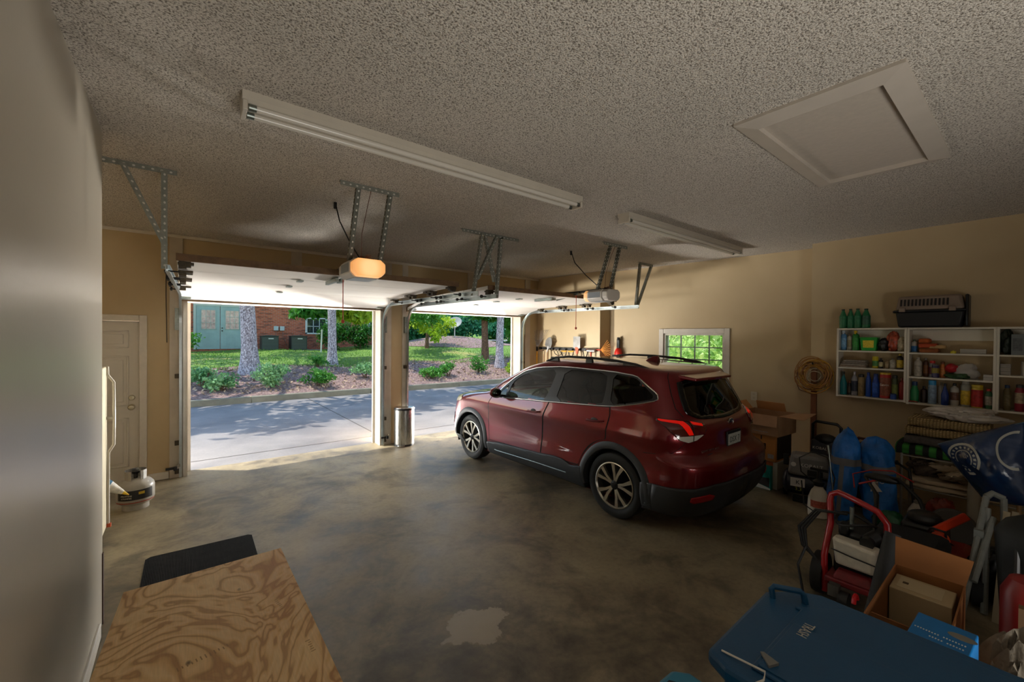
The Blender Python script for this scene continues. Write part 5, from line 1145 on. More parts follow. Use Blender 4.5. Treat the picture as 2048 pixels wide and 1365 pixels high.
# ------------------------------------------------------------------ folded canopy bags
mBag = M('blue tent bag nylon', '#1767b6', .5, var=.25, vscale=9, bump=(9, .7, .03)); mStrap = M('grey webbing', '#707176', .8)
def tentbag(label, loc, lean, r, h, rz, lettering=None):
    o = thing('tent_bag', label, 'bag', loc, rz); g = np.random.default_rng(int(h*1000)); ph = g.uniform(0, 6, 8)
    def f(u, v):
        a = 2*PI*u; k = 1+.07*math.sin(3*a+ph[0]+5*v)+.05*math.sin(5*a-9*v+ph[1])+.035*math.sin(9*a+17*v+ph[2])
        prof = min(1, .55+v*8, (max(0, 1-v)*7)**.36)
        rr = r*k*(.85+.15*math.sin(PI*v))*(prof if prof < 1 else 1)
        z = h*v + (.05*math.cos(a)+.035*math.sin(2*a+ph[3]))*max(0, v-.55); return (rr*math.cos(a)*.85+lean[0]*v, rr*math.sin(a)+lean[1]*v, max(0, z))
    b = MB(); b.grid(f, 40, 30); b.build('bag', mBag, o, smooth=60, weld=True)
    def band(z0, z1):
        q = MB(); q.grid(lambda u, v: (lambda p: ((p[0]-lean[0]*(z0+(z1-z0)*v)/h)*1.035+lean[0]*(z0+(z1-z0)*v)/h, (p[1]-lean[1]*(z0+(z1-z0)*v)/h)*1.035+lean[1]*(z0+(z1-z0)*v)/h, p[2]))(f(u, (z0+(z1-z0)*v)/h)), 40, 3); return q
    band(h*.62, h*.70).build('top_strap', mStrap, o, smooth=60)
    q = MB(); q.grid(lambda u, v: tuple(Vector(f(.48+.05*u, .12+.52*v))*1.0+Vector((-.006, 0, 0))), 3, 24); q.build('long_strap', mStrap, o, smooth=60)
    if lettering:
        p = f(.44, .52); text('lettering', lettering, .05, mLet, o, frame((p[0]-.02, p[1]-.06, p[2]), (.25, -1, 0), (0, 0, 1)))
        q = MB(); q.prism([(.0, .0), (.085, .02), (.015, .11)], -.002, .002, lambda a, c, t: (f(.5, .5)[0]-.018+t, f(.5, .5)[1]-a+.03, f(.5, .5)[2]+c-.09)); q.build('white_flap', mLet, o, smooth=0, recalc=True)
    return o
tentbag('blue tent bag with grey straps leaning by the compressor, the left one of two', (4.92, 1.155, 0), (.22, .0), .115, .83, 0)
tentbag('blue tent bag lettered COO with a white flap, the right one of two', (5.12, .90, 0), (.15, .06), .135, .77, 0, 'COO')
o = thing('camp_chair_bag', 'dark brown domed bundle on the wall between the two blue bags', 'bag', (5.56, 1.08, 0))
b = MB(); b.grid(lambda u, v: ((.13*math.cos(2*PI*u))*min(1, (1-v)*3)**.5, .16*math.sin(2*PI*u)*min(1, (1-v)*2.2)**.5, .70*v), 24, 12); b.build('cover', cm('#251a14', .8, var=.2), o, weld=True)
b = MB(); b.tube([(0, -.14, .56), (-.02, -.07, .69), (-.02, .07, .695), (0, .14, .58)], .015, 8); b.build('piping', cm('#4a2417', .7), o)

# ------------------------------------------------------------------ wire rack with blankets and linen
mRack = M('white coated wire', '#8d897f', .45)
o = thing('wire_rack', 'white wire rack holding the folded blankets against the wall', 'rack', (5.72, .36, 0))
for x in (5.52, 5.95):
    for y in (.815, -.10): b = MB(); b.tube([(x, y, 0), (x, y, .63)], .011, 8); b.build('post', mRack, o, True)
for z in (.30, .60):
    b = MB()
    for x in (5.52, 5.95): b.tube([(x, .815, z), (x, -.10, z)], .007, 6)
    for i in range(12): y = .815-i*.083; b.tube([(5.52, y, z), (5.95, y, z)], .004, 5)
    for i in range(5): x = 5.58+i*.08; b.tube([(x, .815, z), (x, -.10, z)], .004, 5)
    b.build('wire_shelf', mRack, o, True)
def fold(name, label, y0, y1, z0, z1, mat, x0=5.50, x1=5.96, layers=1, seed=1, extra=None):
    o = thing(name, label, 'blanket', ((x0+x1)/2, (y0+y1)/2, z0)); g = random.Random(seed); h = (z1-z0)/layers
    for k in range(layers):
        b = MB(); za, zb = z0+k*h, z0+(k+1)*h
        def f(u, v):
            y = y0+(y1-y0)*u; a = 2*PI*v; cx, cz = (x0+x1)/2, (za+zb)/2; e = .55
            c, s_ = math.cos(a), math.sin(a); w = 1+.03*math.sin(9*u+k*2+seed)
            px = cx+(x1-x0)/2*w*math.copysign(abs(c)**.35, c); pz = cz+(zb-za)/2*.99*math.copysign(abs(s_)**e, s_)+.004*math.sin(13*u+4*v*6+seed)
            return (px+k*.012, y-k*.02, pz)
        b.grid(f, 24, 28)
        n = 29; b.f += [tuple(range(28, 0, -1)), tuple(24*n+j for j in range(28))]
        b.build('folded_layer', mat, o, True, smooth=50)
    return o
def plaid():
    t = NT('green and black plaid'); v = t.coord(); w1 = t.n('ShaderNodeTexWave'); t.l(v, w1.inputs[0]); w1.bands_direction = 'Y'; w1.inputs['Scale'].default_value = 3.4
    w2 = t.n('ShaderNodeTexWave'); t.l(v, w2.inputs[0]); w2.bands_direction = 'Z'; w2.inputs['Scale'].default_value = 5
    a = t.ramp(w1.outputs[0], [(.40, '#0e1410'), (.48, '#2b7a2c'), (.9, '#3a8a34')]); c = t.mix(t.math('MULTIPLY', w2.outputs[0], .4), a, lin('#141a14')); t.bsdf(c, .9); return t.m
def knit():
    t = NT('tan ribbed knit'); v = t.coord(); w1 = t.n('ShaderNodeTexWave'); t.l(v, w1.inputs[0]); w1.bands_direction = 'Y'; w1.inputs['Scale'].default_value = 14; w1.inputs['Distortion'].default_value = 1.5
    w2 = t.n('ShaderNodeTexWave'); t.l(v, w2.inputs[0]); w2.bands_direction = 'Z'; w2.inputs['Scale'].default_value = 22; m = t.math('MULTIPLY', w1.outputs[0], w2.outputs[0])
    t.bsdf(t.ramp(m, [(.0, '#7a653f'), (.6, '#c0a672')]), .95, normal=t.bump(m, .8, .01)); return t.m
mKnit, mPlaid = knit(), plaid(); mGreyB = M('charcoal blanket', '#504a46', .95, var=.2, vscale=60)
fold('plaid_blanket', 'green and black plaid blanket at the bottom of the blanket pile', .86, .25, .608, .712, mPlaid, layers=1, seed=2)
fold('grey_blanket', 'charcoal blanket folded above the green and black plaid one', .80, .24, .713, .80, mGreyB, 5.52, 5.95, 1, 3)
fold('woven_throw', 'tan ribbed throw folded double near the top of the blanket pile', .80, .27, .802, .97, mKnit, 5.53, 5.95, 2, 4)
crumple('plastic_bag', 'crumpled whitish plastic bag on top of the tan throw', 'bag', (5.74, .42, .972), (.17, .23, .055), cm('#cfc8bf', .35), 21, n=(40, 22), amp=.3)
mLinen = M('beige linen', '#b8a68a', .9, var=.15, vscale=7, bump=(12, .6, .03))
fold('linen_stack', 'beige sheets folded on the lower rack shelf', .78, .16, .308, .40, mLinen, 5.50, 5.93, 2, 6)
crumple('linen_heap', 'rumpled beige sheet heaped over the folded ones', 'cloth', (5.66, .38, .402), (.16, .22, .085), mLinen, 23, n=(44, 24), amp=.34)
crumple('brown_cloth', 'dusty brown cloth bunched at the left of the lower rack shelf', 'cloth', (5.70, .66, .402), (.13, .12, .075), M('dusty brown cloth', '#5c4d3f', .9, bump=(14, .5, .03)), 24, n=(40, 20), amp=.3)
crumple('white_pouch', 'small white bundle peeping out left of the blue foil sheet', 'bag', (5.40, .33, .0), (.04, .04, .30), cm('#a59d8c', .6), 25)

# ------------------------------------------------------------------ blue foil sheet with ring emblems
mFoil = M('navy foil sheet', '#0f2c52', .28, var=.2, vscale=5, bump=(5, .6, .05), Coat_Weight=.5); mFoilW = M('foil white ring', '#a7a8a0', .45)
o = thing('foil_sheet', 'shiny navy foil sheet with white ring emblems draped over the grey stand', 'foil sheet', (4.62, .25, .58))
crn = [Vector((4.66, .475, .905)), Vector((4.60, .05, 1.155)), Vector((4.42, .03, .62)), Vector((4.60, .225, .565))]
def foil(u, v, d=0.):
    p = (crn[0].lerp(crn[1], u)).lerp(crn[3].lerp(crn[2], u), v)
    bl = math.sin(PI*min(max(u, 0), 1))*math.sin(PI*min(max(v, 0), 1))
    n = Vector((-.9, .25, .3)).normalized()
    w = .012*math.sin(9*u+14*v)+.008*math.sin(21*u-11*v)
    return p + n*(.10*bl**.7+w*bl+d)
b = MB(); b.grid(lambda u, v: tuple(foil(u, v)), 30, 30); b.build('sheet', mFoil, o, True, smooth=70, solid=.012)
def ring(uc, vc, r0, r1, a0, a1, nm, mat, par, d=.016):
    q = MB(); q.grid(lambda s, t: tuple(foil(uc+(r0+(r1-r0)*t)*math.cos(a0+(a1-a0)*s), vc+1.15*(r0+(r1-r0)*t)*math.sin(a0+(a1-a0)*s), d)), 30, 2); return q.build(nm, mat, par, True, smooth=70)
ring(.22, .36, .20, .235, 0, 2*PI, 'outer_ring', mFoilW, o); ring(.22, .36, .115, .13, 0, 2*PI, 'inner_ring', mFoilW, o); ring(.90, .35, .19, .22, 1.4, 5.0, 'outer_ring', mFoilW, o)
b = MB()
for k in range(18):
    a = 2*PI*k/18
    b.add([tuple(foil(.22+(.165+dr)*math.cos(a+da), .36+1.15*(.165+dr)*math.sin(a+da), .016)) for dr, da in ((-.018, -.05), (.014, -.11), (.02, .05), (-.014, .1))], [(0, 1, 2, 3)])
for k in range(6): b.add([tuple(foil(.14+.03*k+dx, .34+dy+.01*math.sin(k*2), .016)) for dx, dy in ((0, 0), (.018, -.005), (.02, .03), (.004, .035))], [(0, 1, 2, 3)])
b.build('ring_marks', mFoilW, o, True, smooth=0)
b = MB(); b.bar(foil(0, 0, .004), foil(1, 0, .004), .02, .004); b.build('pale_hem', M('foil hem', '#4c6b7c', .4), o, True, smooth=0)

# grey tubular stand
mPipe = M('grey painted tube', '#7c7f7a', .5, var=.1, vscale=30)
o = thing('folding_stand', 'grey tubular folding stand with crossed legs under the foil sheet', 'stand', (4.0, .22, 0))
for p, q in (((4.28, .205, .66), (3.72, .275, 0)), ((4.22, .195, .60), (3.95, .19, 0)), ((4.33, .13, .66), (3.98, .10, 0)), ((4.20, .17, .55), (3.86, .23, .22))):
    b = MB(); b.tube([p, tuple((Vector(p)+Vector(q))/2), q], .017, 10); b.build('leg', mPipe, o, True)
b = MB(); b.tube([(4.28, .205, .66), (4.31, .18, .685), (4.33, .13, .66)], .02, 10); b.build('top_bow', mPipe, o, True)
b = MB(); b.box((4.10, .225, .44), (.05, .045, .08)); b.build('hinge_joint', mPipe, o, True)
o = thing('wooden_pole', 'tan wooden pole leaning by the right edge, beside the foil sheet', 'pole', (4.6, .055, 0))
b = MB(); b.tube([(4.52, .045, .0), (4.60, .088, 1.02)], .012, 10); b.ball((4.60, .088, 1.03), (.018, .018, .04)); b.build('pole', M('tan pole', '#84643a', .6), o, True)
o = thing('red_hoop', 'red-rimmed hoop at the right edge above the foil sheet', 'hoop', (4.8, .05, .84))
b = MB(); b.tube([(4.80+.02*math.cos(a), .03+.05*math.cos(a), .98+.085*math.sin(a)) for a in [2*PI*i/24 for i in range(24)]], .010, 8, closed=True); b.build('rim', cm('#a32b20'), o, True)
b = MB(); b.tube([(4.80, .03, .895), (4.80, .03, 0)], .014, 8); b.build('shaft', cm('#6a4d2c'), o, True)

# ------------------------------------------------------------------ lawn mower
mRedM = M('mower red', '#8e1411', .4, var=.15, vscale=20)
o = thing('lawn_mower', 'black and red lawn mower with a large black grass bag behind the red washer', 'lawn mower', (4.05, .62, 0))
b = MB(); b.hexa([(4.02, .22, .10), (4.55, .22, .10), (4.55, .78, .10), (4.02, .78, .10)], [(4.10, .28, .24), (4.50, .28, .24), (4.50, .72, .24), (4.10, .72, .24)]); b.build('deck', mRedM, o, True, bevel=.03)
b = MB(); b.bx(4.18, 4.42, .38, .62, .24, .38); b.lathe([(.10, .38), (.10, .43), (.06, .45), (0, .45)], 20, (4.30, .50, 0)); b.build('engine', cm('#1a1a1a'), o, True, bevel=.02)
for x, y in ((4.05, .22), (4.05, .78), (4.52, .22), (4.52, .78)):
    b = MB(); b.tube([(x, y-.025, .09), (x, y+.025, .09)], .09, 20); b.build('wheel', mBlackR, o, True)
b = MB(); b.hexa([(3.64, .34, .10), (3.96, .34, .10), (3.96, .70, .10), (3.64, .70, .10)], [(3.62, .33, .43), (3.97, .33, .43), (3.97, .70, .43), (3.62, .70, .43)]); b.build('grass_bag', M('black mesh bag', '#0e0f10', .9, bump=(150, .3)), o, True, bevel=.05)
b = MB(); b.tube([(4.12, .76, .22), (4.45, .80, .45), (4.72, .93, .51), (4.70, .86, .545), (4.62, .70, .575), (4.52, .56, .47), (4.42, .48, .28), (4.35, .34, .22)], .014, 10); b.build('handle', cm('#131313', .5), o, True)
b = MB(); b.ball((4.66, .80, .545), (.05, .13, .035)); b.build('control_cover', cm('#17191a'), o, True)
b = MB(); b.tube([(4.70, 1.0, .40), (4.78, 1.03, .50), (4.80, .90, .565), (4.80, .76, .59), (4.72, .62, .55)], .006, 8); b.tube([(4.60, .95, .47), (4.64, .83, .53)], .008, 8); b.build('red_bail', cm('#a01d1d', .4), o, True)

# ------------------------------------------------------------------ red petrol pressure washer
o = thing('petrol_pressure_washer', 'red-framed petrol pressure washer with a white tank and black engine', 'pressure washer', (3.42, .70, 0))
mRF = M('red tube frame', '#a3141a', .3, Coat_Weight=.4)
b = MB(); b.tube([(3.33, .855, .06), (3.33, .86, .30), (3.40, .845, .50), (3.47, .87, .62), (3.49, .865, .66), (3.47, .82, .69), (3.40, .70, .68), (3.36, .60, .66), (3.36, .555, .60), (3.38, .55, .45), (3.36, .54, .20)], .019, 12); b.build('frame', mRF, o, True)
b = MB(); b.bx(3.25, 3.60, .56, .84, .16, .20); b.hexa([(3.25, .60, .20), (3.34, .60, .20), (3.34, .80, .20), (3.25, .80, .20)], [(3.28, .62, .25), (3.34, .62, .25), (3.34, .78, .25), (3.28, .78, .25)]); b.build('base_plate', M('grimy red steel', '#6a1013', .6, var=.3, vscale=20), o, True, bevel=.01)
b = MB(); b.bx(3.36, 3.58, .58, .82, .20, .42); b.lathe([(.10, .42), (.10, .47), (.05, .50), (0, .50)], 20, (3.47, .70, 0)); b.tube([(3.36, .66, .44), (3.40, .60, .50), (3.46, .60, .50)], .04, 12); b.bx(3.37, 3.45, .74, .80, .44, .52); b.build('engine', cm('#151515', .5), o, True, bevel=.015)
b = MB(); b.tube([(3.30, .64, .46), (3.345, .64, .46)], .035, 16); b.build('filler_cap', cm('#202020'), o, True)
tk = [(3.255, .590), (3.36, .57), (3.36, .81), (3.275, .815)]
b = MB(); b.hexa([(3.30, .60, .27), (3.37, .60, .27), (3.37, .80, .27), (3.31, .80, .27)], [(3.245, .585, .435), (3.36, .575, .445), (3.36, .805, .455), (3.265, .81, .455)]); b.build('white_tank', cm('#cfc8b6', .5, var=.1, vscale=25), o, True, recalc=True, bevel=.02)
b = MB(); b.tube([(3.275, .81, .375), (3.262, .70, .365), (3.262, .585, .355)], .004, 6); b.build('tank_seam', mBlack, o, True)
for y in (.90, .50):
    b = MB(); b.lathe([(.085, -.02), (.12, -.034), (.132, -.03), (.135, 0), (.132, .03), (.12, .034), (.085, .02)], 30, (3.42, y, .135), 'Y'); w_ = b.build('wheel', mTyre, o, True, recalc=True)
    b = MB(); b.lathe([(0, -.012), (.088, -.016), (.088, .016), (0, .012)], 20, (3.42, y, .135), 'Y'); b.build('hub', cm('#2a2723'), w_, True)
b = MB(); b.tube([(3.20, .70, .11), (3.20, .75, .11)], .05, 16); b.build('pump', cm('#1b1b1b'), o, True)
for k in range(4): b = MB(); b.bx(3.17+.014*k, 3.178+.014*k, .745, .80, .12, .19); b.build('cooling_fin', cm('#4a4843'), o, True, smooth=0)
b = MB(); b.tube([(3.16+.035*math.cos(a), .66, .15+.035*math.sin(a)) for a in [PI*i/10 for i in range(11)]], .012, 8); b.build('red_knob', cm('#c4151c', .35), o, True)
b = MB()
for k in range(3):
    s_ = .012*k; b.tube([(3.40, .78-s_, .58), (3.38, .90+s_, .56), (3.36, .98+s_*1.5, .42), (3.36, .97+s_, .30), (3.34, .88, .22)], .009, 8)
b.tube([(3.35, .97, .30), (3.30, 1.0, .18), (3.28, .97, .06), (3.20, .93, .012), (3.10, .86, .012)], .008, 8)
b.tube([(3.42+.10*math.cos(a), .72+.10*math.sin(a), .54+.02*math.sin(2*a)) for a in [PI*2*i/20 for i in range(20)]], .009, 8, closed=True); b.build('hose', cm('#161616', .5), o, True)
b = MB(); b.tube([(3.38, .73, .50), (3.38, .73, .64)], .012, 10); b.build('grey_lance', mGalv, o, True)
o = thing('rubber_wrapped_pole', 'thick dark grey pole leaning beside the open carton', 'pole', (3.03, .55, 0))
b = MB(); b.tube([(2.78, .56, .0), (3.05, .48, .66)], .035, 12); b.build('pole', M('dark grey foam', '#2f3030', .8, bump=(60, .2)), o, True)

# ------------------------------------------------------------------ odds and ends between rack and mower
o = thing('chainsaw', 'orange chainsaw with its bar in an orange cover, lying on the black bin bag', 'chainsaw', (4.30, .36, .34))
b = MB(); b.hexa([(4.13, .42, .365), (4.13, .455, .405), (4.43, .325, .475), (4.43, .29, .435)], [(4.10, .405, .375), (4.10, .44, .415), (4.40, .31, .485), (4.40, .275, .445)]); b.build('bar_cover', cm('#c2330f', .4), o, True, recalc=True, bevel=.01)
b = MB(); b.ball((4.07, .40, .36), (.06, .05, .045)); b.ball((4.06, .45, .35), (.05, .06, .03)); b.build('body', cm('#c03a12', .4), o, True)
b = MB(); b.tube([(4.05, .37, .38), (4.02, .37, .43), (4.04, .44, .43), (4.07, .46, .38)], .008, 8); b.build('handle', cm('#151515'), o, True)
crumple('black_bin_bag', 'black plastic sack that the chainsaw lies on', 'bag', (4.24, .12, 0), (.20, .17, .17), cm('#0f1012', .35), 31, n=(36, 20))
o = thing('desk_fan', 'grey round fan lying face out behind the chainsaw', 'fan', (5.02, .42, 0))
b = MB(); b.lathe([(.02, -.04), (.14, -.035), (.15, 0), (.14, .035), (.02, .04)], 28, (5.02, .42, .17), 'X'); b.build('guard', cm('#4f4d49', .5), o, True, recalc=True)
b = MB(); b.bx(4.97, 5.07, .36, .48, 0, .03); b.tube([(5.02, .42, .03), (5.02, .42, .05)], .02, 10); b.build('foot', cm('#2a2927'), o, True)
o = thing('white_jug', 'white plastic jug standing left of the round fan', 'jug', (5.06, .64, 0))
b = MB(); b.bx(-.06, .06, -.06, .06, 0, .22); b.hexa([(-.06, -.06, .22), (.06, -.06, .22), (.06, .06, .22), (-.06, .06, .22)], [(-.025, -.025, .29), (.025, -.025, .29), (.025, .025, .29), (-.025, .025, .29)]); b.build('body', cm('#a59c8d', .5), o, bevel=.012)
b = MB(); b.lathe([(.024, .285), (.024, .31), (0, .31)], 14); b.build('cap', cm('#7d776b'), o)
crumple('red_yellow_sack', 'red and yellow printed sack on the floor behind the wire rack post', 'bag', (5.34, .52, 0), (.08, .09, .15), cm('#7c2a16', .5, var=.7, vscale=9), 33)
crumple('green_bag', 'shiny green plastic bag on the floor in front of the wire rack', 'bag', (4.98, .80, 0), (.07, .10, .09), cm('#0f5a34', .3, var=.3, vscale=20), 34)
o = thing('walker_frame', 'small black frame with a grip, standing by the left rack post', 'frame', (5.40, .72, 0))
b = MB(); b.tube([(5.42, .93, 0), (5.46, .90, .50), (5.45, .84, .53), (5.40, .74, .48), (5.34, .70, .20), (5.34, .70, 0)], .012, 8); b.tube([(5.46, .93, .515), (5.45, .83, .53)], .022, 10); b.build('tube', cm('#1c1a1a'), o, True)
o = thing('golf_bag', 'tall dark green-black bag at the right edge of the photo', 'bag', (3.35, -.05, 0))
b = MB(); b.grid(lambda u, v: (.14*math.cos(2*PI*u)*(1 if v < .9 else (1-v)*10)*(1+.05*math.sin(5*2*PI*u+6*v)), .14*math.sin(2*PI*u)*(1 if v < .9 else (1-v)*10)+.05*v, .86*v), 28, 14); b.build('bag', cm('#0d1413', .6, var=.3, vscale=20), o, weld=True, smooth=60)
b = MB(); b.tube([(-.12, .08, .2), (-.14, .10, .5), (-.10, .10, .75)], .012, 8); b.build('strap', cm('#2b2a28'), o)
crumple('white_sack', 'small whitish bag wedged between the stand and the tall dark bag', 'bag', (4.02, -.02, 0), (.07, .05, .24), cm('#8c8684', .5), 36)
for i, (x, y, lab) in enumerate(((4.16, .11, 'pale wooden slat, the left one of two by the folding stand'), (4.20, .075, 'pale wooden slat, the right one of two by the folding stand'))):
    o = thing('timber_strip', lab, 'timber strip', (x, y, 0)); b = MB(); b.bar((x-.28, y+.03, 0), (x, y, .62), .03, .012); b.build('strip', M('pale slat', '#8a7c62', .6), o, True, smooth=0)

# ------------------------------------------------------------------ foreground: carton with a white box, blue box, carts
mCard2 = M('open carton cardboard', '#8e5a2c', .75, var=.08, vscale=8)
o = thing('large_open_carton', 'large open cardboard carton beside the blue cart, holding a cream box', 'box', (2.45, .31, 0))
x0, x1, y0, y1, H_ = 2.13, 2.80, .19, .43, .60; t = .006
b = MB(); b.bx(x0, x0+t, y0, y1, 0, H_); b.bx(x1-t, x1, y0, y1, 0, H_); b.bx(x0, x1, y0, y0+t, 0, H_); b.bx(x0, x1, y1-t, y1, 0, H_); b.bx(x0, x1, y0, y1, 0, t); b.build('box', mCard2, o, True, smooth=0)
b = MB(); b.hexa([(x1-t, y0, H_), (x1, y0, H_), (x1, y1, H_), (x1-t, y1, H_)], [(x1+.06, y0-.02, H_+.10), (x1+.066, y0-.02, H_+.10), (x1+.066, y1+.01, H_+.115), (x1+.06, y1+.01, H_+.115)]); b.build('far_flap', mCard2, o, True, smooth=0)
b = MB(); b.hexa([(x0, y0+.02, H_), (x0+t, y0+.02, H_), (x0+t, y1-.02, H_), (x0, y1-.02, H_)], [(x0-.03, y0+.04, H_+.06), (x0-.024, y0+.04, H_+.06), (x0-.024, y1-.04, H_+.06), (x0-.03, y1-.04, H_+.06)]); b.build('near_flap', mCard2, o, True, smooth=0)
o = thing('cream_box', 'long cream printed box lying inside the large open carton', 'box', (2.68, .32, .006))
b = MB(); b.bx(2.60, 2.775, .215, .42, .006, .565); b.build('box', cm('#b09c78', .6, var=.06), o, True, bevel=.004)
b = MB(); b.bx(2.63, 2.75, .25, .40, .5652, .5665); b.build('printed_panel', cm('#b9a988', .6), o, True, smooth=0)
b = MB(); b.bx(2.68, 2.70, .365, .385, .5665, .568); b.build('dark_mark', cm('#4a3c28'), o, True, smooth=0)
crumple('packing_paper', 'crumpled brown paper filling the large open carton', 'paper', (2.36, .31, .008), (.19, .095, .235), M('brown packing paper', '#6b4322', .85, bump=(14, .5, .03)), 41)
o = thing('grey_tote', 'dark grey tote carrying the bright blue box', 'tote', (2.02, .10, 0)); 
b = MB(); b.hexa([(1.93, -.14, 0), (2.11, -.14, 0), (2.11, .26, 0), (1.93, .26, 0)], [(1.89, -.18, .56), (2.12, -.18, .56), (2.12, .29, .56), (1.89, .29, .56)]); b.build('tub', cm('#24282d', .5), o, True, bevel=.02)
b = MB(); b.bx(1.875, 2.122, -.195, .305, .56, .585); b.build('lid', cm('#2a3038', .5), o, True, bevel=.006)
mBlueBox = M('bright blue carton', '#1273b8', .4, var=.08, vscale=12)
o = thing('blue_box', 'bright blue printed box tilted on top of the grey tote', 'box', (2.02, .195, .60), -4)
b = MB(T(0, 0, .055) @ rot(y=-6)); b.bx(-.115, .115, -.075, .075, -.05, .05); k = b.build('box', mBlueBox, o, bevel=.004)
m = T(0, 0, .055) @ rot(y=-6)
for s, xx, yy, sz in (('ATLAS', -.085, .005, .022), ('BLUEPRINT FITTINGS', .02, .0, .0115), ('WATER GARDEN', -.005, -.02, .0115)):
    b = MB(m); n = len(s)
    for i in range(n):
        if s[i] != ' ': b.bx(xx-sz*.3, xx+sz*.3*(.6+.4*((i*7) % 3)/2), yy+(n/2-i)*sz*.62-sz*.2, yy+(n/2-i)*sz*.62+sz*.12, .0502, .0507)
    b.build('faint_print', mLet, k, smooth=0)
b = MB(m); b.lathe([(0, .0506), (.017, .0506)], 20, (.06, -.045, 0), sy=2.1); b.f = b.f[:]; b.build('silver_oval', cm('#a9a498', .3), k, smooth=0)
crumple('beige_sack', 'slumped beige sack at the bottom right corner, right of the bright blue box', 'bag', (2.42, .03, 0), (.17, .115, .30), M('beige woven sack', '#7c7262', .85, bump=(16, .5, .03)), 43, n=(36, 22))
o = thing('timber_offcut', 'wooden board standing at the right edge, beside the beige sack', 'board', (2.75, -.03, 0))
b = MB(); b.bx(2.60, 2.64, -.10, .035, 0, .66); b.build('board', M('weathered board', '#75583a', .7, var=.2), o, True, smooth=0)
o = thing('red_canister', 'red canister half cut off by the right edge, above the wooden board', 'canister', (2.95, .0, 0))
b = MB(); b.lathe([(.09, 0), (.095, .02), (.095, .60), (.07, .66), (.02, .68), (0, .68)], 24, (2.93, .0, 0)); b.build('body', cm('#8e1d1c', .4), o, True)
b = MB(); b.lathe([(.02, .68), (.02, .72), (0, .72)], 14, (2.93, .0, 0)); b.build('cap', cm('#1a1a1a'), o, True)
# the dark blue trash cart
mCart = M('dark blue cart plastic', '#0f4b73', .42, var=.06, bump=(220, .12))
o = thing('trash_cart', 'large dark blue wheeled cart with TRASH on its lid, bottom right corner', 'trash cart', (1.12, .05, 0))
b = MB(); b.hexa([(.98, -.22, .04), (1.28, -.22, .04), (1.28, .34, .04), (.98, .34, .04)], [(.93, -.33, .985), (1.335, -.33, .985), (1.335, .43, .985), (.93, .43, .985)]); b.build('body', mCart, o, True, bevel=.025)
lid = [(.905, -.38), (.905, .405), (.93, .455), (1.27, .462), (1.345, .41), (1.375, .36), (1.375, -.38)]
b = MB(); b.prism(lid[::-1], .985, 1.020); lo = b.build('lid', mCart, o, True, recalc=True, smooth=0, bevel=.010)
b = MB(); b.prism([(.945, -.34), (.945, .37), (1.245, .37), (1.245, .385), (1.30, .33), (1.335, .30), (1.335, -.34)][::-1], 1.019, 1.027); b.build('raised_panel', mCart, lo, True, recalc=True, smooth=0, bevel=.005)
b = MB(); b.prism([(.955, -.33), (.955, .36), (1.165, .36), (1.165, -.33)][::-1], 1.026, 1.031); b.build('raised_panel', mCart, lo, True, recalc=True, smooth=0, bevel=.004)
b = MB(); b.tube([(1.252, .436, 1.012), (1.252, .440, 1.042), (1.258, .437, 1.048), (1.290, .384, 1.048), (1.293, .378, 1.042), (1.293, .372, 1.012)], .0075, 10); b.build('lid_handle', mCart, lo, True)
text('lettering', 'TRASH', .030, M('white stencil', '#b9b6ae', .6), lo, frame((1.155, .333, 1.0316), (-1, 0, 0), (0, -1, 0)), .0004, world=True, sx=.72)
b = MB(); b.tube([(.945, .43, 1.022), (.94, .34, 1.034), (.92, .335, 1.03), (.90, .36, 1.01)], .0022, 6); b.build('white_cord', mLet, lo, True)
b = MB(); b.hexa([(.96, .34, 1.03), (.985, .33, 1.03), (1.0, .365, 1.03), (.995, .37, 1.03)][::-1], [(.96, .34, 1.037), (.985, .33, 1.037), (1.0, .365, 1.033), (.995, .37, 1.033)][::-1]); b.build('grey_tab', M('grey tab', '#7c7c7a', .5), lo, True, recalc=True, smooth=0)
for y in (-.28, .38):
    b = MB(); b.tube([(1.26, y-.03, .10), (1.26, y+.03, .10)], .10, 20); b.build('wheel', mBlackR, o, True)
# light blue recycling bin
mRec = M('light blue bin plastic', '#2c7f9f', .4, var=.05)
o = thing('recycling_bin', 'light blue bin with a dark opening, nearer the camera than the blue cart', 'recycling bin', (.78, .30, 0))
b = MB(); b.hexa([(.70, .08, 0), (.88, .08, 0), (.88, .45, 0), (.70, .45, 0)], [(.66, .02, .93), (.885, .02, .93), (.885, .49, .93), (.66, .49, .93)]); b.build('body', mRec, o, True, bevel=.02)
b = MB(); b.prism([(.64, .0), (.64, .50), (.66, .515), (.875, .51), (.90, .48), (.90, .0)][::-1], .93, .965); lo = b.build('lid', mRec, o, True, recalc=True, smooth=0, bevel=.010)
b = MB(); b.prism([(.68, .40), (.70, .49), (.84, .495), (.855, .47), (.84, .415), (.78, .39)][::-1], .9652, .9662); b.build('dark_recess', cm('#0c2234', .6), lo, True, recalc=True, smooth=0)
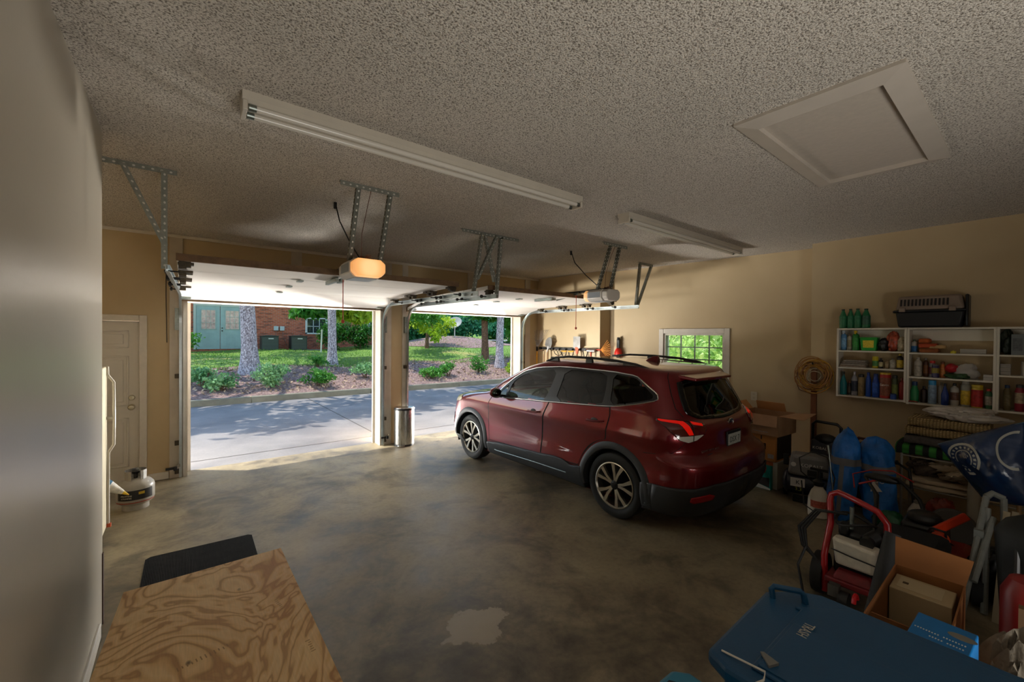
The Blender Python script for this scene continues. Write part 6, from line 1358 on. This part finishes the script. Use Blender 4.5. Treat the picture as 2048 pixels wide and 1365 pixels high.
# ------------------------------------------------------------------ ground outside
def mulch_mat():
    t = NT('bark mulch'); v = t.coord(); n = t.noise(v, 16, 5, .7); n2 = t.noise(v, 60, 3, .7); big = t.noise(v, .8, 4)
    m = t.math('ADD', t.math('MULTIPLY', n, .5), t.math('MULTIPLY', n2, .5))
    c = t.ramp(m, [(.35, '#2b2020'), (.48, '#69524e'), (.58, '#a3897f'), (.68, '#d6bcae')])
    c = t.mix(t.math('MULTIPLY', t.ramp(big, [(.5, 0.), (.7, 1.)]), .35), c, lin('#6b4a3a')); t.bsdf(c, .95, normal=t.bump(m, .8, .05)); return t.m
def grass_mat():
    t = NT('lawn grass'); v = t.coord(); n = t.noise(v, 22, 5, .7); big = t.noise(v, .45, 4, .6)
    g = t.ramp(n, [(.3, '#2f4f14'), (.5, '#547a24'), (.7, '#8f9a3c')]); c = t.mix(t.ramp(big, [(.52, 0.), (.66, 1.)]), g, lin('#b39a62')); c = t.mix(.55, g, c)
    t.bsdf(c, .9, normal=t.bump(n, .7, .06)); return t.m
mMulch, mGrass = mulch_mat(), grass_mat()
def ground(x, y):
    if y < 12: return -.03
    h = np.interp(y, [12.3, 12.6, 13.3, 15, 17, 20, 24, 32, 44, 62], [.12, .17, .31, .60, .74, .86, .97, 1.05, 1.3, 8.])
    h += .75*math.exp(-(((x-13.2)/4.2)**2+((y-22.5)/3.6)**2)) + .10*math.sin(x*1.3+y*.7)*min(1, max(0, (y-12.8)/2))*.5
    return h
def edge(x): return 15.6+.5*math.sin(x*.6+1)+(.5 if x > 5 else 0)
b = MB(); b.bx(-22, 40, 6.62, 12.36, -.12, -.004); struct(b.build('floor_driveway', mDrive, smooth=0))
b = MB(); b.bx(2.638, 2.658, 6.64, 12.35, -.02, -.0015); b.bx(-20, 38, 7.05, 7.07, -.02, -.0015); b.bx(7.7, 7.72, 6.64, 12.35, -.02, -.0015); b.bx(-3.4, -3.38, 6.64, 12.35, -.02, -.0015); struct(b.build('trim_driveway_joints', M('dark driveway joint', '#3c3833', .9), smooth=0))
mCurb = M('mossy concrete kerb', '#6f6c5c', .9, var=.2, vscale=4, bump=(30, .3))
b = MB(); g = random.Random(2); x = -20.
while x < 38: L = 3.05; b.bx(x, x+L-.015, 12.34, 12.50, -.1, .15); x += L
struct(b.build('trim_kerb', mCurb, bevel=.015))
b = MB(); b.grid(lambda u, v: (lambda X: (X, 12.48+(edge(X)+.3-12.48)*v, ground(X, 12.48+(edge(X)+.3-12.48)*v)))(-20+60*u), 150, 16); struct(b.build('floor_mulch_bed', mMulch, smooth=80))
b = MB(); b.grid(lambda u, v: (lambda X: (X, edge(X)+(62-edge(X))*v**1.7, ground(X, edge(X)+(62-edge(X))*v**1.7)+.01))(-20+80*u), 160, 40); struct(b.build('floor_lawn', mGrass, smooth=80))
b = MB(); b.grid(lambda u, v: (lambda a, r: (13.0+r*4.3*math.cos(a), 22.2+r*3.1*math.sin(a), ground(13.0+r*4.3*math.cos(a), 22.2+r*3.1*math.sin(a))+.028))(2*PI*u, v), 40, 10); struct(b.build('floor_mulch_mound', mMulch, smooth=80))
mAsph = M('pale asphalt road', '#77787c', .9, var=.06, vscale=3)
b = MB(); b.grid(lambda u, v: (lambda X: (X, 25.4+(X-16)*.32+3.6*v, 1.32+.18*math.exp(-((X-15)/6)**2)+.1*v))(14.5+34*u), 30, 4); struct(b.build('floor_road', mAsph, smooth=80))
# fallen leaves and pine straw scattered on the mulch
r = np.random.default_rng(3); n = 2600; px = r.uniform(-2, 14, n); py = 12.6+r.uniform(0, 1, n)*3.2
pts = np.stack([px, py, np.array([ground(a, c) for a, c in zip(px, py)])+.02], 1)
lf = leaves('fallen_leaves', pts, .10, M('dry leaves', '#a08a74', .9, var=.5, vscale=3), None, seed=4, droop=0., aspect=.5); tag(lf, 'dry fallen leaves scattered over the mulch bed', 'leaves', kind='stuff')
n = 9000; px = r.uniform(-3, 15, n); py = 15.4+r.uniform(0, 1, n)**1.4*8
pts = np.stack([px, py, np.array([ground(a, c) for a, c in zip(px, py)])+.03], 1)
lf = leaves('grass_blades', pts, .13, M('grass blades', '#648a2c', .8, var=.35, vscale=1.2), None, seed=6, droop=-1.6, aspect=.14); tag(lf, 'short uneven grass on the lawn between mulch and brick house', 'grass', kind='stuff')

# ------------------------------------------------------------------ brick house across the drive
def brick_mat():
    t = NT('red brick'); v = t.coord(rot=(PI/2, 0, 0)); br = t.n('ShaderNodeTexBrick'); t.l(v, br.inputs[0])
    br.inputs['Scale'].default_value = 1; br.inputs['Brick Width'].default_value = .21; br.inputs['Row Height'].default_value = .075; br.inputs['Mortar Size'].default_value = .008
    br.inputs['Color1'].default_value = lin('#a04e33'); br.inputs['Color2'].default_value = lin('#b86240'); br.inputs['Mortar'].default_value = lin('#8f7d6f'); br.inputs['Bias'].default_value = -.2
    n = t.noise(t.coord((1.2, 1, 5)), 2.2, 3, .6); c = t.mix(t.math('MULTIPLY', t.ramp(n, [(.52, 0.), (.6, 1.)]), .65), br.outputs[0], lin('#4a352b')); t.bsdf(c, .9, normal=t.bump(br.outputs[1], -.3, .01)); return t.m
hs = thing('brick_house', 'red brick house with pale double doors across the driveway', 'house', (2.7, 24.2, .9))
b = MB(); b.bx(-7, 9.6, 24, 31, .5, 5.4); b.build('brick_wall', brick_mat(), hs, True, smooth=0)
b = MB(); b.prism([(23.4, 5.3), (31.6, 5.3), (27.5, 7.6)], -7.6, 10.2, lambda y, z, h: (h, y, z)); b.build('roof', M('grey shingles', '#4c4743', .9, var=.2), hs, True, smooth=0, recalc=True)
mPale = M('weathered pale blue door', '#86a0a0', .5, var=.08, vscale=4); mPaneH = M('reflecting house glass', '#2a2f33', .06, 0., Specular_IOR_Level=1.)
mPinkG = M('door glass with lace blind', '#b39a94', .12, var=.35, vscale=9)
b = MB(); b.bx(.33, .42, 23.93, 24.02, 1.03, 3.14); b.bx(2.25, 2.34, 23.93, 24.02, 1.03, 3.14); b.bx(.42, 2.25, 23.93, 24.02, 3.06, 3.14); b.build('door_frame', M('pale frame', '#a5b0aa', .5), hs, True, smooth=0)
for i, x0 in enumerate((.42, 1.345)):
    b = MB(); b.bx(x0, x0+.905, 23.95, 24.0, 1.04, 3.06); dl = b.build('double_door', mPale, hs, True, smooth=0)
    b = MB(); b.bx(x0+.20, x0+.73, 23.938, 23.952, 1.98, 2.86); b.build('glass', mPinkG, dl, True, smooth=0)
    b = MB()
    for xx in (.20, .377, .553, .73): b.bx(x0+xx-.010, x0+xx+.010, 23.925, 23.945, 1.97, 2.87)
    for zz in (1.98, 2.273, 2.567, 2.86): b.bx(x0+.19, x0+.74, 23.925, 23.945, zz-.010, zz+.010)
    b.build('muntins', M('pale frame', '#a5b0aa'), dl, True, smooth=0)
    b = MB(); b.bx(x0+.14, x0+.78, 23.942, 23.952, 1.14, 1.80); 
    for k in range(1, 6): b.bx(x0+.14+k*.107-.004, x0+.14+k*.107+.004, 23.936, 23.95, 1.14, 1.80)
    b.build('lower_panel', mPale, dl, True, smooth=0)
    if i: b = MB(); b.ball((x0+.07, 23.93, 1.90), .03); b.ball((x0+.07, 23.93, 2.03), .028); b.build('door_knobs', M('dark bronze', '#3a2f28', .4, .8), dl, True)
for x0, x1 in ((5.02, 6.10), (8.35, 9.3)):
    b = MB()
    for a0, a1, c0, c1 in ((x0, x0+.09, 1.80, 3.6), (x1-.09, x1, 1.80, 3.6), (x0, x1, 1.78, 1.86), (x0, x1, 2.60, 2.66), (x0, x1, 3.52, 3.6)): b.bx(a0, a1, 23.93, 24.01, c0, c1)
    fr = b.build('window', M('white sash', '#b4bcb8', .5), hs, True, smooth=0)
    b = MB(); b.bx(x0+.09, x1-.09, 23.97, 23.99, 1.86, 3.52); b.build('glass', mPaneH, fr, True, smooth=0)
    b = MB()
    for k in (1, 2): xx = x0+.09+(x1-x0-.18)*k/3; b.bx(xx-.014, xx+.014, 23.95, 23.975, 1.86, 3.52)
    for zz in (2.2, 3.05): b.bx(x0+.09, x1-.09, 23.95, 23.975, zz-.014, zz+.014)
    b.build('muntins', M('white sash', '#b4bcb8'), fr, True, smooth=0)
b = MB(); b.bx(2.5, 5.6, 22.9, 24.0, .6, .98); struct(b.build('floor_condenser_pad', M('grey pad concrete', '#74746c', .9, var=.1), smooth=0))
mAC = M('dark green-grey condenser grille', '#2c3836', .5, .3)
for x0, lab in ((2.92, 'dark air conditioner condenser half hidden behind the thick tree trunk'), (4.20, 'dark air conditioner condenser under the two grey wall boxes, right one of two')):
    o = thing('condenser_unit', lab, 'air conditioner', (x0+.36, 23.4, .98)); s = .68
    b = MB(); b.bx(x0, x0+.72, 23.06, 23.76, .985, 1.66); b.build('casing', mAC, o, True, smooth=0, bevel=.02)
    b = MB()
    for k in range(9): b.bx(x0+.04, x0+.68, 23.045, 23.065, 1.03+k*.066, 1.055+k*.066)
    b.build('louvre_grille', M('condenser louvres', '#45524f', .5), o, True, smooth=0)
    b = MB(); b.bx(x0-.02, x0+.74, 23.04, 23.78, 1.655, 1.69); b.lathe([(.28, 1.69), (.28, 1.70), (.05, 1.715), (0, 1.715)], 20, (x0+.36, 23.41, 0)); b.build('top_guard', mAC, o, True, smooth=0)
    b = MB(); b.bx(x0+.28, x0+.50, 23.036, 23.046, 1.52, 1.57); b.build('name_plate', M('pale plate', '#b7bcb6'), o, True, smooth=0)
for x, lab in ((3.66, 'pale grey disconnect box on the brick wall, left of a pair'), (3.93, 'pale grey disconnect box on the brick wall, right of a pair')):
    o = thing('disconnect_box', lab, 'electrical box', (x, 23.94, 1.95)); b = MB(); b.bx(x-.10, x+.10, 23.89, 24.0, 1.95, 2.17); b.build('box', M('pale grey box', '#a3b0b0', .5), o, True, smooth=0, bevel=.01)
    s = -1 if x < 3.8 else 1; b = MB(); b.tube([(x, 23.92, 1.96), (x+s*.04, 23.88, 1.6), (x+s*.22, 23.85, 1.15)], .015, 6); b.build('conduit', M('copper whip', '#6a4c40', .5), o, True)
o = thing('white_pipe', 'thin white pipe standing in the lawn before the dark hedge', 'pipe', (5.0, 20.6, ground(5, 20.6))); b = MB(); b.tube([(4.98, 20.6, .8), (5.02, 20.6, 2.0)], .035, 8); b.build('pipe', M('white pipe', '#b4b6a8', .6), o, True)
o = thing('satellite_dish', 'grey satellite dish on a pole on the mulch mound', 'satellite dish', (12.9, 22, ground(12.9, 22)))
b = MB(); b.tube([(12.92, 22, 1.5), (12.92, 22, 2.50)], .03, 8); b.build('pole', M('pale pole', '#b6b7b3', .5), o, True)
b = MB(T(12.85, 21.9, 2.58) @ rot(x=62, y=-18, z=-30)); b.lathe([(.0, -.07), (.2, -.05), (.38, .0), (.40, .01), (.38, .012), (.2, -.035), (0, -.055)], 28, sx=1.1, sy=.9); b.build('dish', M('grey dish', '#8b8c86', .5), o, True)

# ------------------------------------------------------------------ trees and shrubs
def leaf_mat(name, a, c, tr=.35):
    t = NT(name); v = t.coord(); n = t.noise(v, 1.1, 3); n2 = t.noise(v, 9, 2)
    m = t.math('ADD', t.math('MULTIPLY', n, .5), t.math('MULTIPLY', n2, .5)); col = t.ramp(m, [(.36, a), (.62, c)])
    d = t.n('ShaderNodeBsdfDiffuse'); t.l(col, d.inputs[0]); s = t.n('ShaderNodeBsdfTranslucent'); t.l(col, s.inputs[0])
    g = t.n('ShaderNodeBsdfGlossy'); g.inputs['Roughness'].default_value = .45; g.inputs[0].default_value = (.5, .6, .5, 1)
    x = t.n('ShaderNodeMixShader'); x.inputs[0].default_value = tr; t.l(d.outputs[0], x.inputs[1]); t.l(s.outputs[0], x.inputs[2])
    y = t.n('ShaderNodeMixShader'); y.inputs[0].default_value = .05; t.l(x.outputs[0], y.inputs[1]); t.l(g.outputs[0], y.inputs[2]); t.l(y.outputs[0], t.out.inputs[0]); return t.m
mLfDark = leaf_mat('dark green leaves', '#1c4a16', '#3c7a24'); mLfMid = leaf_mat('mid green leaves', '#2c6a24', '#5c9a34'); mLfYel = leaf_mat('yellow-green leaves', '#6a9a18', '#b9cc38', .5)
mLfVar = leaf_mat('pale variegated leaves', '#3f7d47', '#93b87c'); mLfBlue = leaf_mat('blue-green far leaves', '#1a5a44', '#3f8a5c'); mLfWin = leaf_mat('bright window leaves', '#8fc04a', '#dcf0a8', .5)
def bark(name, a, c, e):
    t = NT(name); v = t.coord((1, 1, .55)); n = t.noise(v, 30, 5, .8); vo = t.n('ShaderNodeTexVoronoi'); t.l(v, vo.inputs[0]); vo.inputs['Scale'].default_value = 22
    col = t.ramp(n, [(.38, a), (.5, c), (.6, e)]); sp = t.ramp(vo.outputs[0], [(.12, 1.), (.26, 0.)]); n3 = t.ramp(t.noise(v, 3, 2), [(.5, 0.), (.6, 1.)])
    col = t.mix(t.math('MULTIPLY', sp, n3), col, lin('#14100f')); t.bsdf(col, .95, normal=t.bump(n, .6, .03)); return t.m
mBarkL = bark('lichen-speckled bark', '#4a4245', '#8d848a', '#c9c4c8'); mBarkB = bark('brown bark', '#3a2a1e', '#5c4532', '#7c6450')
def tree(name, label, x, y, r0, r1, h, mb, crowns, lm, leaf, seed, lean=0., group=None, flare=True, low=()):
    z = ground(x, y)-.1; o = thing(name, label, 'tree', (x, y, z+.1), 0, group); g = random.Random(seed)
    path = [(x+lean*t*h+.03*math.sin(5*t+seed), y+.03*math.cos(6*t+seed), z+t*h) for t in [i/14 for i in range(15)]]
    rad = [(r0*(1.55 if flare else 1.1) if i == 0 else r0*1.15 if i == 1 else r0+(r1-r0)*i/14) for i in range(15)]
    b = MB(); b.tube(path, r0, 14, rads=rad); tr = b.build('trunk', mb, o, True, smooth=60)
    for i, (c, rr, n) in enumerate(crowns):
        b = MB(); b.tube([path[9+i % 5], tuple((Vector(path[9+i % 5])*.4+Vector(c)*.6)+Vector((0, 0, .3))), c], .06, 8, rads=[r1*.7, r1*.45, r1*.15]); b.build('branch', mb, tr, True)
        leaves('crown', blob(n, c, rr, seed*7+i, .35, 14), leaf, lm, o, True, seed=seed*3+i)
    for i, (c, rr, n, m2) in enumerate(low): 
        b = MB(); b.tube([path[8], tuple(Vector(c)+Vector((0, 0, rr[2]*.6)))], .03, 6, rads=[.05, .012]); b.build('branch', mb, tr, True)
        leaves('low_branch_leaves', blob(n, c, rr, seed*11+i, .3, 12), leaf*.8, m2, o, True, seed=seed*5+i, droop=.8)
    return o
tree('lichen_tree', 'thick speckled tree trunk rising in front of the pale double doors', 1.56, 14.9, .225, .15, 6.2, mBarkL, [((-.8, 11.7, 6.6), (2.6, 2.1, 1.4), 1300), ((1.6, 11.9, 7.0), (2.4, 2.1, 1.5), 1150), ((-4.0, 12.0, 6.8), (2.6, 2.0, 1.4), 1000), ((-1.6, 15.9, 7.2), (2.4, 1.9, 1.3), 800), ((1.6, 16.2, 7.2), (2.2, 1.8, 1.3), 700), ((-1.4, 20.0, 7.2), (2.6, 2.2, 1.3), 900), ((1.9, 21.0, 7.3), (2.4, 2.2, 1.3), 700)], mLfMid, .40, 1, -.035)
tree('lichen_tree', 'slimmer speckled tree trunk in front of the dark hedge', 4.25, 16.1, .155, .12, 5.8, mBarkL, [((3.9, 11.9, 6.6), (2.4, 2.1, 1.4), 1150), ((4.2, 16.2, 6.6), (2.2, 1.8, 1.3), 620)], mLfMid, .40, 2, .012,
     low=[((5.55, 17.6, 2.75), (1.25, .8, .55), 1500, mLfYel), ((3.75, 17.2, 2.75), (.85, .6, .5), 620, mLfMid), ((6.9, 18.6, 2.75), (.9, .7, .55), 700, mLfYel), ((4.9, 17.0, 3.2), (1.5, .9, .5), 900, mLfMid)])
tree('lichen_tree', 'brown straight trunk, the left one of two seen above the car bonnet', 10.75, 15.6, .155, .13, 6.5, mBarkB, [((6.4, 11.9, 6.6), (2.5, 2.1, 1.5), 1150), ((10.9, 17.2, 6.6), (2.2, 1.6, 1.4), 600)], mLfMid, .40, 3, 0, flare=False, low=[((10.3, 15.2, 3.0), (1.5, 1.0, .65), 1500, mLfDark)])
tree('lichen_tree', 'speckled leaning trunk, the right one of two seen above the car bonnet', 10.55, 14.2, .165, .13, 6.2, mBarkL, [((9.2, 11.9, 6.8), (2.6, 2.1, 1.4), 1150), ((12.4, 12.6, 6.6), (2.6, 2.0, 1.5), 2200)], mLfMid, .40, 4, .03, low=[((11.2, 14.6, 3.0), (1.3, 1.0, .6), 1000, mLfDark), ((12.4, 15.0, 2.2), (1.1, .9, 1.0), 1300, mLfMid)])
tree('leafy_tree', 'yellow-green leafy tree left of the satellite dish', 9.9, 19.6, .10, .06, 3.0, mBarkB, [((9.3, 19.2, 2.55), (1.7, 1.2, .75), 1150), ((10.6, 20.2, 2.5), (1.2, 1.0, .75), 1600)], mLfYel, .20, 5, flare=False, low=[((8.6, 17.8, 2.5), (1.2, .9, .75), 1300, mLfMid), ((8.9, 17.0, 1.75), (.55, .45, .4), 260, mLfYel)])
def shrub(name, label, x, y, r, h, m, n, leaf, seed, group=None):
    z = ground(x, y); o = thing(name, label, 'shrub', (x, y, z), 0, group); b = MB(); g = random.Random(seed)
    for k in range(7): b.tube([(x+g.uniform(-.05, .05), y+g.uniform(-.05, .05), z-.03), (x+g.uniform(-.5, .5)*r, y+g.uniform(-.4, .4)*r, z+h*.7)], .009, 5)
    b.build('stems', mBarkB, o, True); leaves('foliage', blob(n, (x, y, z+h*.5), (r, r*.8, h*.55), seed, .3, 16), leaf, m, o, True, seed=seed, droop=-.2); return o
for x, y, r, h, m, n, lab in ((.38, 13.55, .42, .52, mLfVar, 900, 'pale green shrub at the left edge of the mulch bed, half behind the next one'), (.80, 13.1, .46, .50, mLfVar, 1000, 'pale green shrub left of the thick tree trunk, nearest the kerb on that side'), (1.92, 13.15, .50, .68, mLfVar, 1300, 'pale variegated shrub right of the thick tree trunk'), (3.05, 13.0, .58, .50, mLfMid, 1000, 'sparse green shrub in front of the slimmer speckled trunk'), (3.6, 15.2, .35, .45, mLfMid, 450, 'small shrub at the foot of the slimmer speckled trunk'), (4.62, 13.5, .48, .50, mLfVar, 800, 'pale shrub beside the middle post of the garage'), (6.75, 13.05, .62, .40, mLfMid, 900, 'low green shrub above the kerb seen through the right opening'), (7.5, 13.2, .45, .48, mLfMid, 700, 'green shrub in the middle of the bed seen through the right opening'), (8.95, 13.4, .48, .66, mLfMid, 800, 'green shrub in front of the two trunks above the car bonnet'), (10.3, 13.1, .30, .5, mLfYel, 350, 'yellow-green sprig beside the right door jamb')):
    shrub('shrub', lab, x, y, r, h, m, n, .085, int(x*10)+3)
for x, y, r, h, m, n, lab in ((6.1, 22.4, .85, 1.75, mLfDark, 2200, 'dark hedge shrub under the house window'), (7.3, 22.2, .85, 1.6, mLfDark, 2200, 'dark hedge shrub in the middle of the house wall'), (8.6, 22.1, .9, 1.7, mLfDark, 2200, 'dark hedge shrub near the right end of the house')): shrub('hedge_shrub', lab, x, y, r, h, m, n, .13, int(x*10))
shrub('leafy_shrub', 'dark leafy shrub at the left edge of the opening, beside the pale doors', -.05, 21.2, .75, 1.1, mLfMid, 1300, .14, 77)
shrub('leafy_shrub', 'leafy spray high at the left edge of the opening', -.25, 22.5, .65, 2.2, mLfDark, 900, .14, 78)
shrub('leafy_shrub', 'white-flecked leafy bush by the right jamb, before the road', 15.2, 17.5, 1.3, 1.7, mLfMid, 2200, .15, 79)
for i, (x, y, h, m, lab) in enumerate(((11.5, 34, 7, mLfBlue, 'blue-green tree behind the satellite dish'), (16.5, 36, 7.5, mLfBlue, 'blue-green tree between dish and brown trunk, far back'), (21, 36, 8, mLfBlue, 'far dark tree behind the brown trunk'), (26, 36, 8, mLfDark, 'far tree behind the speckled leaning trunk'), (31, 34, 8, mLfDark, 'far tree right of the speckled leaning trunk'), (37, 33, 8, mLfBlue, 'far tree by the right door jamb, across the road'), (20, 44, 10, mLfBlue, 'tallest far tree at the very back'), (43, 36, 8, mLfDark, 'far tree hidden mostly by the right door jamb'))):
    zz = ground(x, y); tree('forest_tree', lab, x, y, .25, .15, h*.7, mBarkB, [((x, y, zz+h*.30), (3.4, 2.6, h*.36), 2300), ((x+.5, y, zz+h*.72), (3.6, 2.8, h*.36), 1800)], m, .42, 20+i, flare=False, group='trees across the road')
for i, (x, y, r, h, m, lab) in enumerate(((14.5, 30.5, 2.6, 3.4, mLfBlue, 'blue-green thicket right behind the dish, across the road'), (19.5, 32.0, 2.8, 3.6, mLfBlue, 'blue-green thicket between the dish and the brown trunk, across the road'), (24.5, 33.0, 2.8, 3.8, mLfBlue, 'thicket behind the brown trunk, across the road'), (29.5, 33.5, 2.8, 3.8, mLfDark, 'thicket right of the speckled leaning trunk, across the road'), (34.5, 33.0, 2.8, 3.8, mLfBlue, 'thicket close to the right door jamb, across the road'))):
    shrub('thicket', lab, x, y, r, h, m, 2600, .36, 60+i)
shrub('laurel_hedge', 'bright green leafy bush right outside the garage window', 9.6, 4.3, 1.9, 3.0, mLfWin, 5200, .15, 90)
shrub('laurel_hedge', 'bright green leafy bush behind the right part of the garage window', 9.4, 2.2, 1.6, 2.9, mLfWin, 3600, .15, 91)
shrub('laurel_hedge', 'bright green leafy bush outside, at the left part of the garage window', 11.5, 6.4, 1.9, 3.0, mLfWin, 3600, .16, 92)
b = MB(); b.bx(6.95, 40, -12, 6.6, -.3, -.02); struct(b.build('floor_side_yard', mGrass, smooth=0))

# ------------------------------------------------------------------ light, sky, camera
wd = bpy.data.worlds.new('sky'); S.world = wd; wd.use_nodes = True; nt = wd.node_tree; nt.nodes.clear()
sk = nt.nodes.new('ShaderNodeTexSky'); sk.sky_type = 'NISHITA'; sk.sun_disc = False; sk.sun_elevation = math.radians(60); sk.sun_rotation = math.radians(-52); sk.air_density = 1.4; sk.dust_density = .3; sk.ozone_density = 3.5
bg = nt.nodes.new('ShaderNodeBackground'); bg.inputs[1].default_value = SKY
ou = nt.nodes.new('ShaderNodeOutputWorld'); nt.links.new(sk.outputs[0], bg.inputs[0]); nt.links.new(bg.outputs[0], ou.inputs[0])
sl = bpy.data.lights.new('sun', 'SUN'); sl.energy = SUN; sl.angle = math.radians(.55); sl.color = (1, .94, .84)
so = bpy.data.objects.new('sun', sl); COL.objects.link(so); so.rotation_euler = Vector((-.60, .47, 2.13)).to_track_quat('Z', 'Y').to_euler(); so.location = (-5, 12, 15)
for nm, loc, tgt, e, sz, colr, sp in FILL_LIGHTS:
    al = bpy.data.lights.new(nm, 'AREA'); al.energy = e; al.shape = 'RECTANGLE'; al.size, al.size_y = sz; al.color = colr; al.spread = math.radians(sp)
    ao = bpy.data.objects.new(nm, al); COL.objects.link(ao); ao.location = loc; ao.rotation_euler = (Vector(loc)-Vector(tgt)).to_track_quat('Z', 'Y').to_euler()
cd = bpy.data.cameras.new('camera'); cam = bpy.data.objects.new('camera', cd); COL.objects.link(cam)
cd.sensor_width = 36; cd.sensor_fit = 'HORIZONTAL'; cd.lens = 830.73/2048*36; cd.clip_start = .05; cd.clip_end = 300
cam.location = (0, 0, 1.72)
yaw, pit, rol = .66827642, .00959853, -.00835777
fw = Vector((math.sin(yaw)*math.cos(pit), math.cos(yaw)*math.cos(pit), -math.sin(pit))); rt = Vector((math.cos(yaw), -math.sin(yaw), 0)); up = rt.cross(fw)
r2 = rt*math.cos(rol)-up*math.sin(rol); u2 = rt*math.sin(rol)+up*math.cos(rol)
cam.rotation_euler = Matrix(((r2.x, u2.x, -fw.x), (r2.y, u2.y, -fw.y), (r2.z, u2.z, -fw.z))).to_euler()
S.camera = cam
S.view_settings.view_transform = 'Standard'; S.view_settings.look = 'None'; S.view_settings.gamma = 1; S.view_settings.exposure = EXPOSURE
S.cycles.max_bounces = 10; S.cycles.diffuse_bounces = 6; S.cycles.transparent_max_bounces = 24; S.cycles.use_denoising = True
